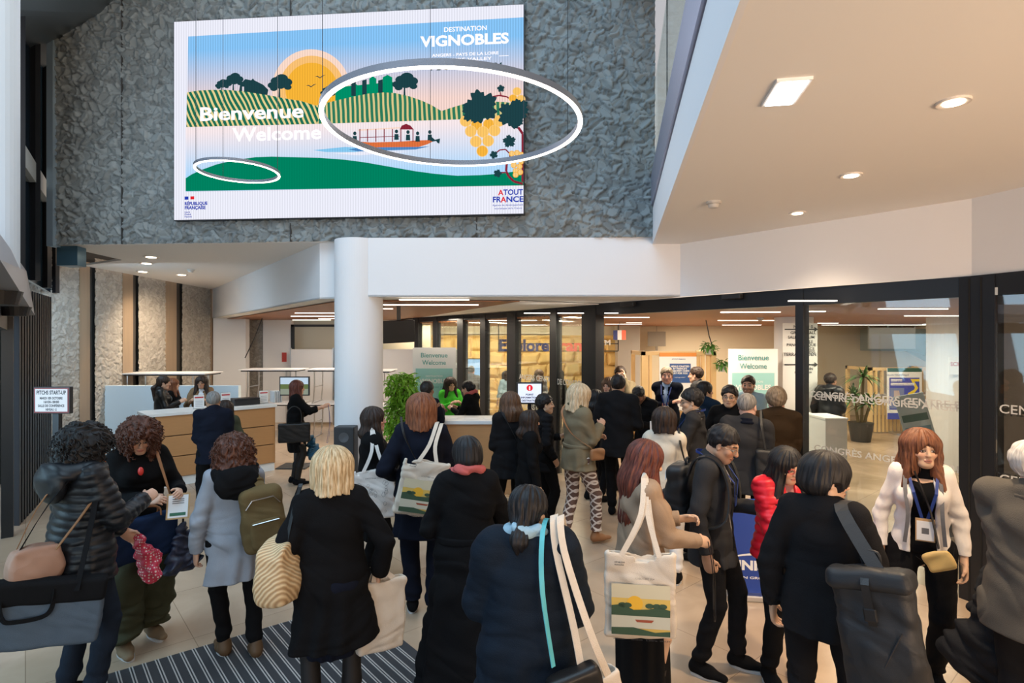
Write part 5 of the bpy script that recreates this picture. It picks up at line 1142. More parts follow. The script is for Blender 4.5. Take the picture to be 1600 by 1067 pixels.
    # collar
    if tp['collar'] and k > 60:
        g = Fld(nb-vv(.22,.2,.16), nb+vv(.22,.24,.16), hc_*.8); kd = tp['collar']; zc = nb+vv(0,.01,.006)
        if kd in ('coat','blazer'):
            n_ = 18
            for i in range(n_):
                a0 = -pi*1.5+.45+(2*pi-.9)*i/n_; a1 = -pi*1.5+.45+(2*pi-.9)*(i+1)/n_
                def cp(a, dz=0, r=1): yy = sin(a); return zc+vv(cos(a)*.078*s_*r, yy*.068*s_*r-.0, dz-.045*max(0,yy)+.012*max(0,-yy))
                g.cap(cp(a0), cp(a1), .013, .013, .006); g.cap(cp(a0,-.028,1.16), cp(a1,-.028,1.16), .013, .013, .012)
            if tp['open'] or kd == 'blazer':
                for s in (1,-1): g.cap(cp(pi/2+s*-.5,-.02,1.1), che+vv(s*.045*s_,.105*s_+tp['off']+.014,-.03), .012, .020, .01, vv(1,.2,0), 1.9, .35)
        elif kd == 'hood':
            g = Fld(nb-vv(.26,.28,.22), nb+vv(.26,.24,.2), hc_)
            for i in range(16):
                a0 = pi*.62+(pi*1.76)*i/16; a1 = pi*.62+(pi*1.76)*(i+1)/16
                cp = lambda a: zc+vv(cos(a)*.115*s_, sin(a)*.105*s_-.02, .012*cos(a*2)-.015)
                g.cap(cp(a0), cp(a1), .046, .046, .02)
            g.ell(nb+vv(0,-.135*s_,-.06), (.13,.055,.115), .04); g.disp(noise_fold(3,.006,1.6))
        elif kd in ('turtle','band'):
            g.cap(nb+vv(0,.005,.0), nb+vv(0,.012,.045), .068*s_, .062*s_, .005)
        g.cap(nb+vv(0,.012,-.08), nt_+vv(0,.03,.05), .050*s_, .060*s_, .004, cut=True)
        emit_part(g, 'collar', CL(tp.get('collarc', tp['c'])), root, 1)
    # scarf
    if scarf:
        g = Fld(nb-vv(.2,.2,.45), nb+vv(.2,.28,.16), hc_); zc = nb+vv(0,.012,.03)
        for i in range(20):
            a0 = 2*pi*i/20; a1 = 2*pi*(i+1)/20; cp = lambda a: zc+vv(cos(a)*.083*s_, sin(a)*.078*s_, -.03*sin(a)+.006*sin(a*5)); g.cap(cp(a0),cp(a1),.027,.027,.012)
        if scarf[1] > 0: g.cap(zc+vv(.04,.10,-.04), zc+vv(.05,.135,-scarf[1]), .035,.045,.02,vv(1,0,0),1.2,.5); g.cap(zc+vv(-.04,.10,-.04), zc+vv(-.045,.135,-scarf[1]*.8), .035,.045,.02,vv(1,0,0),1.2,.5)
        g.disp(noise_fold(7,.006,2.4)); g.cap(nb-vv(0,0,.1), nt_+vv(0,.01,.05), .048*s_, .056*s_, .004, cut=True); emit_part(g, 'scarf', CL(scarf[0]), root, 1)
    if tp['belt'] and k > 100:
        g = Fld(wai-vv(.3,.25,.08), wai+vv(.3,.25,.08), hc_); z_ = wai[2]-.02
        g.cap(vv(wai[0],wai[1],z_-.02), vv(wai[0],wai[1],z_+.02), (.112+tp['off'])*s_, (.112+tp['off'])*s_, 0, vv(1,0,0), 1.36, .98, flat=True); emit_part(g, 'belt', cm, root, 1)
    # ---- legs
    bt = dict(dict(kind='trousers', c='black', hem=.10, w=(-.6 if (bot or {}).get('kind') == 'skirt' else 1.0), fold=.005), **(bot or {}))
    if legs:
        lo = np.array([a for t in LG_.values() for a in t]+[pel]).min(0)-vv(.2,.2,0); hi = np.array([a for t in LG_.values() for a in t]+[pel]).max(0)+vv(.2,.2,.12); lo[2] = bt['hem']-.03 if bt['kind'] != 'skirt' else bt['hem']-.03
        g = Fld(lo, hi, hc_*1.1); wdt = bt['w']
        g.cap(pel-vv(0,0,.02), wai, .116*s_*bulk, .095*s_*bulk, .03, vv(1,0,0), 1.36, .97)
        if bt['kind'] == 'trousers':
            for s in (1,-1):
                hp,kn,an = LG_[s]; g.cap(hp,kn,.092*s_,(.064 if wdt < 1.5 else .09)*s_*wdt**.5,.02).cap(kn,an+nrm(an-kn)*.13,(.064 if wdt < 1.5 else .09)*s_*wdt**.5,.052*s_*wdt,.008)
            def df(X,Y,Z):
                d = noise_fold(int(px),bt['fold'],1.3)(X,Y,Z)*np.clip(1.2-Z,.3,1)
                return d+bt['fold']*1.2*np.exp(-((Z-.12)/.1)**2)*np.sin(70*Z+9*X)
        else:
            g.cap(vv(0,.02,bt['hem']-.05), pel, (.135+.03*wdt)*s_, .135*s_, .02, vv(1,0,0), 1.3, 1.12)
            def df(X,Y,Z): ang = np.arctan2(Y,X); return np.clip((pel[2]-Z)/.3,0,1)*bt['fold']*1.6*np.sin(ang*9+2*np.sin(ang*3))
        g.disp(df); g.half(vv(0,0,-1), vv(0,0,bt['hem'])); emit_part(g, bt['kind'] if bt['kind'] == 'trousers' else 'skirt', CL(bt['c']), root, 1)
        if bt['kind'] == 'skirt' or bt.get('tights'):
            g = Fld(vv(-.35,-.5,.03), vv(.35,.5,bt['hem']+.16), hc_)
            for s in (1,-1):
                hp,kn,an = LG_[s]; g.cap(hp,kn,.086*s_,.055*s_,.02).cap(kn,(kn+an)/2-vv(0,.01,0),.053*s_,.054*s_,.02).cap((kn+an)/2-vv(0,.01,0),an-vv(0,0,.04),.053*s_,.037*s_,.02)
            g.half(vv(0,0,1), vv(0,0,bt['hem']+.13)); emit_part(g, 'tights', CL('tights'), root, 1)
        for s in (1,-1):
            hp,kn,an = LG_[s]; g = Fld(an-vv(.09,.16,.09), an+vv(.09,.26,.16), .008*min(res,1.6)); a2 = an.copy(); fwd = vv(s*.12,1,0)
            g.cap(a2+vv(0,-.03,-.045)+0, a2+nrm(fwd)*.06+vv(0,0,-.045), .038,.040,.02,vv(1,0,0),1.0,1.0).cap(a2+nrm(fwd)*.05+vv(0,0,-.05), a2+nrm(fwd)*.155+vv(0,0,-.056), .042,.030,.03,vv(1,0,0),1.05,.75)
            g.cap(a2+vv(0,-.012,-.02), a2+vv(0,-.008,.0 if bt['kind']!='boot' else .1), .045,.042,.02)
            g.half(vv(0,0,-1), vv(0,0,.002)); g.cap(a2+vv(0,-.008,-.015), a2+vv(0,-.008,.2), .034,.034,.004,cut=True) if bt['kind'] == 'skirt' else None
            so = emit_part(g, 'shoe', CL(shoe), root, 1)
            if k > 170 and so: q = MB(); c_ = a2+nrm(fwd)*.05; q.prism([(c_[0]+.043*cos(t)*(1 if sin(t)<0 else .95), c_[1]+(.125 if sin(t)>0 else .105)*sin(t)) for t in [2*pi*i/20 for i in range(20)]], .0, .018); q.build('sole', CL('sole'), so)
    # ---- small things worn
    if glasses:
        g = MB(); gm = CL(glasses); MT = Matrix([[HM[i][j] for j in range(3)] for i in range(3)])
        TT = lambda x,y,z: Vector(T((x,y,z)))
        for s in (1,-1):
            g.tube([TT(s*.031+.0215*cos(a),.100-.012*abs(s*.031+.0215*cos(a))/.05,.001+.0175*sin(a)) for a in [2*pi*i/18 for i in range(19)]], .0016*(1 if res < 1.5 else 1.4), 5, caps=False)
            g.tube([TT(s*.052,.087,.006), TT(s*.076,.03,.008), TT(s*.080,-.012,.002)], .0016, 5)
        g.tube([TT(-.010,.101,.004), TT(0,.104,.007), TT(.010,.101,.004)], .0016, 5); gl_ = g.build('glasses', gm, root)
    if lanyard:
        g = MB(); w_ = .016; yb = max(.125,.1)+tp['off']*.6
        for s in (1,-1): g.ribbon([nb+vv(0,-.083,.02) if 0 else nb+vv(s*.045,-.055,.045), nb+vv(s*.085,.0,.035), nb+vv(s*.078,.065,.0), che+vv(s*.055,.135*s_+.012,.03), wai+vv(s*.012,.135*s_+.012,.06)], w_, .002, side=(1,.0,0))
        g.ribbon(smooth_pts([nb+vv(.05,-.055,.045), nb+vv(.03,-.088,.052), nb+vv(-.03,-.088,.052), nb+vv(-.05,-.055,.045)]), w_, .002, side=(0,0,1))
        ln_ = g.build('lanyard', CL('lanyard_blue'), root)
        if lanyard == 'badge':
            b_ = MB(); c_ = wai+vv(0,.135*s_+.022,-.0); b_.use(CL('badge_tan')).box(c_-vv(.048,.002,.065), c_+vv(.048,.002,.07)); b_.use(M_wh).box(c_+vv(-.042,.002,-.058), c_+vv(.042,.004,.055)); b_.use(CL('grey_print')).box(c_+vv(-.018,.004,-.02), c_+vv(.018,.0045,.015)); b_.build('badge', None, root)
    info = dict(root=root, H=H, s=s_, nb=nb, che=che, wai=wai, pel=pel, SH=SH, arms=arms, hc=hc, HM=HM, hs=hs, off=tp['off'], k=k, T=T)
    return info
name_lift = {}
HAIRC = {'black':((.005,.0045,.005),(.016,.014,.015)), 'darkbrown':((.012,.007,.005),(.042,.023,.016)), 'auburn':((.10,.030,.012),(.26,.10,.045)), 'redbrown':((.055,.014,.010),(.17,.048,.03)), 'brown':((.05,.025,.014),(.14,.075,.042)), 'blonde':((.34,.22,.10),(.74,.57,.35)), 'ash':((.36,.26,.15),(.72,.57,.38)), 'grey':((.10,.095,.09),(.30,.285,.27)), 'greybrown':((.10,.075,.05),(.27,.21,.15)), 'white':((.34,.33,.32),(.62,.61,.59)), 'curlyred':((.030,.010,.006),(.12,.042,.022)), 'copper':((.07,.024,.012),(.21,.082,.038))}
def make_hair(root, hair, hc, HM, hs, res, me, seed):
    kind, cn = hair[0], hair[1]; opt = hair[2] if len(hair) > 2 else {}
    if kind == 'bald': return
    m = hair_mat(cn, *HAIRC[cn]); T = lambda p: hc+HM@(np.array(p,float)*hs)
    hh = .0036*res if res < 2 else .007
    long_ = opt.get('len', .3); 
    lo = hc-vv(.22,.24,.20)*1.0; hi = hc+vv(.22,.22,.19)
    if kind in ('long','ponytail','curlylong'): lo = lo-vv(0,.06,long_)
    g = Fld(lo, hi, hh); E = lambda c,r,kk=.02,cut=False: g.ell(T(c), np.array(r)*hs, kk, HM, cut)
    D3 = lambda v: HM@np.array(v,float)
    cutface = lambda w=.055, y=.085, z=-.045, rz=.085, ry=.075: E((0,y+.02,z),(w,ry,rz),.012,True)
    if kind in ('short','thin'):
        t = .006 if kind == 'thin' else opt.get('t',.012)
        E((0,-.016,.040),(.076+t,.094+t,.082+t*1.3),0); 
        g.half(D3((0,1,-1.35)) if not opt.get('fringe') else D3((0,.9,-1.5)), T((0,.062,.038) if kind=='short' else (0,.045,.052)))
        g.half(D3((0,0,-1)), T((0,0,-.052))) ; E((0,.09,-.03),(.085,.085,.085),.01,True)
        for s in (1,-1): E((s*.088,.012,-.022),(.02,.034,.046),.008,True)
    elif kind in ('bowl','shortf'):
        t = opt.get('t',.022); E((0,-.014,.036),(.078+t,.096+t,.084+t),0); E((0,-.03,-.02),(.078+t*.8,.080+t,.07),.03); cutface(.058,.092,-.055,.088,.08); g.half(D3((0,.35,-1)), T((0,0,-.058))); 
        for s in (1,-1): E((s*.09,.015,-.045),(.03,.034,.05),.01,True)
    elif kind == 'bob':
        t = opt.get('t',.022); L_ = opt.get('drop',.14); E((0,-.014,.036),(.080+t,.098+t,.084+t),0)
        g.cap(T((0,-.018,.03)), T((0,-.028,-L_)), (.094+t)*hs, (.090+t*1.1)*hs, .03, D3((1,0,0)), 1.02, 1.0); cutface(.060,.10,-.06,.105,.088); E((0,.125,-.12),(.066,.09,.12),.012,True); E((0,.0,-.15),(.055,.07,.10),.01,True)
        g.half(D3((0,-.12,-1)), T((0,-.05,-L_)))
    elif kind in ('long','curlylong'):
        t = .022 if kind == 'long' else .045; E((0,-.014,.036),(.080+t,.098+t*.8,.084+t),0)
        w_ = opt.get('w',.105)
        g.cap(T((0,-.028,.02)), T((0,-.045,-.13)), (.086+t)*hs, w_*hs, .03, D3((1,0,0)), 1.05, .9)
        b0 = T((0,-.045,-.12)); g.cap(b0, b0+vv(0,-.045,-long_), w_*hs, w_*.72*hs, .04, vv(1,0,0), 1.12, .62)
        for s in (1,-1):
            if opt.get('front',1): a_ = T((s*.072,.015,-.05)); g.cap(T((s*.068,.02,.04)), a_, .034, .034, .02); g.cap(a_, vv(hc[0]+s*.095,hc[1]+.06,hc[2]-.18-long_*.35), .036, .020, .02)
        cutface(.054,.105,-.055,.10,.090); E((0,.13,-.13),(.058,.09,.13),.012,True); g.cap(T((0,.0,-.06)), T((0,.0,-.3)), .050, .050, .01, cut=True)
    elif kind == 'ponytail':
        t = .014; E((0,-.016,.038),(.078+t,.096+t,.082+t),0); E((0,-.04,-.03),(.066,.07,.06),.03); cutface(.062,.085,-.05,.10,.085)
        for s in (1,-1): E((s*.09,.012,-.03),(.03,.034,.045),.01,True)
        a_ = T((0,-.100,-.055)); g.ell(a_, (.026,.026,.026), .02); g.cap(a_, a_+vv(0,-.045,-.05), .026,.034,.015); g.cap(a_+vv(0,-.045,-.05), a_+vv(0,-.035,-long_), .036, .014, .02)
        if opt.get('bun'): g.ell(T((0,-.105,opt['bun'])), (.04,.035,.04), .02)
    elif kind == 'bun':
        t = .010; E((0,-.016,.038),(.077+t,.095+t,.082+t),0); E((0,-.04,-.02),(.066,.07,.06),.03); cutface(.062,.085,-.05,.10,.085); g.ell(T((0,-.118,.0)), (.045,.038,.045), .015)
        for s in (1,-1): E((s*.09,.012,-.03),(.03,.034,.045),.01,True)
    elif kind == 'curly':
        t = .05; E((0,-.02,.03),(.085+t,.10+t,.082+t*.8),0); g.cap(T((0,-.03,.0)), T((0,-.03,-.14)), .125*hs, .14*hs, .04); cutface(.064,.115,-.048,.105,.095); E((0,.13,-.13),(.066,.09,.12),.012,True); g.cap(T((0,.0,-.06)), T((0,.0,-.3)), .050, .050, .01, cut=True)
    rs = np.random.RandomState(seed); a = rs.rand(8)*6.28
    def dsp(X,Y,Z):
        q = (np.stack([X,Y,Z],1)-hc)@HM/hs; x,y,z = q.T; ang = np.arctan2(x, -(y+.005)+.0*z); r = np.sqrt(x*x+y*y)
        if kind in ('curly','curlylong'):
            return .009*(np.sin(60*x+a[0]+2.5*np.sin(48*z+a[1]))*np.sin(58*y+a[2]+2.5*np.sin(44*x+a[4]))+.6*np.sin(95*z+a[3]+3*np.sin(50*x)))*(1 if kind == 'curly' else .7)
        am = .0014 if kind in ('short','thin') else .0028
        wv = 1.2*np.sin(z*14+a[3]) 
        d = am*(np.sin(ang*17+wv+a[0])+.7*np.sin(ang*29-wv*1.4+a[1])+.5*np.sin(ang*47+2*wv+a[2]))*np.clip(r/.06,0,1)
        if kind in ('bob','long','ponytail'): d = d+.004*np.sin(ang*5+a[4])*np.clip(-z/.08+.3,0,1)
        if kind == 'short': d = d+.003*np.sin(70*x+3*np.sin(50*z+a[5])+a[6])*np.sin(66*y+a[7])
        return d*(.55 if kind in ('bowl','shortf') else 1)
    g.disp(dsp)
    def flow(P):
        q = (P-hc)@HM/hs; r = np.hypot(q[:,0], q[:,1]+.015)+1e-4; return np.stack([q[:,0]/r, (q[:,1]+.015)/r, (q[:,2]-r)*1.1], 1)
    ho = emit_part(g, 'hair', m, root, 1, flow)
    if kind in ('curly','curlylong') and res < 1.6 and ho:
        n = len(ho.data.vertices); cs = MB(); rr = random.Random(seed)
        for _ in range(520 if kind == 'curly' else 380):
            v = ho.data.vertices[rr.randrange(n)]; p = v.co.copy(); q = Vector(HM.T@(np.array(p)-hc)/hs)
            if abs(q.x) < .05 and q.y > .05 and q.z < .06: continue
            out = (p-Vector(hc)).normalized(); dn = Vector((rr.uniform(-.3,.3),rr.uniform(-.3,.3),-1)); dn = (dn-out*dn.dot(out)*.8).normalized(); sd = dn.cross(out).normalized(); nn = sd.cross(dn)
            L_ = rr.uniform(.035,.075); rad = rr.uniform(.004,.008); ph = rr.uniform(0,6.28); tn = rr.uniform(1.2,2.4)
            cs.tube([p+out*rad*.4+dn*L_*t/9+(sd*cos(ph+tn*6.28*t/9)+nn*sin(ph+tn*6.28*t/9))*rad for t in range(10)], [.0032]*8+[.0022,.001], 5)
        cs.build('curls', m, ho, smooth=True)
_cl = {}
CLD = dict(black=((0.0068,0.0068,0.0075),.9), softblack=((0.0109,0.0109,0.0122),.95), navy=((0.0075,0.0095,0.0177),.9), darknavy=((0.0054,0.0075,0.0150),.9), puffnavy=((0.0082,0.0150,0.0245),.42), puffblack=((0.0082,0.0095,0.0129),.40), quiltnavy=((.0085,.0140,.0230),.65), quiltnavyold=((0.0136,0.0231,0.0354),.6),
    greycoat=((.28,.31,.36),.95), beige=((.31,.22,.15),.9), khaki=((.20,.165,.105),.9), olive=((.055,.058,.035),.85), cream=((.62,.56,.46),.9), white=((.70,.66,.62),.7), shirtwhite=((.7,.72,.76),.7), shirtblue=((.38,.52,.72),.8), charcoal=((0.0306,0.0306,0.0326),.85), greytaupe=((.085,.078,.068),.85), graphite=((0.0204,0.0204,0.0224),.85), red=((.55,.010,.022),.35), green=((.07,.52,.04),.7), tan=((.22,.14,.08),.9), brownjkt=((0.0306,0.0190,0.0102),.9), bluejkt=((0.0082,0.0190,0.0374),.9),
    greyshirt=((.25,.25,.26),.9), denim=((0.0170,0.0238,0.0374),.9), tights=((0.0095,0.0075,0.0068),.6), orange=((.50,.15,.02),.9), sole=((.5,.5,.5),.6), brownshoe=((.10,.055,.025),.5), tanshoe=((.22,.16,.10),.8), mauve=((.35,.16,.15),.6), pinkscarf=((.50,.12,.11),.9), olivescarf=((.09,.085,.05),.95), lanyard_blue=((.015,.04,.20),.6), badge_tan=((.50,.32,.16),.7), grey_print=((.15,.15,.16),.7), redframe=((.5,.01,.02),.3), darkframe=((.02,.015,.015),.3), metalframe=((.25,.22,.18),.3), lightblue=((.30,.44,.52),.9), whitetrousers=((.68,.66,.64),.9), turtle=((0.0054,0.0054,0.0061),.85), darkgrey=((0.0136,0.0143,0.0163),.85), straw=((.60,.42,.22),.75), canvas=((.66,.58,.48),.9), leather=((0.0102,0.0095,0.0095),.35), tanleather=((.30,.14,.06),.5), pinkleather=((.42,.24,.17),.5), backpackblack=((0.0122,0.0136,0.0156),.5), rucksack=((.014,.016,.019),.5), backpackolive=((.13,.09,.04),.85), bagnavy=((.012,.028,.075),.7), baggrey=((.10,.13,.17),.9), teal=((.10,.45,.50),.5), gold=((.62,.42,.15),.35))
def CL(n):
    if not isinstance(n, str): return n
    c, r = CLD[n]; return cloth(n, c, r, sheen=.0, bump=.5 if r > .6 else .2)
# ================================================================ bags and carried things (built in their own frame, hung on a figure)
def own(I, p):       # owner-local point -> world
    r = I['root']; a = r.rotation_euler.z; return Vector((r.location.x+p[0]*cos(a)-p[1]*sin(a), r.location.y+p[0]*sin(a)+p[1]*cos(a), p[2]))
def held(I, name, pos, label, cat, yaw=0, group=None):
    e = empty(name, own(I, pos), I['root'].rotation_euler.z+R(yaw), label, cat, group); return e
def loc_in(I, e, p):  # owner-local point -> frame of e
    w_ = own(I, p)-e.location; a = -e.rotation_euler.z; return Vector((w_.x*cos(a)-w_.y*sin(a), w_.x*sin(a)+w_.y*cos(a), w_.z))
def soft(e, name, m, parts, h=.008, fold=.003, seed=1, ext=.35, smooth=1, M=None):
    g = Fld((-ext,-ext,-ext*1.6), (ext,ext,ext), h)
    for p in parts: getattr(g, p[0])(*p[1:-1], **p[-1]) if isinstance(p[-1], dict) else getattr(g, p[0])(*p[1:])
    g.disp(noise_fold(seed, fold, 1.4)); o = emit_part(g, name, m, e, smooth)
    if M is not None: o.matrix_local = M
    return o
def art_landscape(g, w_, h_, y, back=True):
    def q(m, pts, l=0): g.use(m).add([(x*w_, y-l*.0006, z*h_) for x,z in pts], [list(range(len(pts)))])
    def ck(n,c): return mat('print_'+n, c, .8)
    q(ck('ink_yellow',(.72,.50,.12)), [(-.40,-.42),(.40,-.42),(.40,.12),(-.40,.12)]); q(ck('ink_pale',(.66,.60,.42)), [(-.40,.0),(.40,.0),(.40,.16),(-.40,.16)],1)
    q(ck('ink_sun',(.85,.48,.04)), [(-.08+.11*cos(a),-.06+.09*sin(a)) for a in [2*pi*i/20 for i in range(20)]],2)
    q(ck('ink_green',(.045,.09,.05)), [(-.40,-.20),(.40,-.20),(.40,-.12),(.25,-.09),(.1,-.12),(-.1,-.13),(-.25,-.07),(-.40,-.09)],3)
    for cx in (-.25,-.18,.12,.22,.3): q(ck('ink_green',(.045,.09,.05)), [(cx+.06*cos(a),-.08+.03*sin(a)) for a in [2*pi*i/10 for i in range(10)]],3)
    q(ck('ink_water',(.60,.58,.46)), [(-.40,-.34),(.40,-.34),(.40,-.20),(-.40,-.20)],4); q(ck('ink_boat',(.35,.08,.04)), [(-.05,-.27),(.15,-.27),(.18,-.24),(-.08,-.24)],5)
    q(ck('ink_green',(.045,.09,.05)), [(-.40,-.42),(.40,-.42),(.40,-.36),(.2,-.38),(-.1,-.33),(-.40,-.34)],5)
    ik_ = M_ink
    put_text(g,'1-2 OCTOBRE 2024',ik_,(.05*w_,y-.003,.22*h_),(1,0,0),(0,0,1),.010,align='CENTER',fit=.26*w_)
    put_text(g,'RÉPUBLIQUE',ik_,(-.36*w_,y-.001,.40*h_),(1,0,0),(0,0,1),.007,bold=.04,fit=.14*w_); put_text(g,'FRANÇAISE',ik_,(-.36*w_,y-.001,.37*h_),(1,0,0),(0,0,1),.007,bold=.04,fit=.13*w_)
    for x,s in ((-.3,'ANGERS LOIRE'),(-.05,'DESTINATION'),(.15,'Loire'),(.33,'VALLEY')): put_text(g,s,ik_,(x*w_,y-.001,-.48*h_),(1,0,0),(0,0,1),.007,align='CENTER',bold=.03,fit=.15*w_)
def tote(I, pos, label, w_=.36, h_=.40, yaw=90, straps=(), art=None, m='canvas', tilt=0, th=.05, roll=0, stm=None, seed=1, sw_=.028, side=(0,1,0)):
    e = held(I, 'tote_bag', pos, label, 'tote bag', yaw); Mr = Matrix.Rotation(R(roll),4,'Y')@Matrix.Rotation(R(tilt),4,'X')
    g = Fld((-w_*.62,-.14,-h_*.6), (w_*.62,.14,h_*.6), .0065); g.box((0,0,0),(w_/2,th/2,h_/2),.02).ell((0,.0,-h_*.12),(w_*.42,th*.9,h_*.36),.03); g.disp(noise_fold(seed,.0045,1.5)); g.box((0,0,h_*.5),(w_*.43,th*.30,.05),.01,0,None,True)
    b = emit_part(g, 'body', CL(m), e, 1); b.matrix_local = Mr
    s_ = MB()
    for (p_, sx) in straps:      # each strap: owner-local points from the bag rim over the shoulder back to the rim
        pts = [Mr@Vector((sx[0],sx[1],h_*.46))]+[loc_in(I,e,q) for q in p_]+([Mr@Vector((sx[2],sx[3],h_*.46))] if len(sx) > 2 else [])
        s_.ribbon(smooth_pts(pts), sw_, .003, side=side)
    if s_.v: s_.build('strap', CL(stm or m), e)
    if art:
        g = MB(); art(g, w_, h_, -th/2-.026); a = g.build('print', None, e); a.matrix_local = Mr
    return e
def smooth_pts(pts, n=4):
    pts = [Vector(p) for p in pts]; out = []
    for i in range(len(pts)-1):
        p0 = pts[max(i-1,0)]; p1 = pts[i]; p2 = pts[i+1]; p3 = pts[min(i+2,len(pts)-1)]
        for j in range(n): t = j/n; out.append(.5*((2*p1)+(p2-p0)*t+(2*p0-5*p1+4*p2-p3)*t*t+(3*p1-p0-3*p2+p3)*t**3))
    return out+[pts[-1]]
def strap_only(I, e, pts, w_, m, name='strap', t=.003, side=None): return MB().ribbon(smooth_pts([loc_in(I,e,p) for p in pts]), w_, t, side=side).build(name, CL(m), e)
def art_sketch(g, w_, h_, y):
    rs = random.Random(4); g.use(M_ink)
    for i in range(26):
        x, z = rs.uniform(-.36,.36)*w_, rs.uniform(-.42,.25)*h_; r = rs.uniform(.008,.02)
        pts = [(x+r*cos(a)*rs.uniform(.6,1), y, z+r*sin(a)*rs.uniform(.6,1.3)) for a in [2*pi*j/7 for j in range(8)]]
        g.ribbon(pts, .0016, .0006, side=(0,1,0)) if 0 else g.tube(pts, .0011, 4)
    put_text(g,'DESTINATION',M_ink,(0,y-.001,.33*h_),(1,0,0),(0,0,1),.011,align='CENTER',fit=.4*w_)
def sheet(I, pos, label, w_=.15, h_=.21, yaw=0, pitch=-35, m=None, cat='paper', name='paper_sheet', fn=None):
    e = held(I, name, pos, label, cat, yaw); Mr = Matrix.Rotation(R(pitch),4,'X'); g = MB(); g.use(m or M_wh).box((-w_/2,-.0015,-h_/2),(w_/2,.0015,h_/2),Mr)
    if fn: fn(g, w_, h_, Mr)
    g.build('card', None, e); return e
def phone(I, pos, label, yaw=0, pitch=-40, c='leather'): 
    e = held(I, 'phone', pos, label, 'phone', yaw); Mr = Matrix.Rotation(R(pitch),4,'X'); MB().rbox((-.036,-.004,-.075),(.036,.004,.075),.004,Mr).build('body', CL(c), e); MB().box((-.032,-.0052,-.07),(.032,-.0042,.07),Mr).build('screen', mat('phone_glass',(.02,.02,.025),.15), e); return e
def backpack(I, pos, label, m, sz=(.15,.08,.24), yaw=0, roll=0, straps=2, pocket=True, flap=False):
    e = held(I, 'backpack', pos, label, 'backpack', yaw); Mr = Matrix.Rotation(R(roll),4,'Y'); x,y,z = sz; cm = CL(m)
    g = Fld((-x*1.5,-y*2.2,-z*1.4),(x*1.5,y*2,z*1.5),.0065); g.box((0,0,0),(x,y,z),.05).ell((0,-y*.2,-z*.25),(x*.9,y*1.15,z*.7),.05); g.disp(noise_fold(5,.004,1.6)); emit_part(g,'body',cm,e).matrix_local = Mr
    if pocket:
        g = Fld((-x*1.1,-y*2.6,-z*1.1),(x*1.1,0,z*.6),.006); g.box((0,-y*1.12,-z*.38),(x*.74,y*.36,z*.46),.03); g.disp(noise_fold(6,.003,1.8)); emit_part(g,'pocket',cm,e).matrix_local = Mr
        q = MB(); q.tube([Mr@Vector((-x*.62,-y*1.5,-z*.0)),Mr@Vector((x*.62,-y*1.5,-z*.0))],.004,6); q.tube([Mr@Vector((-x*.8,-y*.95,z*.45)),Mr@Vector((-x*.5,-y*1.1,z*.7)),Mr@Vector((x*.5,-y*1.1,z*.7)),Mr@Vector((x*.8,-y*.95,z*.45))],.004,6); q.build('zip', M_steel, e)
    if flap:
        g = Fld((-x*1.4,-y*2.6,-z*.2),(x*1.4,y*2,z*1.6),.0065); g.box((0,-y*.12,z*.86),(x*1.08,y*1.22,z*.17),.035,0,Matrix.Rotation(R(-14),3,'X')); g.disp(noise_fold(8,.003,1.6)); emit_part(g,'roll_top',cm,e).matrix_local = Mr
        q = MB(); q.ribbon([Mr@Vector((0,-y*1.1,z*1.06)),Mr@Vector((0,-y*1.5,z*.9)),Mr@Vector((0,-y*1.46,z*.55)),Mr@Vector((0,-y*1.3,z*.28))],.03,.004,side=(1,0,0)); q.rbox((-.024,-y*1.52,z*.36),(.024,-y*1.38,z*.56),.006,Mr); q.build('buckle_strap', CL('leather'), e)
        q = MB(); q.tube([Mr@Vector((x*.1,-y*1.25,-z*.3)),Mr@Vector((x*.65,-y*1.18,z*.22))],.0035,6); q.build('zip', M_blackplastic, e)
    MB().tube(smooth_pts([Mr@Vector((-.03,y*.7,z*.98)),Mr@Vector((-.028,y*.7,z*1.18)),Mr@Vector((.028,y*.7,z*1.18)),Mr@Vector((.03,y*.7,z*.98))]),.008,8).build('handle', cm, e)
    sh = I['SH']; o = I['off']+.055
    for s in ([1,-1] if straps == 2 else [straps[0]]):
        a = sh[s]; off = .5
        strap_only(I, e, [vv(a[0]*.62,-.13,a[2]-.06) if straps == 2 else np.array(pos)+vv(0,.0,z*.9), vv(a[0]*.66,-.085,a[2]+.045), vv(a[0]*.68,.0,a[2]+.075), vv(a[0]*.72,.085,a[2]+.025), vv(a[0]*.8,.135,a[2]-.12), vv(a[0]*1.05,.12,a[2]-.30), vv(a[0]*1.15,-.02,a[2]-.36), np.array(pos)+vv(s*x*.8 if straps == 2 else 0,.03,-z*.6)], .055, m, t=.010, side=(1,0,0))
    return e
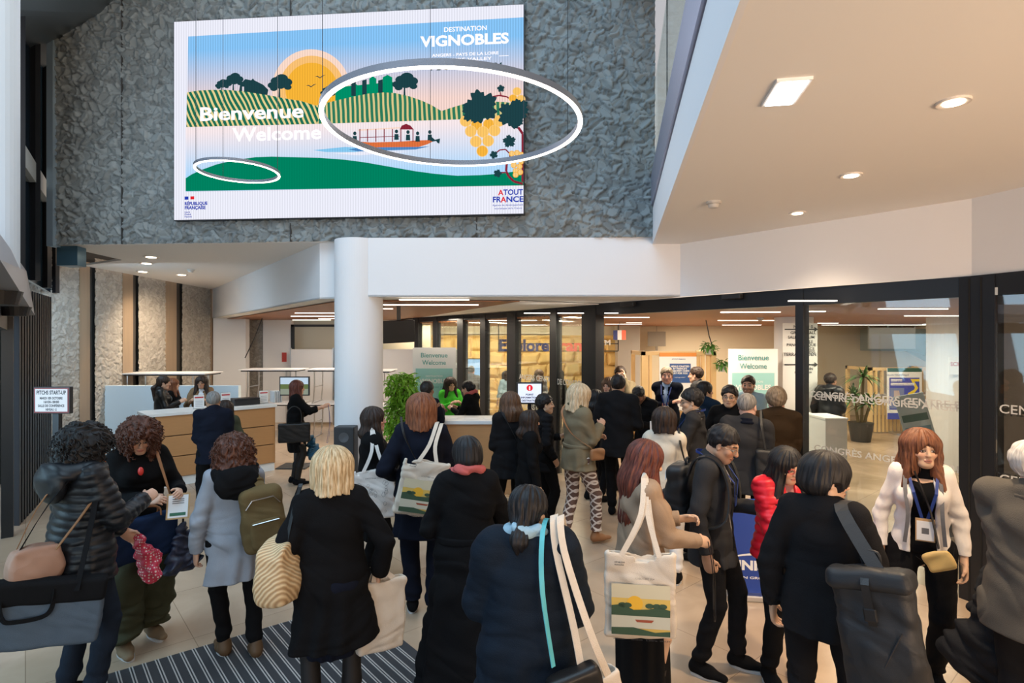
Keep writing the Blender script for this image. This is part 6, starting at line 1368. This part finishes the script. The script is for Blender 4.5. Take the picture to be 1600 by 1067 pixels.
def handbag(I, pos, label, m, w_=.34, h_=.24, th=.11, yaw=90, handle=.2, seed=2, strap=None, hm=None, name='handbag', roll=0, taper=.0, flat=None):
    e = held(I, name, pos, label, 'bag', yaw); Mr = Matrix.Rotation(R(roll),4,'Y')
    g = Fld((-w_*.7,-th*1.2,-h_*.75),(w_*.7,th*1.2,h_*.75),.0065); g.box((0,0,0),(w_/2,th/2,h_/2),.025)
    if taper: g.ell((0,0,-h_*.22),(w_*.58,th*.75,h_*.42),.06); g.cap((-w_*.7,0,h_*.62),(-w_*.28,0,h_*.62),.12*taper,.05*taper,.04,cut=True); g.cap((w_*.7,0,h_*.62),(w_*.28,0,h_*.62),.12*taper,.05*taper,.04,cut=True)
    g.disp(noise_fold(seed,.003,1.6)); emit_part(g,'body',CL(m),e).matrix_local = Mr
    if handle:
        for yy in (-th*.42,th*.42):
            MB().tube(smooth_pts([Mr@Vector((-w_*.22,yy,h_*.46)),Mr@Vector((-w_*.20,yy*.6,h_*.5+handle*.7)),Mr@Vector((0,yy*.3,h_*.5+handle)),Mr@Vector((w_*.20,yy*.6,h_*.5+handle*.7)),Mr@Vector((w_*.22,yy,h_*.46))]),.006,8).build('handle', CL(hm or m), e)
    if strap: strap_only(I, e, [e_ for e_ in strap], .02, hm or m, t=.004)
    return e
def lattice():
    def f(nt, b, N, L):
        tc = N('TexCoord'); outs = []
        for ang in (R(45),R(-45),0):
            mp = N('Mapping'); mp.inputs['Rotation'].default_value = (0,ang,0); L(tc.outputs['Object'], mp.inputs[0]); wv = N('TexWave'); wv.bands_direction = 'X'; wv.inputs['Scale'].default_value = 5.6 if ang else 8; L(mp.outputs[0], wv.inputs[0]); outs.append(wv)
        mx = N('Math'); mx.operation = 'MAXIMUM'; L(outs[0].outputs['Fac'], mx.inputs[0]); L(outs[1].outputs['Fac'], mx.inputs[1])
        g = N('Math'); g.operation = 'GREATER_THAN'; g.inputs[1].default_value = .84; L(mx.outputs[0], g.inputs[0])
        m = N('Mix'); m.data_type = 'RGBA'; m.inputs[6].default_value = (.13,.075,.06,1); m.inputs[7].default_value = (.68,.62,.58,1); L(g.outputs[0], m.inputs[0]); L(m.outputs[2], b.inputs['Base Color']); b.inputs['Roughness'].default_value = .8
    return nodes('lattice_print', f)
def weave():
    def f(nt, b, N, L):
        tc = N('TexCoord'); wv = N('TexWave'); wv.inputs['Scale'].default_value = 22; wv.inputs['Distortion'].default_value = 1.5; wv.bands_direction = 'DIAGONAL'; L(tc.outputs['Object'], wv.inputs[0])
        m = N('Mix'); m.data_type = 'RGBA'; m.inputs[6].default_value = (.40,.25,.12,1); m.inputs[7].default_value = (.72,.54,.31,1); L(wv.outputs['Fac'], m.inputs[0]); L(m.outputs[2], b.inputs['Base Color']); b.inputs['Roughness'].default_value = .6
        bp = N('Bump'); bp.inputs['Distance'].default_value = .004; bp.inputs['Strength'].default_value = .7; L(wv.outputs['Fac'], bp.inputs['Height']); L(bp.outputs[0], b.inputs['Normal'])
    return nodes('woven_straw', f)
def dots():
    def f(nt, b, N, L):
        tc = N('TexCoord'); v = N('TexVoronoi'); v.inputs['Scale'].default_value = 55; v.inputs['Randomness'].default_value = .2; L(tc.outputs['Object'], v.inputs['Vector'])
        g = N('Math'); g.operation = 'LESS_THAN'; g.inputs[1].default_value = .32; L(v.outputs['Distance'], g.inputs[0]); m = N('Mix'); m.data_type = 'RGBA'; m.inputs[6].default_value = (.55,.03,.07,1); m.inputs[7].default_value = (.75,.6,.55,1); L(g.outputs[0], m.inputs[0]); L(m.outputs[2], b.inputs['Base Color'])
    return nodes('dotted_red', f)

# ================================================================ the people, nearest first
P_ = person
# --- left group
p = P_('woman in dark puffer jacket with curly black hair and two bags at the left edge', 152, 648, k=262, h=1.70, face=-62, hair=('curly','black'), skin='light', head=(-12,12,0), scarf=('orange',.22),
       top=dict(c='puffblack',hem=.76,puff=.047,collar='hood',off=.034), bot=dict(c='denim'), RH=(.10,.32,1.14), LH=(-.08,.30,.90), dx=-.06)
handbag(p, (.06,-.25,.93), 'tan and pink leather shoulder bag hanging behind the woman in the puffer jacket', 'pinkleather', .22,.19,.10, yaw=80, handle=0, strap=[(-.02,-.30,1.0),(.04,-.19,1.28),(.09,.02,1.44),(.18,.0,1.28),(.16,-.2,1.0)], hm='tanleather', taper=.5)
e = handbag(p, (.12,-.30,.67), 'large grey quilted laptop bag with black top carried by the woman in the puffer jacket', 'baggrey', .64,.33,.09, yaw=58, handle=0, roll=8, name='laptop_bag')
g = Fld((-.4,-.1,-.1),(.4,.1,.3),.007); g.box((0,0,.13),(.322,.052,.065),.025); b_ = emit_part(g,'flap',CL('softblack'),e); b_.matrix_local = Matrix.Rotation(R(8),4,'Y')
MB().ribbon(smooth_pts([(-.11,-.052,.12),(-.10,-.065,.03),(-.05,-.07,.01),(.06,-.07,.01),(.10,-.065,.05),(.11,-.052,.14)]),.022,.005,side=(0,0,1)).build('handle', CL('softblack'), e)
strap_only(p, e, [(-.04,-.38,.80),(.10,-.20,1.25),(.12,.0,1.44),(.20,-.02,1.25),(.28,-.16,.78)], .03, 'softblack')
e = held(p,'dotted_umbrella',(-.02,.36,.80),'red polka dot and beige folded cloth in the left hand of the puffer jacket woman','cloth',0); g = Fld((-.2,-.2,-.3),(.2,.2,.2),.006); g.cap((0,0,.06),(.02,.04,-.16),.035,.075,.02,vv(1,0,0),1.3,.6).cap((0,.02,0),(-.03,.1,-.12),.03,.05,.02); g.disp(noise_fold(9,.011,2.4)); emit_part(g,'cloth',dots(),e); e.name = 'folded_cloth'
p = P_('woman in black coat and wide olive trousers with curly auburn hair', 218, 640, k=222, h=1.655, face=-162, hair=('curly','curlyred'), skin='light', head=(-12,22,0), scarf=('black',0),
       top=dict(c='black',hem=.60,off=.026), bot=dict(c='olive',w=2.1,hem=.10,fold=.012), RH=(.02,.27,1.06), LH=(-.17,.28,1.08), shoe='tanshoe', feet=((.11,.10),(-.10,-.02)))
handbag(p, (.03,.24,.80), 'navy blue laptop satchel with brown handle in front of the black coat woman', 'bagnavy', .40,.30,.08, yaw=0, handle=.06, hm='tanleather', strap=[(-.16,.24,.93),(-.10,.16,1.25),(-.08,.0,1.42),(.05,-.12,1.3)], name='laptop_bag')
tag(MB().ball((0,0,0),(.02,.012,.03)).build('brooch',mat('brooch_red',(.6,.03,.02),.4),None,loc=own(p,(.03,.165,1.24))),'small red brooch pinned on the black coat','brooch')
def fcard(g,w_,h_,Mr): g.use(CL('badge_tan')).box((-w_/2-.01,-.001,-h_/2-.01),(w_/2+.01,.004,h_/2+.012),Mr); g.use(mat('print_green_bar',(.03,.14,.08),.6)).box((-w_*.4,-.0025,-h_*.42),(w_*.4,-.0015,-h_*.28),Mr); g.use(CL('grey_print')); [g.box((-w_*.3,-.0025,h_*(.3-.09*i)),(w_*.3,-.0015,h_*(.33-.09*i)),Mr) for i in range(3)]
sheet(p, (-.13,.37,1.00), 'white visitor card in a tan holder held by the black coat woman', .12,.15, yaw=150, pitch=-20, cat='card', name='visitor_card', fn=fcard)
e = held(p,'folded_umbrella',(-.18,.32,.80),'dark navy patterned folded umbrella hanging from the hand of the auburn haired woman','umbrella',20)
g = Fld((-.25,-.2,-.35),(.25,.2,.15),.0065); g.cap((.0,0,.04),(-.02,0,-.2),.02,.075,.02,vv(1,0,0),1.5,.8).cap((.02,0,0),(-.16,.02,-.11),.02,.07,.02).cap((0,0,0),(.08,0,-.22),.03,.05,.02); g.disp(noise_fold(4,.014,2.6)); emit_part(g,'canopy',mat('umbrella_cloth',(.02,.025,.05),.5,var=.9,bscale=140,vscale=160),e)
MB().tube(smooth_pts([(0,0,.02),(.0,0,.16),(.03,0,.22),(.06,0,.17)]),.007,8).build('handle', CL('leather'), e)
p = P_('woman in pale grey coat with olive backpack and wavy dark hair', 348, 668, k=232, h=1.555, face=8, hair=('curlylong','curlyred',dict(len=.03,front=0,w=.135)), skin='light', head=(5,8,0), scarf=('black',0), dx=.07,
       top=dict(c='greycoat',hem=.56,off=.022,collar='hood',collarc='black',fold=.006), bot=dict(c='black',w=.95), RH='hold', LH=None, shoe='brownshoe', feet=((.13,-.02),(-.04,.12)))
backpack(p, (.14,-.20,.98), 'olive brown canvas backpack on the back of the woman in the grey coat', 'backpackolive', (.13,.065,.21), yaw=0, roll=-6, straps=(1,))
# --- foreground backs
p = P_('woman with straight blonde bob in a long black coat seen from behind', 519, 683, k=289, h=1.62, face=5, hair=('bob','blonde',dict(drop=.135,t=.026)), skin='light', head=(0,4,0),
       top=dict(c='black',hem=.54,off=.028,flare=.045), bot=dict(kind='skirt',c='navy',hem=.47,w=-1), RH=(.25,.04,.84), LH=(-.20,.20,1.02))
e = handbag(p, (-.24,.0,.98), 'woven straw shoulder bag on the left arm of the blonde woman', weave(), .33,.30,.14, yaw=62, handle=0, strap=[(-.24,-.09,1.08),(-.20,-.05,1.26),(-.16,.0,1.39),(-.20,.08,1.26),(-.26,.09,1.08)], hm='leather', taper=1)
tote(p, (.27,.06,.60), 'plain cream cloth tote hanging from the right hand of the blonde woman', .27,.40, yaw=15, th=.07, m='canvas', straps=[([(.25,.045,.86)],(-.07,-.02,.07,-.02)),([(.25,.065,.86)],(-.07,.02,.07,.02))], seed=3, roll=3, side=(1,0,0))
p = P_('woman with short black hair, red scarf and floor-length black belted coat', 729, 665, k=260, h=1.63, face=3, hair=('shortf','black',dict(t=.019)), skin='asian', head=(18,5,0), scarf=('pinkscarf',0),
       top=dict(c='black',hem=.13,off=.028,flare=.10,belt=1,fold=.006), RH=(.12,.30,1.15), LH=(-.16,.24,1.0))
p = P_('woman with low black ponytail in a quilted navy jacket at the bottom centre', 826, 735, k=360, h=1.58, face=-4, hair=('ponytail','black',dict(len=.10)), skin='asian', head=(-22,12,0), scarf=('lightblue',0),
       top=dict(c='quiltnavy',hem=.52,off=.046,puff=.075,qa=.0035,collar='band',collarc='black',fold=.006,sl=1.25), RH=(.12,.27,1.0), LH=(-.12,.27,1.0), bulk=1.04)
e = tote(p, (.31,-.10,.62), 'cream cotton tote with long handles on the right shoulder of the ponytail woman', .22,.36, yaw=35, th=.08, m='canvas', roll=-12, straps=[([(.20,-.16,1.0),(.125,-.10,1.30),(.12,-.0,1.40),(.16,.12,1.2)],(-.07,-.03)),([(.26,-.16,1.0),(.16,-.11,1.29),(.145,.0,1.40),(.18,.13,1.2)],(.05,-.03))], seed=7, sw_=.032, side=(1,0,0))
g = MB(); put_text(g,'R',M_ink,(-.02,-.07,-.08),(1,0,0),(0,0,1),.035,bold=.08); put_text(g,'.',mat('sign_red'),(.02,-.07,.06),(1,0,0),(0,0,1),.05); o = g.build('print',None,e); o.matrix_local = Matrix.Rotation(R(-12),4,'Y')
e = handbag(p, (.22,-.20,.74), 'black leather bag on a pale blue braided strap behind the ponytail woman', 'leather', .22,.26,.08, yaw=20, handle=0, strap=[(.12,-.22,.88),(.075,-.175,1.15),(.07,-.11,1.33),(.085,.0,1.385),(.10,.11,1.3),(.05,.2,1.1)], hm='teal', roll=-15)
p = P_('woman with long reddish hair in a beige jacket holding a printed tote', 1010, 672, k=268, h=1.62, face=-68, hair=('long','redbrown',dict(len=.20,w=.115)), skin='asian', head=(-5,14,0),
       top=dict(c='beige',hem=.84,off=.028,collar='blazer'), bot=dict(kind='skirt',c='black',hem=.16,w=.2), RH=(.06,.33,.98), LH=(-.10,.30,1.06), curlR=.7, curlL=.7)
tote(p, (.25,-.10,.78), 'cream tote printed with a sunny river landscape beside the woman in the beige jacket', .38,.46, yaw=74, th=.04, art=art_landscape, straps=[([(.225,-.085,1.2),(.135,-.03,1.40),(.225,-.045,1.2)],(-.10,-.02,.10,-.02)),([(.215,-.07,1.2),(.12,-.02,1.40),(.215,-.03,1.2)],(-.09,.02,.09,.02))], seed=2, side=(1,0,0))
strap_only(p, held(p,'lanyard_cord',(.10,.36,.9),'dark cord dangling from the hand of the woman in the beige jacket','cord'), [(.06,.40,1.0),(.08,.42,.8),(.09,.42,.55),(.11,.40,.56),(.10,.40,.8),(.08,.38,.98)], .008, 'leather')
p = P_('man in charcoal suit jacket and glasses looking down, wearing a black backpack', 1142, 648, k=240, h=1.66, face=-102, sex='m', hair=('short','black'), skin='tan', head=(-4,22,0), glasses='metalframe',
       top=dict(c='charcoal',hem=.70,off=.024,open=(.035,.03,.50),shirt='greyshirt',collar='blazer',fold=.005), bot=dict(c='softblack'), RH=None, LH=(-.06,.30,1.06), curlR=.9, curlL=.9, feet=((.14,-.05),(-.08,.14)), dx=-.05, lanyard=True)
backpack(p, (-.02,-.22,1.12), 'black backpack on the back of the man in the charcoal jacket', 'backpackblack', (.13,.07,.19))
p = P_('woman in glossy red puffer jacket with red glasses and long black hair', 1229, 685, k=250, h=1.53, face=-150, hair=('long','black',dict(len=.10)), skin='asian', head=(10,12,0), glasses='redframe',
       top=dict(c='red',hem=.78,puff=.05,collar='coat',off=.032,open=(.03,.02,.7),shirt='mauve'), RH=(.02,.28,1.10), LH=(-.04,.30,1.16))
phone(p, (-.03,.38,1.22), 'gold coloured phone held up by the woman in the red puffer jacket', yaw=0, c='gold')
p = P_('man in black suit with black bowl haircut carrying a large dark rucksack', 1291, 690, k=325, h=1.66, face=-12, sex='m', hair=('bowl','black',dict(t=.026)), skin='asian', head=(-58,6,0), glasses='metalframe',
       top=dict(c='softblack',hem=.76,off=.026,collar='blazer',shirt='shirtblue',fold=.005), bot=dict(c='softblack'), RH=(.20,.22,.92), LH=None, bulk=.90)
backpack(p, (.27,-.24,.92), 'large dark grey roll-top rucksack hanging behind the man in the black suit', 'rucksack', (.145,.085,.27), yaw=0, roll=-9, straps=(1,), pocket=False, flap=True)
p = P_('woman with long copper hair in a white jacket, black turtleneck and visitor badge', 1440, 655, k=255, h=1.66, face=-172, hair=('long','copper',dict(len=.13,w=.10)), skin='asian', head=(16,-2,0),
       bulk=.86, top=dict(c='white',hem=.86,off=.018,open=(.05,.07,.45),shirt='turtle',collar=None,fold=.003,sl=.88), inner='turtle', bot=dict(c='black',w=1.15), RH=None, LH=None, lanyard='badge', feet=((.12,.10),(-.08,-.08)))
e = handbag(p, (-.06,.20,.86), 'small gold triangle-pattern purse worn in front by the woman in the white jacket', 'gold', .15,.12,.03, yaw=-8, handle=0, roll=25, strap=[(-.06,.19,.93),(-.02,.165,1.15),(.05,.13,1.36)], hm='leather', name='purse')
g = MB()
for i in range(-3,4):
    for dx,dz in ((1,1),(1,-1)): a = Vector((i*.024-.06*dx*.5,-.021,-.05*dz)); g.use(M_blackplastic).tube([a, a+Vector((.06*dx,0,.1*dz))],.0008,4)
o = g.build('pattern',None,e); o.matrix_local = Matrix.Rotation(R(25),4,'Y')
strap_only(p, held(p,'pearl_trim',(0,.1,1.2),'woven silver trim along the inner edge of the white jacket, badge side','trim'), [(-.075,.06,1.36),(-.085,.115,1.25),(-.085,.145,1.1),(-.10,.135,.93)], .02, 'grey_print', side=(1,0,0))
strap_only(p, held(p,'pearl_trim',(0,.1,1.2),'woven silver trim on the white jacket front nearest the glass','trim'), [(.085,.06,1.36),(.095,.125,1.25),(.085,.155,1.1),(.10,.145,.93)], .02, 'grey_print', side=(1,0,0))
p = P_('white-haired man in a taupe suit at the right edge with a coat over his arm', 1622, 668, k=325, h=1.725, face=-25, sex='m', hair=('short','white'), skin='pink', head=(-20,0,0),
       top=dict(c='greytaupe',hem=.74,off=.03,collar='blazer',fold=.007), bot=dict(c='softblack'), RH=(.1,.3,1.0), LH=(-.02,.26,1.12), bulk=1.1)
e = held(p,'draped_coat',(-.16,.16,.86),'black overcoat draped over the arm of the man at the right edge','coat',10)
g = Fld((-.35,-.3,-.65),(.35,.3,.3),.009); g.cap((.06,0,.12),(-.08,-.02,-.42),.10,.17,.03,vv(1,0,0),1.3,.55).cap((-.02,.05,.1),(.1,.05,-.5),.09,.13,.03,vv(1,0,0),1.2,.6); g.disp(noise_fold(12,.012,1.5)); emit_part(g,'cloth',CL('darkgrey'),e)

# --- middle distance
p = P_('woman in black coat with long dark hair turned right beside the column', 585, 625, k=176, h=1.61, face=-85, hair=('long','darkbrown',dict(len=.0,w=.10)), skin='rosy', head=(-5,-4,0),
       top=dict(c='black',hem=.42,off=.026,flare=.03), RH=(.10,.30,1.22), LH=(-.06,.28,1.14), feet=((.08,.06),(-.1,-.05)))
tote(p, (.24,.0,.84), 'white tote with small ink drawings on the arm of the dark haired woman', .35,.42, yaw=85, th=.04, art=art_sketch, m='white', straps=[([(.225,-.02,1.2),(.135,-.01,1.385),(.225,.03,1.2)],(-.09,-.02,.09,-.02))], seed=5, side=(1,0,0))
p = P_('woman with auburn bob in a navy coat seen from behind with landscape tote', 659, 603, k=198, h=1.78, face=-4, hair=('bob','auburn',dict(drop=.15,t=.024)), skin='light', head=(-8,0,0),
       top=dict(c='navy',hem=.62,off=.026,flare=.02), bot=dict(c='navy',w=1.25), RH=(.14,.30,1.3), LH=(-.22,.14,1.05), feet=((.10,-.06),(-.07,.05)))
tote(p, (.02,-.22,1.04), 'cream landscape tote across the back of the woman in the navy coat', .36,.42, yaw=8, th=.04, art=art_landscape, roll=12, straps=[([(.07,-.185,1.35),(.115,-.10,1.475),(.125,.0,1.50),(.13,.09,1.42)],(-.07,-.02)),([(.115,-.18,1.34),(.15,-.09,1.465),(.16,.0,1.485),(.16,.09,1.40)],(.07,-.02))], seed=6, side=(1,0,0))
strap_only(p, held(p,'bag_strap',(-.05,-.1,1.4),'thin black leather strap across the back of the navy coat','strap'), [(-.16,.02,1.54),(-.12,-.13,1.42),(-.02,-.165,1.22),(.05,-.16,1.05)], .018, 'leather')
p = P_('woman with shoulder-length brown hair in a black jacket near the information counter', 796, 603, k=149, h=1.66, face=18, hair=('long','brown',dict(len=-.02,w=.12,front=0)), skin='light', head=(20,0,0),
       top=dict(c='softblack',hem=.72,off=.024), RH='hold', LH='hold')
strap_only(p, held(p,'bag_strap',(0,-.1,1.3),'black strap with silver ring across the back of the brown haired woman','strap'), [(-.10,.02,1.43),(-.09,-.12,1.34),(.02,-.155,1.12),(.14,-.13,.92)], .025, 'backpackblack')
P_('short woman mostly hidden between the brown haired woman and the quilted coat man', 829, 632, k=158, h=1.50, face=-70, hair=('long','darkbrown',dict(len=.0)), skin='light', top=dict(c='black',hem=.6))
p = P_('man with black hair in a dark quilted coat turned to the right', 852, 608, k=138, h=1.585, face=-70, sex='m', hair=('short','black',dict(t=.016)), skin='asian', head=(-12,-3,0), top=dict(c='softblack',hem=.68,puff=.05,collar='band'), RH='pocket', LH='hold')
p = P_('blonde woman in a khaki jacket and brown lattice-print trousers', 906, 592, k=149, h=1.735, face=-55, hair=('bob','ash',dict(drop=.16,t=.03)), skin='light', head=(-15,5,0), scarf=('olivescarf',.5),
       top=dict(c='khaki',hem=.80,off=.026,belt=1), bot=dict(c=lattice(),hem=.14), RH='phone', LH=(-.08,.28,1.1), shoe='tanleather', feet=((.06,.20),(-.08,-.12)))
handbag(p, (.24,.08,.98), 'small brown crossbody bag on the hip of the woman in the khaki jacket', 'tanleather', .16,.12,.05, yaw=80, handle=0, strap=[(.22,.03,1.04),(.10,-.15,1.2),(-.05,-.16,1.4),(-.10,.0,1.50),(-.04,.12,1.4)], hm='tanleather')
P_('dark-haired woman in black behind the blonde woman in the khaki jacket', 932, 602, k=117, h=1.535, face=-50, hair=('long','black',dict(len=.0)), skin='light', top=dict(c='black',hem=.55), RH=(.2,.2,.85))
P_('tall man in a black overcoat with short black hair seen from behind', 966, 577, k=128, h=1.78, face=-8, sex='m', hair=('short','black'), skin='tan', head=(0,6,0), top=dict(c='softblack',hem=.74,off=.026,shirt='shirtwhite'), RH=(.16,.26,1.05), LH=(-.2,.2,1.0), feet=((.10,.0),(-.08,.05)), bulk=1.05)
p = P_('man in black leaning over a paper, head bowed, facing the tall man', 998, 593, k=116, h=1.62, face=150, sex='m', hair=('short','black'), skin='brown', lean=14, head=(5,32,0), top=dict(c='black',hem=.75), RH=(.10,.36,1.02), LH=(-.12,.36,1.02), beard=.4)
sheet(p, (0,.42,1.06), 'white paper held by the bowed man in black', .21,.15, pitch=-65)
p = P_('man with dark hair in an olive jacket, hand raised to his face', 969, 566, k=100, h=1.79, face=170, sex='m', hair=('short','darkbrown'), skin='light', head=(5,4,0), top=dict(c='khaki',hem=.8,open=(.03,.02,.6),shirt='black'), LH=(-.10,.19,1.56), RH=(.05,.25,1.2))
P_('woman with brown hair partly hidden behind the man in the black overcoat', 951, 583, k=109, h=1.665, face=150, hair=('long','brown',dict(len=.0)), skin='light', top=dict(c='brownjkt',hem=.8))
P_('grey-haired man in dark jacket and blue shirt with crossed arms by the poster', 1042, 567, k=105, h=1.80, face=170, sex='m', hair=('short','greybrown'), skin='rosy', head=(10,0,0), beard=.25, top=dict(c='darknavy',hem=.8,open=(.05,.04,.5),shirt='shirtblue',collar='blazer'), RH=(-.13,.20,1.24), LH=(.13,.22,1.20), lanyard='badge')
P_('man in grey suit in profile facing left beside the poster', 1087, 567, k=100, h=1.78, face=75, sex='m', hair=('short','darkbrown'), skin='light', top=dict(c='charcoal',hem=.78,open=(.03,.02,.6),shirt='shirtblue',collar='blazer'), RH='hold')
P_('man with black hair in a blue jacket turned away to the right', 1101, 587, k=127, h=1.70, face=-25, sex='m', hair=('bowl','black',dict(t=.012)), skin='asian', head=(-40,0,0), top=dict(c='bluejkt',hem=.75,shirt='shirtwhite'), RH='hold')
p = P_('woman with dark bob in a cream cardigan with black trim seen from behind', 1038, 627, k=176, h=1.60, face=-3, hair=('bob','darkbrown',dict(drop=.11,t=.024)), skin='asian', top=dict(c='cream',hem=.80,off=.024,collar='band',collarc='black'), bot=dict(c='whitetrousers'), RH='hold', LH='hold')
handbag(p, (.20,-.05,.98), 'burgundy and black shoulder bag of the woman in the cream cardigan', 'leather', .24,.2,.08, yaw=70, handle=0, strap=[(.19,-.12,1.06),(.14,-.09,1.25),(.125,.0,1.37),(.15,.10,1.2)], hm='leather')
p = P_('smiling man with glasses in a dark suit and blue tie holding brochures', 1080, 598, k=158, h=1.72, face=82, sex='m', hair=('short','black',dict(t=.018)), skin='asian', head=(12,6,0), glasses='darkframe', top=dict(c='charcoal',hem=.76,open=(.04,.025,.55),shirt='greyshirt',collar='blazer'), LH=(-.10,.30,1.16), RH='hold', lanyard='badge')
sheet(p, (-.12,.36,1.24), 'white and orange brochure held by the smiling man in glasses', .10,.20, yaw=100, pitch=-15, m=M_wh, cat='brochure', name='brochure', fn=lambda g,w_,h_,Mr: g.use(M_or).box((-w_*.4,-.0025,-h_*.1),(w_*.4,-.0015,h_*.1),Mr))
P_('man in black work jacket with glasses and headphones facing the camera', 1140, 595, k=140, h=1.69, face=172, sex='m', hair=('short','black',dict(t=.016)), skin='asian', glasses='darkframe', top=dict(c='black',hem=.78), RH='pocket', LH='pocket')
P_('bearded man in a pale shirt in front of the right welcome banner', 1169, 580, k=118, h=1.73, face=172, sex='m', hair=('short','darkbrown'), skin='light', beard=.65, top=dict(c='lightblue',hem=.85,off=.014,open=(.03,.02,.7),shirt='shirtwhite'), RH='hold', LH='hold')
p = P_('balding grey man in a dark suit with a lanyard and shoulder bag from behind', 1168, 604, k=168, h=1.71, face=-8, sex='m', hair=('thin','grey'), skin='pink', head=(-14,3,0), top=dict(c='charcoal',hem=.74,collar='blazer',collarc='darknavy'), RH='hold', LH='hold', bulk=1.05)
handbag(p, (.24,-.14,1.0), 'black messenger bag at the back of the balding grey man', 'backpackblack', .30,.34,.10, yaw=10, handle=0, strap=[(.18,-.17,1.16),(.14,-.12,1.38),(.12,.02,1.5),(.14,.13,1.3)], hm='backpackblack', name='messenger_bag')
P_('man with tousled greying brown hair in a dark brown jacket from behind', 1213, 597, k=155, h=1.72, face=8, sex='m', hair=('short','greybrown',dict(t=.022)), skin='pink', head=(-6,0,0), top=dict(c='brownjkt',hem=.74,off=.024), RH='hold', LH='hold', bulk=1.05)
# --- reception and counters
p = P_('woman with reddish brown hair in black coat and skirt near the reception screen', 465, 588, k=105, h=1.60, face=-90, hair=('long','redbrown',dict(len=.10,w=.09)), skin='light', top=dict(c='black',hem=.68,off=.026), bot=dict(kind='skirt',c='softblack',hem=.48), RH=(.02,.40,1.14), LH=(-.02,.3,1.1), feet=((.07,.02),(-.07,-.04)))
handbag(p, (.24,-.02,.80), 'large black handbag on the arm of the woman near the reception screen', 'leather', .44,.28,.12, yaw=88, handle=.24)
e = held(p,'folded_umbrella',(.0,.22,.55),'teal folded umbrella behind the handbag of the woman near the reception screen','umbrella',0); g = Fld((-.2,-.2,-.25),(.2,.2,.2),.009); g.cap((0,0,.12),(0,.03,-.1),.03,.10,.02); g.disp(noise_fold(3,.02,2.5)); emit_part(g,'canopy',mat('teal_cloth',(.02,.09,.15),.6),e)
strap_only(p, held(p,'blue_lanyard',(.02,.44,1.0),'dark blue lanyard hanging from the raised hand near the reception screen','lanyard'), [(.02,.46,1.16),(.03,.48,.9),(.03,.44,.62),(.035,.46,.62),(.035,.49,.9)], .018, 'lanyard_blue')
P_('woman with dark ponytail in a black leather jacket behind the reception desk', 256, 581, k=95.5, h=1.62, face=-95, hair=('ponytail','darkbrown',dict(len=.25)), skin='light', top=dict(c='leather',hem=.8), RH=(.05,.27,1.12), LH=(-.05,.26,1.12), head=(0,8,0))
P_('woman with copper brown hair half hidden behind the ponytail receptionist', 271, 586, k=90, h=1.53, face=-105, hair=('long','auburn',dict(len=.02)), skin='light', top=dict(c='black',hem=.8))
P_('receptionist in a tan blazer and glasses with dark wavy hair', 315, 582, k=91, h=1.58, face=170, hair=('long','darkbrown',dict(len=.05)), skin='tan', glasses='darkframe', top=dict(c='tan',hem=.82,open=(.04,.035,.5),shirt='shirtwhite'), RH=(.12,.30,1.12), LH=(-.12,.3,1.12))
P_('grey-haired man in a navy suit standing at the reception desk', 333, 603, k=134, h=1.605, face=4, sex='m', hair=('thin','grey'), skin='tan', top=dict(c='navy',hem=.72,off=.024,shirt='shirtwhite'), RH='hold', LH='hold', feet=((.1,0),(-.12,.05)))
P_('short person with dark hair half hidden beside the man at the desk', 352, 618, k=126, h=1.45, face=-5, hair=('long','darkbrown',dict(len=.0)), skin='light', top=dict(c='olive',hem=.7), bot=dict(c='softblack'))
p = P_('man with black hair in a navy suit by the green plant, raising a phone', 668, 588, k=119, h=1.66, face=-35, sex='m', hair=('short','black'), skin='brown', top=dict(c='navy',hem=.75), RH=(.02,.34,1.2), LH=(-.05,.34,1.15))
P_('woman in a bright green vest with long brown hair behind the counter', 704, 584, k=95, h=1.585, face=-165, hair=('long','darkbrown',dict(len=.12)), skin='light', head=(8,8,0), top=dict(c='green',hem=.85,off=.02,collar='band'), RH=(.05,.28,1.12), LH=(-.1,.28,1.12))
P_('woman with dark hair bun in a black blazer leaning on the counter', 730, 587, k=103, h=1.60, face=62, hair=('bun','black'), skin='light', lean=8, head=(0,10,0), scarf=('pinkscarf',0), top=dict(c='black',hem=.8), RH=(.05,.34,1.1), LH=(-.1,.34,1.1))
P_('bald-headed man in grey shirt looking at the pale blue screen', 736, 567, k=70, h=1.62, face=5, sex='m', hair=('thin','grey'), skin='pink', top=dict(c='greyshirt',hem=.85,off=.018))
P_('seated-height woman with long brown hair behind the glass in front of the golden wall', 842, 573, k=72, h=1.55, face=172, hair=('long','brown',dict(len=.1)), skin='light', head=(0,12,0), top=dict(c='greyshirt',hem=.8), RH='hold', LH='hold')
P_('person in light blue top behind the glass left of the brown haired woman', 790, 576, k=67, h=1.46, face=30, hair=('bob','darkbrown'), skin='light', top=dict(c='lightblue',hem=.8))
P_('person in black behind the narrow glass pane beside the thick post', 874, 573, k=76, h=1.58, face=-40, hair=('bob','black'), skin='light', top=dict(c='black',hem=.8))
P_('person in a black padded jacket standing in the lobby behind the right pane', 1298, 577, k=98, h=1.67, face=-35, sex='m', hair=('short','darkbrown'), skin='brown', top=dict(c='puffblack',hem=.82,off=.04,collar='hood'), RH='hold')
P_('dark-haired person hidden behind the top of the green plant', 631, 581, k=90, h=1.58, face=160, hair=('short','darkbrown'), skin='light', sex='m', top=dict(c='softblack',hem=.8))
